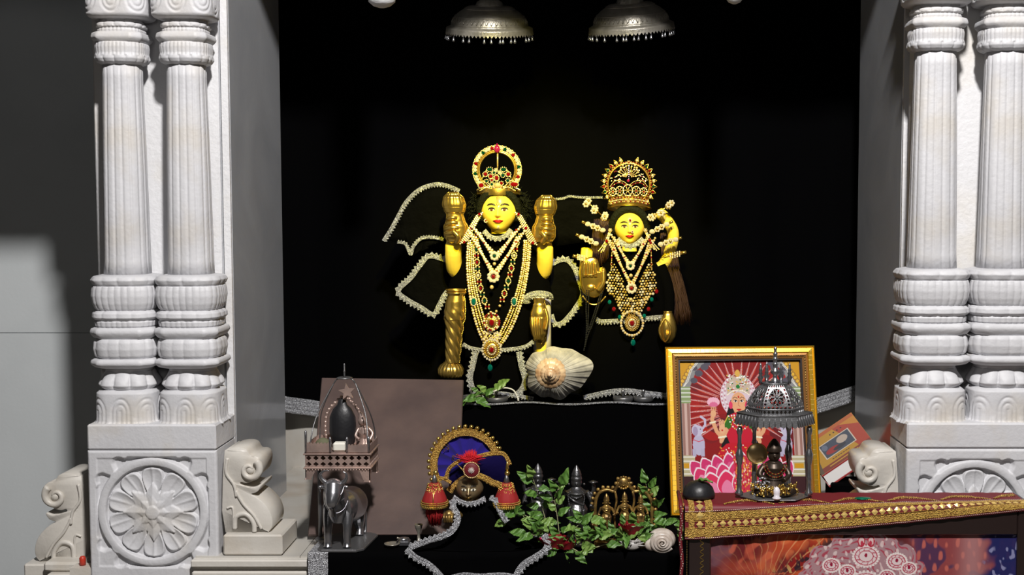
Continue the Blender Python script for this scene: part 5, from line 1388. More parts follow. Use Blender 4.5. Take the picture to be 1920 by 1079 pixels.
tp([B(622, 952, 2.93), B(624, 965, 2.95), B(628, 978, 2.965)], [.006, .009, .006])   # dewlap
for s, px in ((-1, 608), (1, 641)): tp([B(px-s*3, 912, 2.955), B(px+s*4, 913, 2.957), B(px+s*9, 915, 2.955)], [.004, .0058, .003], 10)
tp([B(668, 940, 3.12), B(684, 955, 3.125), B(686, 985, 3.125), B(684, 1000, 3.12)], [.004, .003, .003, .005], 8)
body_obj('body', mb, BU, 'silver', .0013)
for s, pts in ((-1, [(612, 906), (603, 898), (601, 890), (607, 884), (617, 883)]), (1, [(638, 908), (646, 903), (650, 895), (648, 888), (643, 885)])):
    mb = MB(); mb.tube(smooth_path([B(x, y, 2.95-.001*k) for k, (x, y) in enumerate(pts)], 6), [.0062*(1-k/28) for k in range(25)], 12); mb.build('horn', 'silver', BU)
mb = MB()
mb.tube(smooth_path([B(609, 935, 2.952), B(614, 955, 2.945), B(630, 963, 2.945), B(645, 955, 2.955), B(653, 938, 2.97)], 6), .0014, 6); mb.tube(smooth_path([B(634, 932, 2.925), B(641, 925, 2.93), B(645, 912, 2.94)], 5), .0012, 6)
for s, px in ((-1, 600), (1, 650)): mb.sph(B(px, 914, 2.948), .0042, 10, 8)
mb.build('harness', 'silver', BU)

# ================================================================ turbaned idol
u4 = mpp(3.0); c = P(885, 1033, 3.02)
TI = thing('turbaned_idol', 'small brass-faced idol in a blue and gold fan turban, red tassels and black robe', 'idol', (c.x, 3.03, ZP))
fcx = P(881, 916, 3.03); mb = MB(); s3 = face_grid(mb, fcx, 25*u4, 30*u4, .036, chin=.55)
mb.lathe([(.03, ZP+.004), (.034, ZP+.05), (.028, fcx.z-.035), (.014, fcx.z-.028), (.014, fcx.z)], 24, (fcx.x, 3.045, 0))
body_obj('body', mb, TI, 'brass_face', .0014)
for s in (-1, 1):
    e = MB(); paint_patch(e, s3, elp(s*.36, .085, .20, .08), .0006); ew = e.build('eye', 'eye_white', TI)
    e = MB(); paint_patch(e, s3, elp(s*.36, .09, .08, .075), .0013); e.build('iris', 'brow_paint', ew)
    e = MB(); paint_patch(e, s3, arcband(s*.36, .24, .24, .12, .3, PI-.3, .04), .001); e.build('eyebrow', 'brow_paint', TI)
e = MB(); paint_patch(e, s3, elp(0, -.44, .22, .055), .0012); e.build('lips', 'gold_dark', TI)
# fan
FY = 3.065; fc3 = P(874, 872, FY); uf = mpp(FY)
def fe(a, r): return Vector((fc3.x+r*uf*cos(a), FY, fc3.z+r*uf*1.04*sin(a)))
mb = MB()
def ff(u, v):
    a = -.55+(PI+1.0)*u; r = 6+54*v; p = fe(a, r); return (p.x, p.y+.006*abs(sin(a*7))*v-.002, p.z)
mb.grid(ff, 140, 14); mb.grid(lambda u, v: (lambda p: (p[0], p[1]+.006, p[2]))(ff(u, v)), 140, 14)
fan = mb.build('fan_turban', 'velvet_blue', TI)
mb = MB()
def bf(u, v): a = -.45+(PI+1.0)*u; r = 54+13*v; p = fe(a, r); return (p.x, p.y-.004-.003*sin(PI*v)-.0012*abs(sin(a*40)), p.z)
mb.grid(bf, 220, 10); mb.grid(lambda u, v: (lambda p: (p[0], p[1]+.008*sin(PI*v)+.002, p[2]))(bf(u, v)), 120, 6)
for q in (55, 61, 67): beads(mb, [fe(-.45+(PI+1.0)*k/120, q)+Vector((0, -.007, 0)) for k in range(121)], .0014, segs=5, rings=3)
mb.build('fan_border', 'gold_brocade', fan)
mb = MB()
for k in range(25): a = -.20+(PI+.75)*k/24; mb.sph(fe(a, 71)+Vector((0, -.003, 0)), .0050, 12, 8); mb.sph(fe(a+.04, 67.5)+Vector((0, -.002, 0)), .0026, 8, 5)
mb.build('fan_beads', 'gold', fan)
mb = MB()
for (x, y, a) in ((862, 806+12, 1.9), (868, 815, .9), (842, 843, 2.5), (848, 855, -.7), (815, 872, 2.2), (893, 820, 1.2), (830, 835, 2.0)):
    o_ = P(x, y, FY-.006)
    for j in range(4): b = a+(j-1.5)*.55; beads(mb, [o_, o_+Vector((cos(b)*.010, -.001, sin(b)*.010)), o_+Vector((cos(b+.3)*.015, 0, sin(b+.3)*.015))], .0010, segs=5, rings=3)
mb.build('gold_embroidery', 'gold', fan)
# wrapped turban front
mb = MB()
tc = P(888, 885, 3.04)
def tf(u, v):
    a = PI*(u*1.0); th = PI+PI*u
    lo = 905 if False else 0
    px = 842+100*u*1.0; px += 14*v*u
    top = 886-36*sin(min(1, u*1.25)*PI/2)+22*max(0, (u-.86)/.14)**2; bot = 922-32*sin(PI*min(1, max(0, (u)))**.9)-10*max(0, (u-.8)/.2)
    py = bot+(top-bot)*v
    bulge = .030*sin(PI*(.08+.84*u))+.010*sin(PI*v)
    p = P(px, py, 3.035-bulge+.01); return (p.x, p.y, p.z)
mb.grid(tf, 60, 20); mb.grid(lambda u, v: (lambda p: (p[0], p[1]+.012, p[2]))(tf(u, v)), 40, 12)
tb = mb.build('turban_wrap', 'velvet_navy', TI)
mb = MB()
p_ = [Vector(tf(k/30, 0))+Vector((0, -.002, 0)) for k in range(31)]
trim(mb, p_, .016, .05, 1, .01); p_ = [Vector(tf(.45+.55*k/20, 1))+Vector((0, -.003, 0)) for k in range(21)]; trim(mb, p_, .011, .05, 1, .01)
trim(mb, smooth_path(PP([(836, 898, 3.02), (842, 880, 3.01), (856, 868, 3.0), (868, 862, 2.995)], 0), 5), .009, .05, 1, .01)
trim(mb, smooth_path(PP([(824, 896, 3.03), (836, 900, 3.022), (846, 906, 3.015)], 0), 5), .008, .05, 1, .01)
beads(mb, smooth_path(PP([(858, 872, 2.99), (866, 880, 2.985), (872, 888, 2.985)], 0), 4), .0015)
mb.build('gold_band', 'gold_brocade', tb)
mb = MB(); bc = P(884, 882, 2.978); mb.lathe([(.001, .003), (.017, .003), (.018, .0), (.014, -.003), (.001, -.004)], 32, bc, axis='y'); 
for k in range(30): a = 2*PI*k/30; mb.sph(bc+Vector((.0185*cos(a), -.001, .0185*sin(a))), .0019, 7, 5, mi=1)
mb.sph(bc+Vector((0, -.004, 0)), .0055, 8, 5, (1, .6, 1), 2, False)
for k in range(12): a = 2*PI*k/12; mb.sph(bc+Vector((.0066*cos(a), -.004, .0066*sin(a))), .0012, 6, 4, mi=2)
mb.build('brooch', ['maroon', 'pearl', 'stone_clear'], tb)
rnd = random.Random(6); mb = MB()
for k in range(900):
    b = P(882+rnd.uniform(-7, 7), 866, 2.985); a = PI/2+rnd.gauss(0, .62); L = rnd.uniform(.010, .030)*(.6+.5*abs(sin(a*3))); d = Vector((cos(a), rnd.uniform(-.5, .4), sin(a))).normalized()
    e = b+d*L; mb.tube([b, b+d*L*.5+Vector((0, -.002, 0)), e+Vector((cos(a)*.004, 0, -.002))], [.0011, .0010, .0002], 3)
mb.sph(P(882, 864, 2.99), .011, 12, 8, (1, .5, .9)); mb.build('red_feather', 'fur_red', tb)
for s, bx, by, tag_ in ((-1, 814, 888, 0), (1, 951, 889, 1)):
    t0 = P(bx-(4 if s < 0 else 0), by+4, 3.015); mb = MB()
    mb.sph(P(bx+(3 if s < 0 else 0), by-1, 3.012), .0065, 16, 10)
    if s > 0: mb.lathe([(.001, .026), (.003, .018), (.0045, .008), (.0045, .004)], 12, P(bx, by-4, 3.015))
    mb.build('tassel_bead', 'gold', tb)
    x = bx+(1 if s < 0 else -1); c0 = P(x, 948, 3.01); H = P(x, 905, 3.01).z-c0.z
    mb = MB(); mb.lathe([(.010, -.002), (.029, 0), (.031, .006), (.027, H*.35), (.020, H*.68), (.011, H*.97), (.004, H*1.0)], 40, c0, mi=0, fn=lambda t, k, r: r*(1+.04*abs(sin(t*6))))
    mb.lathe([(.008, H*.95), (.005, H*1.2), (.003, H*1.32)], 12, c0, mi=2)
    for zz, R, r_ in ((.001, .031, .0026), (.006, .0325, .0020), (.0105, .0315, .0016), (H*.95, .0115, .0014), (-.002, .030, .0022)):
        beads(mb, [c0+Vector((R*cos(a), R*sin(a), zz)) for a in [2*PI*k/60 for k in range(60)]], r_, mi=1, closed=True, segs=6)
    for k in range(420):
        a = rnd.uniform(0, 2*PI); q = rnd.uniform(.12, .95); R = .029*(1-q*.55)+.0015; mb.sph(c0+Vector((R*cos(a), R*sin(a), H*q)), .0017, 5, 4, mi=1)
    if s < 0: mb.tube([c0+Vector((0, -.031, .004)), c0+Vector((0, -.027, H*.4)), c0+Vector((0, -.010, H*.97))], .0014, 6, 1)
    dm = mb.build('tassel_dome', ['red_cloth', 'gold', 'silver_dark'], tb)
    mb = MB(); L = .044 if s < 0 else .030
    for k in range(260):
        a = rnd.uniform(0, 2*PI); q = math.sqrt(rnd.random())*.020; b = c0+Vector((q*cos(a), q*sin(a), -.002)); l = L*rnd.uniform(.7, 1.1)
        mb.tube([b, b+Vector((rnd.uniform(-.002, .002), rnd.uniform(-.002, .002), -l*.5)), b+Vector((-q*cos(a)*.35+rnd.uniform(-.003, .003), -q*sin(a)*.3, -l))], .0009, 3)
    mb.build('tassel_fringe', 'tassel_red', dm)
# robe
rows_ = [(934, 862, 902, 3.015, .05), (944, 850, 922, 3.00, .07), (960, 857, 936, 2.995, .08), (985, 852, 950, 2.99, .09), (1003, 836, 975, 2.985, .11), (1018, 805, 1003, 2.98, .12), (1029, 772, 1022, 2.975, .12)]
mb = MB()
def rf(u, v):
    t_ = v*(len(rows_)-1); i = min(len(rows_)-2, int(t_)); q = t_-i; a, b = rows_[i], rows_[i+1]; L_ = [a[j]+(b[j]-a[j])*q for j in range(5)]
    A_ = P(L_[1], L_[0], L_[3]+L_[4]/2); B_ = P(L_[2], L_[0], L_[3]+L_[4]/2); th = 2*PI*u; z = max(A_.z, ZP+.003) if v < 1 else ZP+.002
    fo = 1+.03*v*sin(th*11)
    return ((A_.x+B_.x)/2+(B_.x-A_.x)/2*fo*cos(th), L_[3]+L_[4]/2*(1+fo*sin(th)), z)
mb.grid(rf, 100, 50, cu=True)
cloth(mb, PP([(765, 1033), (800, 1042), (850, 1038), (900, 1036), (960, 1036), (1024, 1028), (1018, 1040), (990, 1056), (972, 1074), (966, 1084), (900, 1086), (832, 1084), (815, 1066), (785, 1050)], 2.955), .003, 0, .002)
rb = mb.build('black_robe', 'velvet', TI)
mb = MB()
trim(mb, smooth_path(PP([(850, 932, 3.0), (862, 940, 2.99), (878, 945, 2.985), (895, 942, 2.985), (910, 934, 3.0)], 0), 6), .010, .55, 1)
mb.build('collar_trim', 'silver_brocade', rb)
for nm, pts, o_, w_ in (('robe_trim', [(852, 938, 2.99), (850, 950, 2.988), (858, 965, 2.985), (858, 980, 2.98), (848, 996, 2.975), (832, 1006, 2.972), (800, 1016, 2.968), (768, 1028, 2.962)], 1, .013),
                    ('robe_trim', [(918, 934, 2.99), (930, 942, 2.988), (936, 958, 2.985), (944, 972, 2.98), (950, 980, 2.98)], -1, .011),
                    ('hem_trim', [(762, 1030, 2.955), (780, 1046, 2.951), (800, 1056, 2.951), (815, 1068, 2.951), (828, 1082, 2.951)], 1, .013),
                    ('hem_trim', [(1018, 1004, 2.972), (1026, 1018, 2.962), (1022, 1032, 2.951), (1002, 1046, 2.951), (985, 1056, 2.951), (974, 1068, 2.951), (966, 1084, 2.951)], -1, .014),
                    ('hem_trim', [(846, 1084, 2.951), (870, 1079, 2.951), (900, 1081, 2.951), (940, 1079, 2.951), (962, 1082, 2.951)], 1, .012)):
    mb = MB(); trim(mb, smooth_path(PP(pts, 0), 6), w_, .4, o_); mb.build(nm, 'silver_brocade', rb)
# small things beside it
c = P(841, 968, 2.985); mb = MB(); mb.sph(c, .0125, 18, 12, (1, .8, 1.05)); mb.tube([c+Vector((.01, .012, -.004)), c+Vector((.03, .03, -.004))], .009, 10)
for k in range(4): mb.tube(smooth_path([c+Vector((-.009+.006*k, -.004, .006)), c+Vector((-.0095+.006*k, -.013, -.002)), c+Vector((-.007+.005*k, -.009, -.012))], 4), .0034, 8)
mb.build('brass_hand', 'gold_aged', TI)
c = P(785, 1000, 3.05); mb = MB(); mb.lathe([(.012, ZP+.001), (.013, ZP+.004), (.004, ZP+.008), (.003, c.z+.0), (.008, c.z+.012), (.010, c.z+.02), (.0095, c.z+.021), (.001, c.z+.013)], 24, (c.x, 3.05, 0))
tag(mb.build('metal_goblet', 'silver_aged', None, Vector((c.x, 3.05, ZP))), 'thin tarnished goblet in front of the brown board', 'goblet')
c = P(757, 1012, 3.04); mb = MB(); mb.box(c.x-.016, c.x+.016, 3.02, 3.05, ZP+.001, ZP+.014, 0, .003); mb.lathe([(.012, ZP+.014), (.014, ZP+.018), (.002, ZP+.020)], 18, (c.x, 3.035, 0))
tag(mb.build('trinket_box', 'silver', None, Vector((c.x, 3.035, ZP))), 'tiny silver box low beside the black robe, in front of the board', 'box')
c = P(735, 1015, 3.02); mb = MB(); mb.lathe([(.010, ZP+.001), (.018, ZP+.008), (.019, ZP+.010), (.016, ZP+.009), (.001, ZP+.004)], 24, (c.x, 3.02, 0)); mb.tube(smooth_path([(c.x+.016, 3.02, ZP+.009), (c.x+.02, 3.015, ZP+.02), (c.x+.014, 3.01, ZP+.026)], 5), .0025, 8)
tag(mb.build('oil_dish', 'silver_aged', None, Vector((c.x, 3.02, ZP))), 'small tarnished metal dish between the bull and the black robe', 'dish')

# ================================================================ metal figurines
def figurine(name, label, px, foot, top, Y, mt, group=None, arms=4, W=1.0, base=True, parent=None, vox=.0012):
    z0 = ZP if parent is None else P(px, foot, Y).z; b = P(px, foot, Y); b.z = z0; zt_ = P(px, top, Y).z; H = zt_-z0; c = b
    t = thing(name, label, 'figurine', c, group) if parent is None else parent
    mb = MB()
    def q(x, y, z): return (c.x+x*H*W, c.y+y*H, c.z+z*H)
    mb.lathe([(.13*H*W, c.z), (.14*H*W, c.z+.03*H), (.115*H*W, c.z+.05*H), (.10*H*W, c.z+.20*H), (.115*H*W, c.z+.36*H), (.125*H*W, c.z+.44*H), (.085*H*W, c.z+.52*H), (.10*H*W, c.z+.60*H), (.125*H*W, c.z+.66*H), (.07*H*W, c.z+.70*H), (.045*H*W, c.z+.73*H)], 28, (c.x, c.y, 0), fn=lambda t_, k, r: r*(1+.05*sin(t_*9)*(1-k)))
    mb.sph(q(0, -.01, .775), .062*H, 18, 12, (W, .95, 1.15)); mb.sph(q(0, -.075, .77), .012*H, 8, 6)
    mb.lathe([(.068*H, c.z+.80*H), (.072*H, c.z+.83*H), (.060*H, c.z+.86*H), (.064*H, c.z+.875*H), (.045*H, c.z+.93*H), (.022*H, c.z+.97*H), (.004*H, c.z+1.0*H)], 20, (c.x, c.y, 0))
    for s in (-1, 1):
        if arms > 2:
            mb.tube(smooth_path([q(s*.11, .0, .66), q(s*.165, .02, .61), q(s*.19, .0, .68), q(s*.185, -.01, .75)], 5), [.030*H*W-.0006*k*H*W for k in range(16)], 10); mb.sph(q(s*.185, -.01, .78), .030*H, 12, 8, (1.0, .5, 1))
        mb.tube(smooth_path([q(s*.12, .0, .65), q(s*.17, -.02, .55), q(s*.19, -.05, .47), q(s*.16, -.11, .50)], 5), [.033*H*W-.0007*k*H*W for k in range(16)], 10); mb.sph(q(s*.16, -.115, .51), .024*H, 10, 8)
        mb.sph(q(s*.085, 0, .755), .018*H, 8, 6)
    mb.tube(smooth_path([q(-.11, -.06, .64), q(-.02, -.10, .56), q(.09, -.06, .50)], 6), .014*H, 8)
    mb.tube(smooth_path([q(-.07, -.07, .68), q(0, -.125, .60), q(.07, -.07, .68)], 6), .009*H, 6)
    for k in range(5): mb.tube(smooth_path([q(-.09+.045*k, -.10, .46), q(-.07+.035*k, -.115, .25), q(-.08+.04*k, -.11, .06)], 5), .010*H, 6)
    if base: mb.box(c.x-.17*H*W, c.x+.17*H*W, c.y-.13*H, c.y+.13*H, c.z+.0005, c.z+.03*H)
    o = body_obj('body' if parent is None else 'standing_deity', mb, t, mt, vox)
    if parent is None:
        m2 = MB()
        for s in (-1, 1):
            beads(m2, smooth_path([q(s*.07, -.085, .68), q(s*.09, -.11, .60), q(s*.06, -.125, .46)], 5), .010*H, segs=6)
        beads(m2, [q(.17*cos(a)*.42, -.07-.06*abs(sin(a)), .66-.05*abs(sin(a))) for a in [PI*k/14 for k in range(15)]], .009*H, segs=6)
        m2.build('necklace', mt, t)
        for s in (-1, 1):
            m2 = MB(); m2.lathe([(.004, -.003), (.012, 0), (.004, .003)], 16, q(s*.185, -.03, .79)); m2.build('held_emblem', mt, t)
    return t
figurine('deity_figurine', 'silver standing figurine with tall crown, nearer the turbaned idol', 1009, 1000, 869, 3.11, 'figure_silver', 'pair of silver crowned figurines', W=.98)
figurine('deity_figurine', 'darker silver standing figurine with tall crown, beside the gold triple shrine', 1081, 1015, 872, 3.05, 'figure_silver', 'pair of silver crowned figurines', W=1.12)
GT = thing('triple_shrine', 'gold arched shrine plaque with three small standing figures under scalloped arches', 'figurine', (P(1168, 1000, 3.03).x, 3.03, ZP))
for px, ft, tp_ in ((1137, 1004, 925), (1171, 1000, 922), (1201, 998, 926)): figurine('x', '', px, ft, tp_, 3.02, 'gold_aged', arms=2, parent=GT, W=1.0, base=True)
YG = 3.035
for name, pts in (('arch', [(1118, 1000), (1116, 965), (1117, 940), (1124, 925), (1138, 919), (1150, 922), (1156, 915), (1160, 905)]), ('arch', [(1178, 905), (1182, 914), (1190, 922), (1205, 921), (1216, 930), (1222, 945), (1222, 970), (1221, 1000)])):
    mb = MB(); p = smooth_path(PP(pts, YG), 6); mb.tube(p, .0042, 10)
    for k, q in enumerate(resample(p, .0115)):
        if k % 1 == 0:
            cc = P(1170, 960, YG); d = (q-cc); d.y = 0; d.normalize(); mb.sph(q+d*.0085, .0048, 10, 7)
    mb.build(name, 'gold_aged', GT)
mb = MB(); cc = P(1169, 906, YG); mb.lathe([(.0125, .004), (.0135, 0), (.010, -.003), (.001, -.005)], 28, cc, axis='y')
for k in range(16): a = 2*PI*k/16; mb.sph(cc+Vector((.0145*cos(a), 0, .0145*sin(a))), .0030, 8, 6)
for s in (-1, 1): mb.sph(cc+Vector((s*.004, -.005, .002)), .0016, 6, 5); 
mb.tube([cc+Vector((-.004, -.006, -.004)), cc+Vector((0, -.007, -.005)), cc+Vector((.004, -.006, -.004))], .001, 5); mb.build('sun_face', 'gold_aged', GT)
for px in (1153, 1186):
    mb = MB(); mb.tube(smooth_path(PP([(px, 922), (px+3, 940), (px-1, 965), (px+1, 1000)], YG-.003), 5), .0028, 8); mb.build('divider_post', 'gold_aged', GT)
mb = MB(); a, b = P(1114, 1003, 3.02), P(1226, 1003, 3.02); zt_ = ZP+.012; mb.box(a.x, b.x, 3.0, 3.06, ZP+.001, zt_, 0, .003); mb.build('base', 'gold_aged', GT)
for px in (1136, 1170, 1203):
    c = P(px, 925, 3.02)
# ================================================================ framed goddess picture
def bil(TL, TR, BR, BL):
    def f(u, v, w=0.0):   # u right, v down, w toward the viewer
        p = TL.lerp(TR, u).lerp(BL.lerp(BR, u), v)
        return p+NN*w
    NN = (TR-TL).cross(BL-TL).normalized()
    if NN.y > 0: NN = -NN
    return f
TL, TR, BR, BL = P(1247, 652, 3.44), P(1526, 649, 3.44), P(1541, 972, 3.315), P(1258, 972, 3.315)
BL.z = BR.z = ZP+.002
pf_ = bil(TL, TR, BR, BL)
PI_ = thing('framed_picture', 'gold framed print of a goddess on a pink lotus, leaning behind the silver pavilion', 'picture', (BL+BR)/2)
def frame_side(mb, f, prof, mi=0, n=60, Wd=281, Hd=320):
    """prof: list of (inset px, height m); mitred ring around the rectangle"""
    cor = [(0, 0), (1, 0), (1, 1), (0, 1)]
    vs = []; m = len(prof)
    for (cu, cv) in cor:
        for d, h in prof:
            u = cu+(1 if cu == 0 else -1)*d/Wd; v = cv+(1 if cv == 0 else -1)*d/Hd; vs.append(f(u, v, h))
    fs = []
    for c_ in range(4):
        e = (c_+1) % 4
        for k in range(m): j = (k+1) % m; fs.append((c_*m+k, e*m+k, e*m+j, c_*m+j))
    mb.add(vs, fs, mi, False)
mb = MB(); frame_side(mb, pf_, [(0, -.012), (0, .006), (1.5, .008), (3, .006), (5, .009), (12, .010), (14, .006), (14, -.012)])
for (a, b, hor) in ((0, 1, True), (0, 1, False)):
    for k in range(1, 34):
        q = k/34
        for e in ((8.5/320, 1-8.5/320) if hor else (8.5/281, 1-8.5/281)):
            c = pf_(q, e, .0095) if hor else pf_(e, q, .0095)
            d = (pf_(q+.0015, e, 0)-pf_(q-.0015, e, 0)) if hor else (pf_(e, q+.0013, 0)-pf_(e, q-.0013, 0))
            t_ = (pf_(q, e+.011, 0)-pf_(q, e-.011, 0)) if hor else (pf_(e+.0125, q, 0)-pf_(e-.0125, q, 0))
            mb.prism([c-d*.4-t_*.5, c+d*.4-t_*.5, c+d*.4+t_*.5, c-d*.4+t_*.5], (pf_(0, 0, .0006)-pf_(0, 0, 0)), 1)
mb.build('outer_moulding', ['frame_gold', 'gold_dark'], PI_)
mb = MB(); frame_side(mb, pf_, [(14, -.010), (14, .005), (19, .007), (24, .003), (24, -.010)])
for k in range(64):
    q = (k+.5)/64
    for hor in (True, False):
        for e in (0, 1):
            d = (19/320 if hor else 19/281); e2 = d if e == 0 else 1-d
            if q < d or q > 1-d: continue
            c = pf_(q, e2, .0068) if hor else pf_(e2, q, .0068); a = .8 if k % 2 else -.8
            o_ = (pf_(q+.004, e2, 0)-c) if hor else (pf_(e2, q+.004, 0)-c); mb.sph(c, .0026, 7, 5, (1.4 if hor else .8, .6, .8 if hor else 1.4), 1)
mb.build('inner_moulding', ['frame_inner', 'gold_aged'], PI_)
mb = MB(); mb.prism([pf_(.02, .02, -.0105), pf_(.98, .02, -.0105), pf_(.98, .98, -.0105), pf_(.02, .98, -.0105)], pf_(0, 0, -.002)-pf_(0, 0, 0)); frame_side(mb, pf_, [(24, -.010), (24, .001), (27, .001), (27, -.010)]); mb.build('backing', 'black_frame', PI_)
# the print, painted in photo-like coordinates x 1274..1510, y 677..945
A_ = Art(330, 380, 1273, 676, 1512, 946, (150, 24, 26)); np.random.seed(3)
for k in range(40):
    x, y = np.random.uniform(1290, 1500), np.random.uniform(690, 860); A_.ell(x, y, np.random.uniform(10, 26), np.random.uniform(10, 22), [(160, 26, 28), (138, 26, 30), (176, 34, 30), (120, 30, 38)][k % 4])
for s in (-1, 1):
    for k in range(16):
        a = PI/2+s*(.10+k*.145); c = (1388, 765); r0, r1 = 44, 118-8*(k % 2)
        p0 = (c[0]+r0*cos(a), c[1]-r0*sin(a)); p1 = (c[0]+r1*cos(a), c[1]-r1*sin(a)*.85); w_ = .035
        A_.poly([(c[0]+r0*cos(a-w_), c[1]-r0*sin(a-w_)), (c[0]+r1*.7*cos(a-w_*.9), c[1]-r1*.6*sin(a-w_)), p1, (c[0]+r1*.7*cos(a+w_*.9), c[1]-r1*.6*sin(a+w_)), (c[0]+r0*cos(a+w_), c[1]-r0*sin(a+w_))], (196, 70, 44))
        A_.line([(c[0]+r0*cos(a-w_), c[1]-r0*sin(a-w_)), p1, (c[0]+r0*cos(a+w_), c[1]-r0*sin(a+w_))], .9, (214, 170, 170))
# palace arch corners and pillars
for s in (-1, 1):
    X = lambda d: 1273+d if s < 0 else 1512-d
    A_.poly([(X(0), 676), (X(60), 676), (X(48), 684), (X(34), 694), (X(26), 712), (X(20), 726), (X(0), 740)], (150, 150, 150))
    for (d, y, r) in ((50, 688, 8), (38, 700, 8), (28, 714, 7), (56, 680, 7), (30, 690, 6)): A_.ell(X(d), y, r, r*.8, (96, 92, 104))
    A_.poly([(X(0), 676), (X(34), 676), (X(20), 692), (X(12), 712), (X(0), 726)], (214, 160, 40))
    for k in range(7): A_.ell(X(26-k*4.2), 682+k*6.6, 4, 4, (232, 186, 70)); A_.ring(X(26-k*4.2), 682+k*6.6, 4, .8, (160, 120, 60))
    for w_ in (0, 3): A_.line([(X(40-w_), 676), (X(24-w_), 694), (X(16-w_), 716), (X(4), 730)], 1.4, (235, 232, 220))
    A_.rect(min(X(0), X(20)), 726, max(X(0), X(20)), 758, (150, 168, 120)); 
    for y in (730, 738, 746, 754): A_.line([(X(0), y), (X(20), y)], 2.0, (226, 228, 220))
    A_.rect(min(X(1), X(18)), 758, max(X(1), X(18)), 858, (168, 128, 118)); A_.rect(min(X(7), X(12)), 758, max(X(7), X(12)), 858, (214, 184, 174))
    for d in (1, 18): A_.line([(X(d), 758), (X(d), 858)], 1, (226, 214, 210))
    A_.rect(min(X(0), X(24)), 858, max(X(0), X(24)), 900, (196, 186, 150))
    for y in (861, 869, 885, 893): A_.line([(X(0), y), (X(24), y)], 2.2, (238, 236, 226))
    A_.rect(min(X(2), X(20)), 873, max(X(2), X(20)), 882, (214, 160, 40))
    # elephants
    ex = 1306 if s < 0 else 1478
    A_.ell(ex, 838, 12, 20, (196, 190, 214)); A_.ell(ex-s*-2, 810, 11, 12, (206, 200, 222)); A_.ell(ex+s*6, 812, 5, 9, (176, 160, 190))
    A_.line([(ex-s*7, 808), (ex-s*14, 800), (ex-s*14, 790), (ex-s*6, 784)], 4.5, (206, 198, 220)); A_.line([(ex-s*6, 816), (ex-s*14, 812)], 1.6, (240, 240, 236)); A_.line([(ex+s*4, 798), (ex-s*6, 802)], 1.5, (200, 60, 60)); A_.ell(ex-s*4, 808, 1, 1, (30, 20, 20))
    A_.rect(ex-13, 846, ex-6, 860, (190, 184, 208)); A_.rect(ex+4, 846, ex+11, 860, (190, 184, 208)); A_.line([(ex-11, 828), (ex, 832), (ex+11, 828)], 1.6, (214, 90, 110))
A_.rect(1273, 898, 1512, 946, (70, 36, 40)); A_.ell(1392, 940, 130, 16, (56, 24, 30))
# halo and hair
A_.ell(1388, 745, 36, 42, (226, 206, 214)); 
for k in range(60): a = 2*PI*k/60; A_.ell(1388+33*cos(a), 745+39*sin(a), 1.5, 1.5, (246, 240, 244) if k % 2 else (200, 120, 140))
for k in range(46): a = 2*PI*k/46; A_.ell(1388+27*cos(a), 743+32*sin(a), 1.3, 1.3, (190, 120, 130) if k % 2 else (250, 248, 248))
A_.poly([(1372, 752), (1364, 776), (1356, 810), (1350, 842), (1372, 850), (1388, 820), (1412, 850), (1430, 842), (1420, 800), (1410, 772), (1404, 752)], (22, 16, 20))
# crown
A_.poly([(1366, 742), (1364, 722), (1374, 706), (1388, 698), (1402, 706), (1412, 722), (1410, 742), (1388, 734)], (206, 188, 170))
for k in range(90): x, y = np.random.uniform(1367, 1409), np.random.uniform(703, 738); A_.ell(x, y, 1.4, 1.4, [(250, 248, 240), (190, 40, 60), (250, 250, 250), (60, 130, 70), (230, 190, 90)][k % 5])
A_.ell(1388, 700, 5, 7, (226, 180, 90)); A_.ell(1388, 726, 4, 4, (40, 130, 60)); A_.line([(1366, 742), (1376, 735), (1388, 733), (1400, 735), (1410, 742)], 2, (250, 240, 220))
# face
A_.poly([(1379, 795), (1379, 775), (1398, 775), (1398, 795)], (222, 160, 120)); A_.ell(1388, 757, 15, 20, (234, 178, 136)); A_.ell(1388, 768, 11, 12, (236, 180, 138))
for s in (-1, 1):
    A_.ell(1388+s*6.2, 754, 4, 2, (245, 240, 235)); A_.ell(1388+s*6.2, 754, 1.8, 1.9, (30, 18, 16)); A_.line([(1388+s*10.5, 752.5), (1388+s*6.5, 751.3), (1388+s*2.6, 754)], .9, (30, 18, 16)); A_.line([(1388+s*11, 748.5), (1388+s*7, 746), (1388+s*2.6, 748.5)], 1.1, (36, 20, 18)); A_.ell(1388+s*16, 762, 4, 7, (230, 70, 110))
A_.line([(1388, 752), (1387, 762), (1390, 764)], .9, (190, 120, 90)); A_.poly([(1383, 770), (1386, 768.6), (1388, 769.2), (1390, 768.6), (1393, 770), (1388, 773.6)], (200, 30, 40)); A_.ell(1388, 746, 1.6, 2.4, (200, 30, 30))
# body: green blouse, jewels, skirt
A_.poly([(1366, 782), (1380, 776), (1398, 776), (1412, 784), (1420, 806), (1408, 838), (1368, 838), (1356, 806)], (206, 30, 60))
A_.poly([(1366, 780), (1356, 800), (1354, 812), (1370, 806), (1374, 790)], (60, 120, 40)); A_.poly([(1410, 780), (1420, 800), (1424, 812), (1406, 806)], (60, 120, 40)); A_.line([(1366, 782), (1356, 800), (1358, 812)], 1.8, (226, 200, 80))
for r in (12, 18, 25):
    for k in range(16): a = PI*(k+.5)/16; A_.ell(1388+r*.85*cos(a), 780+r*1.2*sin(a), 1.5, 1.5, (250, 246, 240) if k % 2 else (220, 180, 80))
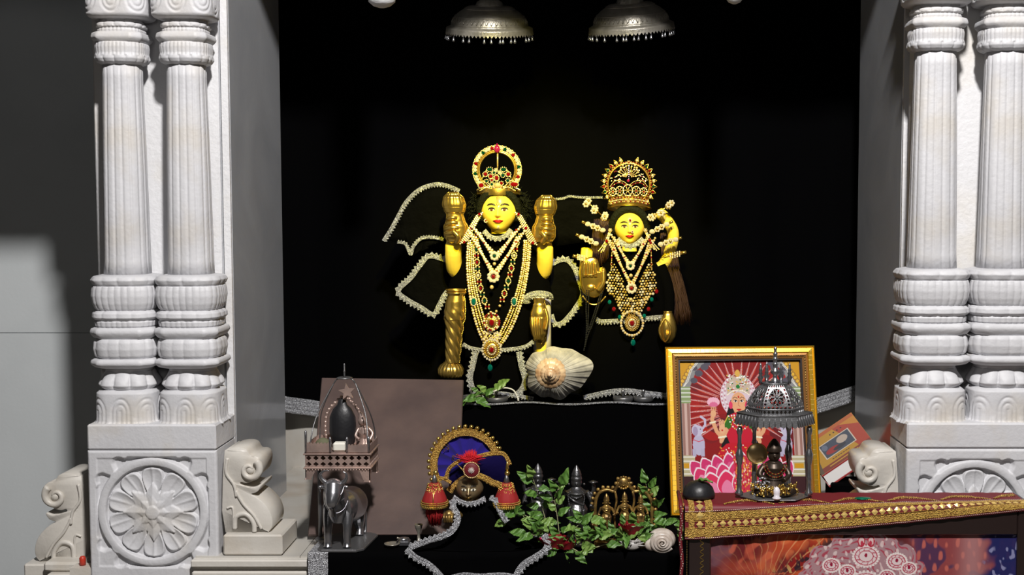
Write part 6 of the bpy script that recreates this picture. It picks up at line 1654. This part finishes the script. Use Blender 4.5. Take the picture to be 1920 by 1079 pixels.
# arms
for s in (-1, 1):
    C = lambda x, y: (1388+s*(x-1388), y)
    A_.line([C(1360, 808), C(1350, 822), C(1342, 812), C(1334, 790), C(1336, 780)], 7.5, (232, 176, 134)); A_.ell(*C(1337, 778), 5.5, 6.5, (236, 182, 140)); 
    for k in range(3): A_.line([C(1335+k*3, 774), C(1333+k*4, 766)], 2, (236, 182, 140))
    A_.line([C(1330, 796), C(1340, 794)], 3, (246, 240, 210)); A_.ell(*C(1338, 758), 11, 7, (226, 120, 160)); 
    for k in range(7): a = PI*(.1+.8*k/6); A_.ell(1388+s*(1338-1388)+10*cos(a), 758-7*sin(a), 3, 5, (244, 190, 208), 0)
    A_.line([C(1362, 810), C(1350, 832), C(1352, 816), C(1353, 806)], 7, (234, 178, 136)); A_.ell(*C(1353, 808), 6, 9, (238, 186, 146))
    for k in range(4): A_.line([C(1349+k*2.7, 804), C(1348+k*3, 790+abs(k-1.5)*1.5)], 2.2, (238, 186, 146))
    A_.line([C(1346, 824), C(1360, 822)], 3.4, (246, 240, 210)); A_.ell(*C(1353, 810), 1.6, 1.6, (200, 40, 40))
A_.poly([(1346, 850), (1360, 836), (1388, 832), (1416, 836), (1432, 850), (1438, 866), (1420, 878), (1388, 880), (1352, 878), (1338, 866)], (204, 26, 50))
for k in range(120): x, y = np.random.uniform(1344, 1432), np.random.uniform(838, 876); A_.ell(x, y, 1.2, 1.2, [(240, 190, 80), (250, 246, 240), (236, 160, 60)][k % 3])
# lotus
def petal(cx, cy, w, h, ang, c1, c2):
    for q, c in ((1.0, (246, 226, 234)), (.92, c1), (.62, c2)):
        pts = []
        for k in range(25):
            t = k/24; y = -h*t*q; x = w*q*.56*sin(PI*t**.85)**.7; pts.append((x, y))
        pts += [(-x, y) for x, y in pts[::-1]]; A_.poly([(cx+x*cos(ang)-y*sin(ang)*1.0, cy+x*sin(ang)+y*cos(ang)) for x, y in pts], c)
for k in range(9): petal(1388+(k-4)*19, 900, 26, 52-abs(k-4)*3, (k-4)*.16, (214, 60, 120), (226, 100, 150))
for k in range(8): petal(1388+(k-3.5)*20, 918, 30, 52-abs(k-3.5)*3, (k-3.5)*.13, (222, 62, 116), (240, 150, 184))
for k in range(5): petal(1388+(k-2)*27, 936, 36, 56-abs(k-2)*4, (k-2)*.10, (226, 56, 104), (238, 140, 176))
A_.poly([(1372, 860), (1388, 856), (1408, 862), (1412, 934), (1378, 938)], (210, 60, 84))
for k in range(150): x, y = np.random.uniform(1374, 1411), np.random.uniform(862, 936); A_.ell(x, y, 1.2, 2.0, [(236, 180, 70), (250, 226, 200), (190, 20, 40), (236, 150, 60)][k % 4])
o_ = None
u0, u1_, v0, v1_ = 26/281, 1-26/281, 26/320, 1-26/320
img_plane('printed_picture', A_.a**1.1*.85, pf_(u0, v1_, -.0075), pf_(u1_, v1_, 0)-pf_(u0, v1_, 0), pf_(u0, v0, 0)-pf_(u0, v1_, 0), 'printed', PI_, None)

# ================================================================ brocade-covered table
YT0, YT1 = 2.70, 2.822; ZT = P(1300, 949, YT0).z; tx0 = P(1291, 1000, YT0).x; tx1 = P(1925, 1000, YT0).x+.02
TB = thing('brocade_table', 'black framed table with tie-dye print front, half covered by maroon and gold brocade cloth', 'table', ((tx0+tx1)/2, YT0+.08, 0))
mb = MB(); zt = ZT-.004; x0 = tx0; x1 = tx1
fx0, fx1 = P(1333, 1040, 2.705).x, P(1907, 1040, 2.705).x; fz = P(1500, 1004, 2.705).z
mb.box(x0, x1, YT0+.012, YT1, .0, zt, 0)
mb.box(x0, fx0, YT0+.002, YT0+.0118, .02, zt, 0, .003); mb.box(fx1, x1, YT0+.002, YT0+.0118, .02, zt, 0, .003); mb.box(fx0+.0005, fx1-.0005, YT0+.002, YT0+.0118, fz, zt, 0, .003)
mb.build('table_body', 'black_frame', TB)
mb = MB(); gx = P(1316, 1040, 2.70).x
mb.tube(smooth_path([(gx+.004*(1 if k % 2 else -1), YT0+.0015, zt-.01-.0062*k) for k in range(70)], 3), .0009, 5)
mb.build('gold_scroll_inlay', 'gold', TB)
B_ = Art(620, 110, 1333, 998, 1907, 1100, (92, 40, 44)); np.random.seed(11); X, Y = B_.X, B_.Y
def nz(sc, seed, ox=0):
    r = np.random.RandomState(seed); o = np.zeros_like(X)
    for k in range(10): a, ph, f = r.uniform(0, 2*PI), r.uniform(0, 6.28), r.uniform(.5, 1.6)/sc; o += np.sin((X*cos(a)+Y*sin(a))*f*2*PI/3+ph+ox*np.sin(Y*.05+k))
    return o/4
n1, n2, n3, n4 = nz(60, 1), nz(26, 2, 1), nz(11, 3, 2), nz(5, 4, 2)
def mixc(m, c, a=1.0):
    col = np.array(B_.lin(c)); m = np.clip(m, 0, 1)[..., None]*a; B_.a[:] = B_.a*(1-m)+col*m
sm = lambda x, a, b: np.clip((x-a)/(b-a), 0, 1)**2*(3-2*np.clip((x-a)/(b-a), 0, 1))
mixc(sm(n2+n3*.5, -.2, .6), (104, 78, 92), .8); mixc(sm(n1+n2, 0, 1.0), (150, 60, 46), .7)
mid = np.exp(-((X-1500)/95)**2); mixc(mid*sm(n2+.4*n1, -.9, .2), (206, 84, 44), .9); mixc(mid*sm(n3+n2*.5, .1, .8), (226, 120, 70), .7); mixc(mid*sm(-n2, .2, .8), (150, 34, 30), .8)
ang = np.arctan2(Y-1120, X-1430); mixc(mid*sm(np.sin(ang*46+n3), .86, 1.0), (236, 176, 120), .6)
mixc(np.exp(-((X-1400)/60)**2)*sm(n3-.3*n2, .4, .9), (206, 96, 70), .7)
band = np.exp(-(((X-1520)*.72+(Y-1045)*1.0)/26)**2)*(Y < 1075); mixc(band*sm(n3+n4, .0, .5), (44, 36, 44), .95); mixc(band*sm(-n3+n4, .35, .8), (214, 170, 104), .8)
rt = sm(X, 1690, 1730); mixc(rt, (148, 70, 72), .9); mixc(rt*sm(n2+n3*.6, 0, .5), (70, 50, 84), .85); mixc(rt*sm(np.sin((X-1760)*.30)*np.cos((Y-1040)*.13)+n3*.4, .35, .9), (206, 108, 92), .8)
mixc(np.exp(-((X-1825)/26)**2), (186, 140, 140), .6); mixc(sm(X+n3*9+n2*8, 1838, 1862), (34, 40, 92), .97); mixc(sm(X, 1838, 1862)*sm(n4+n3, .8, 1.3), (150, 150, 190), .8)
med = ((X-1620)/115)**2+((Y-1078)/82)**2 + n3*.12 < 1
sel = med.astype(float); mixc(sel, (172, 136, 142), .95); mixc(sel*sm(np.sin(np.hypot(X-1590, Y-1090)*.62+n3*3)*np.sin(ang*30+n2*3)+n4*.35, .15, .5), (170, 52, 74), .85); mixc(sel*sm(n4+n3*.3, .5, .9), (232, 214, 210), .7)
for (cx, cy, r) in ((1625, 1042, 24), (1625, 1098, 30), (1683, 1052, 18), (1706, 1066, 13), (1560, 1060, 15), (1590, 1072, 14), (1665, 1082, 14)):
    B_.ell(cx, cy, r, r*.86, (226, 206, 206))
    for k in range(26): a = 2*PI*k/26; B_.ell(cx+r*1.02*cos(a), cy+r*.88*sin(a), 2.2, 2.2, (236, 222, 218))
    B_.ring(cx, cy, r*.86, 1.0, (184, 70, 92), r*.72); B_.ring(cx, cy, r*.56, .9, (184, 70, 92), r*.46); B_.ell(cx, cy-2, 2.8, 4, (150, 30, 60))
    for k in range(10): a = 2*PI*k/10; B_.line([(cx+r*.6*cos(a), cy+r*.5*sin(a)), (cx+r*.8*cos(a+.2), cy+r*.7*sin(a+.2))], 1.1, (176, 60, 84))
for s in (-1, 1): B_.ell(1625+s*9, 1012, 7, 11, (226, 190, 190), s*.3); B_.ring(1625+s*9, 1012, 6, 1, (176, 40, 60), 10); B_.ell(1625+s*8, 1016, 3, 5, (190, 60, 80))
zb_ = P(1500, 1100, 2.705).z
img_plane('tie_dye_print', B_.a*.85, Vector((fx0, YT0+.011, zb_)), Vector((fx1-fx0, 0, 0)), Vector((0, 0, fz-zb_)), 'printed_matte', TB, None)
# cloth: flat on top, hanging over the front edge
def cs_(px, s, w=0.0):
    """s metres along the cloth from the front top edge (negative = on top), w outward lift"""
    x = P(px, 960, YT0).x
    r = .010
    wob = .0015*sin(px*.06)+.001*sin(px*.13+1)
    if s < -r: return Vector((x, YT0-.004-s, ZT+.0015+w+abs(wob)*.5))
    if s < r*.57:
        a = (s+r)/(r*1.57)*PI/2; return Vector((x, YT0-.004+r-(r+w)*sin(a), ZT+.0015-r+(r+w)*cos(a)))
    return Vector((x, YT0-.004-w-abs(wob)*min(1, s*30), ZT+.0015-(s+r*.43)))
def sb(px): return .0665-.062*((max(0, px-1300))/620)**1.25
BW = .0580
def st(px): return sb(px)-BW*(1-.1*(px-1300)/620)
CL = thing('brocade_cloth', 'maroon cloth with wide gold sequin border draped over the front table', 'cloth', (P(1600, 950, YT0).x, YT0, ZT))
mb = MB(); PX0, PX1 = 1284, 1932
mb.grid(lambda u, v: (lambda px: cs_(px, -.118+(sb(px)+.118+.003)*v, .0))(PX0+(PX1-PX0)*u), 150, 44)
mb.grid(lambda u, v: (lambda px: cs_(px, -.118+(sb(px)+.118+.003)*v, -.0012))(PX0+(PX1-PX0)*u), 150, 44)
mb.build('maroon_fabric', 'maroon', CL)
def strip(f0, f1, lift, m, nm, nu=400, nv=6, px0=PX0, px1=PX1, crest=.0006):
    mb = MB()
    g = lambda u, v: (lambda px: cs_(px, st(px)+(sb(px)-st(px))*(f0+(f1-f0)*v), lift+crest*sin(PI*v)))(px0+(px1-px0)*u)
    mb.grid(g, nu, nv); mb.grid(lambda u, v: (lambda px: cs_(px, st(px)+(sb(px)-st(px))*(f0+(f1-f0)*v), .0003))(px0+(px1-px0)*u), 120, 3)
    return mb.build(nm, m, CL)
strip(.05, .33, .0012, 'gold_brocade', 'gold_braid'); strip(.66, .95, .0012, 'gold_brocade', 'gold_braid')
mb = MB(); px = 1341
rnd = random.Random(8)
while px < 1925:
    sm_ = st(px)+(sb(px)-st(px))*.495; h = .0078; dpx = 6.6
    pts = [cs_(px-dpx, sm_, .001), cs_(px, sm_+h, .001), cs_(px+dpx, sm_, .001), cs_(px, sm_-h, .001)]; c = cs_(px, sm_, .0028+rnd.uniform(-.001, .001))
    mb.add(pts+[c], [(0, 1, 4), (1, 2, 4), (2, 3, 4), (3, 0, 4), (3, 2, 1, 0)], 0, False); px += 14.2
mb.build('diamond_sequins', 'gold_bright', CL)
for q in (.0, .37, .62, 1.0):
    mb = MB()
    pts = [cs_(px, st(px)+(sb(px)-st(px))*q, .0012) for px in range(PX0+2, PX1, 2)]
    beads(mb, pts, .0013 if q in (0., 1.) else .0009, step=.0042 if q in (0., 1.) else .0024, mi=0, segs=6, sc=(1.5, 1, .8)); mb.build('beaded_piping', 'copper_silver' if q in (0., 1.) else 'gold', CL)
# side border going back on the top at the left, hanging at the corner
mb = MB()
for a, b in ((1291, 1302), (1322, 1336)):
    g = lambda u, v, A=a, B=b: cs_(A+(B-A)*u, -.112+(sb(1300)+.112)*v, .0014+.0005*sin(PI*u))
    mb.grid(g, 6, 120)
mb.build('side_braid', 'gold_brocade', CL)
mb = MB()
for k in range(9):
    s_ = -.10+k*.0195
    if s_ > .045: break
    pts = [cs_(1305, s_, .002), cs_(1312, s_+.009, .002), cs_(1319, s_, .002), cs_(1312, s_-.009, .002)]; c = cs_(1312, s_, .005); mb.add(pts+[c], [(0, 1, 4), (1, 2, 4), (2, 3, 4), (3, 0, 4), (3, 2, 1, 0)], 0, False)
mb.build('diamond_sequins', 'gold_bright', CL)
# scalloped sequin pattern on the top part
mb = MB()
for k in range(6):
    cx = 1405+k*104; W_ = 46
    for j in range(-12, 13):
        t = j/12; px = cx+W_*t
        if px > 1925: continue
        base_s = st(cx)-.010
        mb.lathe([(.0026, .0), (.0026, .0008), (.0009, .0010)], 8, cs_(px, base_s-.030*cos(t*PI/2), .0016), mi=0) if j % 1 == 0 else None
        mb.sph(cs_(px, base_s-.036*cos(t*PI/2)-.004, .0012), .0019, 6, 4, (1, 1, .6), 0)
        mb.sph(cs_(px, base_s-.024*cos(t*PI/2), .0012), .0015, 6, 4, (1, 1, .6), 0)
mb.build('scallop_sequins', 'gold_brocade', CL)
mb = MB()
for px in (1475, 1627): mb.sph(cs_(px, -.055, .002), .012, 16, 6, (1.6, 1, .18))
mb.build('green_motif', 'green_sequin', CL)
# hanging side cord and dotted piping at the left edge
mb = MB(); x_ = P(1280, 1000, 2.69).x
pts = [Vector((x_+.0015*sin(k*.5)-.004*(1-min(1, k/40)), YT0-.006, ZT-.45*k/60)) for k in range(61)]
mb.tube([Vector((x_-.002, YT1-.01, ZT+.004)), Vector((x_-.003, YT0+.02, ZT+.004))]+pts, .0042, 8, 0)
for k, p in enumerate(resample(pts, .0052)): mb.sph(p+Vector((.0022*sin(k*1.1), -.0034, 0)), .0017, 6, 4, (1, .8, 1.2), 1)
mb.build('side_cord', ['maroon', 'copper_silver'], CL)
mb = MB(); x_ = P(1288, 1000, 2.70).x; mb.grid(lambda u, v: (x_-.008+.013*u, YT0-.0005-.0008*sin(PI*u), ZT-.002-.42*v), 4, 30); mb.grid(lambda u, v: (x_-.008+.013*u, YT0+.0004, ZT-.002-.42*v), 4, 30)
mb.build('side_hanging', 'velvet', CL)
mb = MB(); beads(mb, [Vector((x_, YT0-.002, ZT-.03-.39*k/40)) for k in range(41)], .0011, step=.0036, segs=6); mb.build('dotted_piping', 'gold_aged', CL)

# ---------------------------------------------------------------- black rounded lid on the table
c = P(1310, 925, 2.762); z = ZT+.0045; mb = MB(); R = 31*mpp(2.762)
mb.lathe([(R*.9, 0), (R, .003), (R*.98, .010), (R*.86, .022), (R*.62, .031), (R*.3, .0355), (.001, .0365)], 40, (c.x, 2.762, z))
tag(mb.build('black_stone_dome', 'black_stone', None, Vector((c.x, 2.762, z))), 'smooth black domed stone on the left end of the brocade cloth', 'stone')
L_ = leaf_mesh(3, .032, .017, .3, 'leaf'); L_.location = (c.x-.002, 2.753, z+.040); L_.rotation_euler = (.15, .1, -1.9); L_.name = 'tulsi_leaf'
tag(L_, 'single green leaf lying on the black domed stone', 'leaf')

# ================================================================ silver pavilion
YP = 2.764; u5 = mpp(YP); pc = P(1451, 928, YP); zt = ZT+.0055
PV = thing('silver_pavilion', 'small silver six-sided pavilion with pierced dome and spires, standing on the brocade cloth', 'pavilion', (pc.x, YP, zt))
def zp(py): return P(1451, py, YP).z
def hexp(R, k, z, sq=.68): a = PI/3*k; return Vector((pc.x+R*cos(a), YP-R*sin(a)*sq, z))
R1 = 76*u5
mb = MB()
mb.prism([hexp(70*u5, k, zt) for k in range(6)], (0, 0, .003), 0, .001); mb.build('base_plate', 'silver_dark', PV)
for k in (0, 3, 4, 5):
    b = hexp(66*u5, k, zt); mb = MB(); Hh = zp(800)-zt
    pr = [(.0085, .003), (.0085, .008), (.0055, .012), (.0050, .030), (.0062, .034), (.0050, .038), (.0046, .060), (.0060, .064), (.0085, .076), (.0085, .082), (.0055, .090), (.0042, .094), (.0055, .098), (.0042, .104), (.0042, .118), (.0065, .124), (.0065, .13), (.004, .135)]
    s_ = Hh/.135; mb.lathe([(r, z*s_) for r, z in pr], 20, b); mb.build('pillar', 'silver', PV)
def hexwall(R0, z0, R1_, z1, k, th=.0012):
    """panel f(u,v,w) between corners k and k+1"""
    def f(u, v, w):
        R = R0+(R1_-R0)*v-w; z = z0+(z1-z0)*v; return hexp(R, k, z).lerp(hexp(R, k+1, z), u)
    return f
mb = MB(); ze0, ze1 = zp(797), zp(774)
for k in range(6):
    f = hexwall(R1, ze0, R1*.93, ze1, k)
    n = 7; vs = []; 
    top = [f(i/(n*4), 1, 0) for i in range(n*4+1)]; bot = [f(i/(n*4), .22-.20*abs(sin(i/4*PI)), 0) for i in range(n*4+1)]
    m_ = len(top); ins = [p+Vector((0, .0, 0))+(Vector((pc.x, YP, p.z))-p).normalized()*.0014 for p in top+bot]
    vs = top+bot+ins; fs = []
    for i in range(m_-1): fs += [(i, i+1, m_+i+1, m_+i), (2*m_+i, 3*m_+i, 3*m_+i+1, 2*m_+i+1), (m_+i, m_+i+1, 3*m_+i+1, 3*m_+i)]
    mb.add(vs, fs, 0, False)
    for i in range(8): a_ = f(i/7, .9, -.0006); b_ = f(i/7, .1, -.0006); mb.tube([a_, b_], .0009, 4)
mb.build('eave', 'silver_dark', PV)
mb = MB(); rings = [(R1*.93, zp(776)), (R1*.80, zp(776))]
mb.tube([hexp(R1*.935, k, zp(774)) for k in range(6)], .0018, 6, 0, True); mb.tube([hexp(R1*.72, k, zp(764)) for k in range(6)], .0016, 6, 0, True); mb.tube([hexp(R1*.33, k, zp(719)) for k in range(6)], .0024, 6, 0, True)
vs = [hexp(R1*.94, k, zp(775)) for k in range(6)]+[hexp(R1*.70, k, zp(772)) for k in range(6)]; mb.add(vs, [(k, (k+1) % 6, 6+(k+1) % 6, 6+k) for k in range(6)], 0, False)
vs = [hexp(R1*.94, k, zp(775)-.001) for k in range(6)]+[hexp(R1*.70, k, zp(772)-.001) for k in range(6)]; mb.add(vs, [(6+k, 6+(k+1) % 6, (k+1) % 6, k) for k in range(6)], 0, False)
for k in range(6):
    f = hexwall(R1*.72, zp(773), R1*.72, zp(764), k)
    for i in range(7): ringcell(mb, f, i/7, (i+1)/7, 0, 1, .40, .0012, rot=True)
    # curved dome panel: a pierced round rosette in the middle, small openings around
    def g(u, v, w, K=k):
        R = R1*(.72-.39*(v**1.7)); z = zp(764)+(zp(719)-zp(764))*v; return hexp(R-w, K, z).lerp(hexp(R-w, K+1, z), u)
    for j in range(7):
        for i in range(7):
            ctr_ = 1 <= j <= 5 and .5 <= i <= 5.5
            if not ctr_: ringcell(mb, g, i/7, (i+1)/7, j/7, (j+1)/7, .36, .0012)
    N_ = 40; vs = []; cu_, cv_ = .5, .5; r_ = 2.5/7
    sqp = []
    for i in range(N_):
        a = 2*PI*i/N_; m_ = max(abs(cos(a)), abs(sin(a))); sqp.append((cos(a)/m_*r_, sin(a)/m_*r_))
    A1 = [(cu_+x, cv_+y) for x, y in sqp]; A2 = [(cu_+r_*.93*cos(2*PI*i/N_), cv_+r_*.93*sin(2*PI*i/N_)) for i in range(N_)]
    vs = [g(*p, 0) for p in A1]+[g(*p, 0) for p in A2]+[g(*p, .0012) for p in A1]+[g(*p, .0012) for p in A2]; fs = []
    for i in range(N_): j2 = (i+1) % N_; fs += [(i, j2, N_+j2, N_+i), (2*N_+i, 3*N_+i, 3*N_+j2, 2*N_+j2), (N_+i, N_+j2, 3*N_+j2, 3*N_+i)]
    mb.add(vs, fs, 0, False)
    for i in range(8):
        a = 2*PI*i/8+PI/8; pts = []
        for q, o in ((.12, 0), (.45, .30), (.72, .30), (.95, 0), (.72, -.30), (.45, -.30)): pts.append(g(cu_+r_*q*cos(a+o*.9), cv_+r_*q*sin(a+o*.9), .0004))
        mb.tube(smooth_path(pts, 3, True), .0012, 5, 0, True)
    mb.sph(g(cu_, cv_, -.001), .0038, 10, 6)
mb.build('pierced_dome', 'silver_dark', PV)
mb = MB(); mb.prism([hexp(R1*.34, k, zp(719)) for k in range(6)], (0, 0, .002), 0); zz = zp(717)
Hs = zp(650)-zz
mb.lathe([(.010, 0), (.010, .05*Hs), (.005, .10*Hs), (.0045, .20*Hs), (.010, .27*Hs), (.010, .33*Hs), (.005, .38*Hs), (.0045, .47*Hs), (.0075, .50*Hs), (.0045, .53*Hs), (.0042, .62*Hs), (.0068, .65*Hs), (.0042, .68*Hs), (.0038, .76*Hs), (.0058, .79*Hs), (.0035, .82*Hs), (.0030, .90*Hs), (.0045, .93*Hs), (.001, 1.0*Hs)], 20, (pc.x, YP, zz))
mb.build('centre_spire', 'silver', PV)
for s in (0, 3, 1, 2, 4, 5):
    b = hexp(R1*.36, s, zp(716)); 
    if s in (1, 2): continue
    mb = MB(); h = .042; mb.lathe([(.004, -.004), (.004, .10*h), (.007, .22*h), (.003, .34*h), (.005, .42*h), (.003, .5*h), (.0045, .6*h), (.0025, .7*h), (.0025, .85*h), (.0005, h)], 14, b); mb.build('corner_spire', 'silver', PV)
# idol inside the pavilion
IN = thing('pavilion_idol', 'dark metal seated idol with heaps of gold ornament, inside the silver pavilion', 'idol', (pc.x, YP, zt+.003))
z0 = zt+.0034; mb = MB(); sx_ = pc.x
mb.lathe([(.034, z0), (.036, z0+.010), (.028, z0+.022), (.020, z0+.045), (.024, z0+.060), (.018, z0+.070), (.008, z0+.076)], 28, (sx_, YP+.008, 0)); mb.sph((sx_, YP+.002, z0+.088), .0145, 20, 14, (.95, .9, 1.1)); mb.sph((sx_, YP-.012, z0+.087), .003, 8, 6)
for s in (-1, 1): mb.tube(smooth_path([(sx_+s*.020, YP+.006, z0+.064), (sx_+s*.032, YP-.004, z0+.046), (sx_+s*.018, YP-.020, z0+.036)], 5), [.0075]*6+[.006]*5, 10); mb.tube(smooth_path([(sx_+s*.012, YP-.01, z0+.014), (sx_+s*.038, YP-.014, z0+.012), (sx_+s*.006, YP-.026, z0+.008)], 5), .010, 10)
mb.lathe([(.017, z0+.096), (.016, z0+.104), (.010, z0+.116), (.003, z0+.124)], 20, (sx_, YP+.002, 0))
body_obj('body', mb, IN, 'dark_bronze', .0014)
mb = MB(); rnd = random.Random(12)
for k in range(150):
    a = rnd.uniform(PI*1.0, 2*PI); q = rnd.uniform(.024, .046); x = sx_+q*cos(a)*1.15; y = YP+q*sin(a)*.85; zq = z0+.004+rnd.random()*.022*(1-abs(q-.03)*10)
    mb.sph((x, y, zq), rnd.uniform(.0022, .0046), 8, 5, (1, 1, .8), 0, rnd.random() < .5)
for k in range(14):
    a = PI*1.05+k*PI*.065; p = Vector((sx_+.040*cos(a)*1.15, YP+.036*sin(a), z0+.006)); mb.tube(smooth_path([p, p+Vector((.003*sin(k), -.002, .012)), p+Vector((.006*sin(k*2), 0, .020+.006*sin(k*3)))], 4), .0013, 5)
mb.build('gold_ornaments', 'gold', IN)
mb = MB(); 
for q, n in ((.020, 18), (.026, 22)): beads(mb, [Vector((sx_+q*.95*cos(a), YP-.017-.006*abs(sin(a)), z0+.072-q*1.1*abs(sin(a)))) for a in [PI*k/n for k in range(n+1)]], .0018, mis=[0, 1], segs=6)
mb.build('garland', ['gem_red', 'gold'], IN)
mb = MB(); cc = Vector((sx_-.034, YP+.026, z0+.086)); mb.lathe([(.001, .002), (.023, .002), (.0235, .0), (.021, -.002), (.001, -.0015)], 32, cc, axis='y'); mb.lathe([(.021, -.0022), (.0225, -.004), (.0235, -.0022)], 32, cc, axis='y', mi=1, cap=False)
mb.tube([(cc.x, cc.y+.003, cc.z), (cc.x, cc.y+.003, z0)], .0015, 5, 1); mb.build('halo_disc', ['pearl', 'gold'], IN)
mb = MB(); cc = Vector((sx_-.030, YP-.028, z0+.028))
for k in range(3):
    o_ = cc+Vector((k*.009-.008, .001*k, .008*(k % 2)))
    mb.tube([o_+Vector((.0075*cos(a), 0, .0075*sin(a))) for a in [2*PI*j/16 for j in range(16)]], .0018, 6, 0, True)
    for j in range(4): a = PI/4+PI/2*j; mb.sph(o_+Vector((.0075*cos(a), 0, .0075*sin(a))), .0032, 8, 6)
mb.tube([cc+Vector((0, 0, -.008)), cc+Vector((.004, .004, -.026))], .002, 6); mb.build('silver_flower', 'silver', IN)
c_ = Vector((pc.x+.0, YP-.042, zt+.004)); mb = MB(); mb.lathe([(.009, 0), (.010, .003), (.006, .006), (.0072, .012), (.0075, .018), (.005, .024), (.001, .027)], 24, c_)
tag(mb.build('crystal_bead', 'crystal', None, c_), 'small clear rounded crystal at the front of the pavilion floor', 'crystal')

# ================================================================ leaning book
c4 = [P(1534, 816, 3.42), P(1597, 773, 3.46), P(1638, 826, 3.43), P(1545, 915, 3.36)]
def book():
    A, B, C_, D_ = [Vector(c) for c in c4]
    # front cover plane: top-left A(hidden side), top B, right corner C, bottom D
    B = P(1596, 774, 3.44); C_ = P(1637, 828, 3.40); D_ = P(1541, 893, 3.385); A = D_+(B-C_)
    n = (C_-B).cross(D_-C_).normalized(); n = n if n.y < 0 else -n
    return A, B, C_, D_, n
A, B, C_, D_, n = book(); th = .034
dn = (-n)
BK = thing('leaning_book', 'yellow and red covered book leaning askew between the picture frame and right marble jamb', 'book', (C_+D_)/2)
# spine/pages side faces downward right: offset direction lies below the C-D edge
ed = (D_-C_).normalized(); off = Vector((.012, -.004, -.036)); off = (off-ed*off.dot(ed)); 
def bk(u, v, w): return A.lerp(B, u).lerp(D_.lerp(C_, u), v)+off*w
mb = MB()
def slab(w0, w1, i0=0.0, j=0):
    vs = [bk(a, b, w) for w in (w0, w1) for a, b in ((i0, i0), (1-i0, i0), (1-i0, 1-i0), (i0, 1-i0))]
    mb.add(vs, [(0, 1, 2, 3), (7, 6, 5, 4), (0, 4, 5, 1), (1, 5, 6, 2), (2, 6, 7, 3), (3, 7, 4, 0)], j, False)
slab(0, .10); slab(.90, 1.0); mb.build('cover', 'book_red', BK)
mb = MB(); slab(.101, .899, .015); 
mb.build('page_block', 'book_pages', BK)
K_ = Art(160, 140, 0, 0, 1, 1, (206, 160, 20))
K_.poly([(0, 0), (.25, 0), (0, .55)], (120, 96, 70)); K_.poly([(.55, 0), (1, 0), (1, 1), (.82, 1), (.70, .5)], (190, 70, 24)); K_.poly([(.60, 0), (1, 0), (1, .35)], (214, 150, 30)); K_.rect(0, .86, 1, 1, (150, 60, 26)); K_.rect(0, .0, 1, .10, (200, 110, 30))
K_.poly([(.0, .0), (.18, 0), (.06, 1), (0, 1)], (110, 90, 60)); K_.rect(.22, .30, .80, .72, (226, 214, 196)); K_.rect(.235, .32, .785, .70, (74, 84, 104)); K_.ell(.40, .58, .13, .08, (176, 36, 34)); K_.ell(.62, .46, .10, .10, (206, 190, 176)); K_.ell(.52, .60, .12, .05, (50, 50, 64)); K_.ell(.30, .42, .05, .08, (120, 130, 150)); K_.rect(.2, .90, .75, .93, (210, 170, 60))
for k in range(4): K_.ell(.50+k*.07, .19, .014, .020, (50, 30, 20))
for k in range(7): K_.rect(.30+k*.05, .78, .335+k*.05, .80, (90, 40, 20))
img_plane('printed_cover', K_.a**1.2*.62, bk(0, 1, -.015), bk(1, 1, 0)-bk(0, 1, 0), bk(0, 0, 0)-bk(0, 1, 0), 'printed_matte', BK, None)
mb = MB(); lo = min((bk(0, 1, 1), bk(1, 1, 1)), key=lambda p: p.z); cx_, cy_ = P(1600, 920, 3.40).x, 3.395
mb.box(P(1555, 900, 3.4).x, P(1640, 900, 3.4).x, 3.36, 3.46, ZF+.001, bk(.5, 1, 1).z-.032, 0, .004)
tag(mb.build('covered_box', 'velvet', None, Vector((cx_, cy_, ZF))), 'black cloth covered box under the leaning yellow book', 'box')
# ================================================================ light
def area(name, loc, tgt, size, power, col, shape='DISK'):
    d = bpy.data.lights.new(name, 'AREA'); d.shape = shape; d.size = size; d.energy = power; d.color = col
    o = bpy.data.objects.new(name, d); COL.objects.link(o); o.location = loc
    o.rotation_euler = (Vector(tgt)-Vector(loc)).to_track_quat('-Z', 'Y').to_euler(); return o
area('hall_lamp', (.3, .3, 3.8), (-.2, 3.2, 1.2), .22, 205, (1, .97, .95))
area('front_fill', (-.35, -.7, 2.0), (0, 3.2, 1.2), .5, 4.5, (1, .97, .93))  # added weak fill from behind the camera, gives the metals something to reflect
d = bpy.data.lights.new('idol_spot', 'SPOT'); d.energy = 430; d.color = (1, .84, .01); d.spot_size = math.radians(29); d.spot_blend = 1; d.shadow_soft_size = .04
sp = bpy.data.objects.new('idol_spot', d); COL.objects.link(sp); sp.location = (-.08, 1.75, 2.42)
sp.rotation_euler = (P(1025, 395, 3.62)-Vector(sp.location)).to_track_quat('-Z', 'Y').to_euler()
w = bpy.data.worlds.new('world'); SC.world = w; w.use_nodes = True
w.node_tree.nodes['Background'].inputs['Color'].default_value = (.9, .95, 1, 1)
w.node_tree.nodes['Background'].inputs['Strength'].default_value = .007
SC.view_settings.view_transform = 'Standard'; SC.view_settings.look = 'None'
SC.view_settings.exposure = 0; SC.view_settings.gamma = 1; SC.view_settings.use_curve_mapping = False
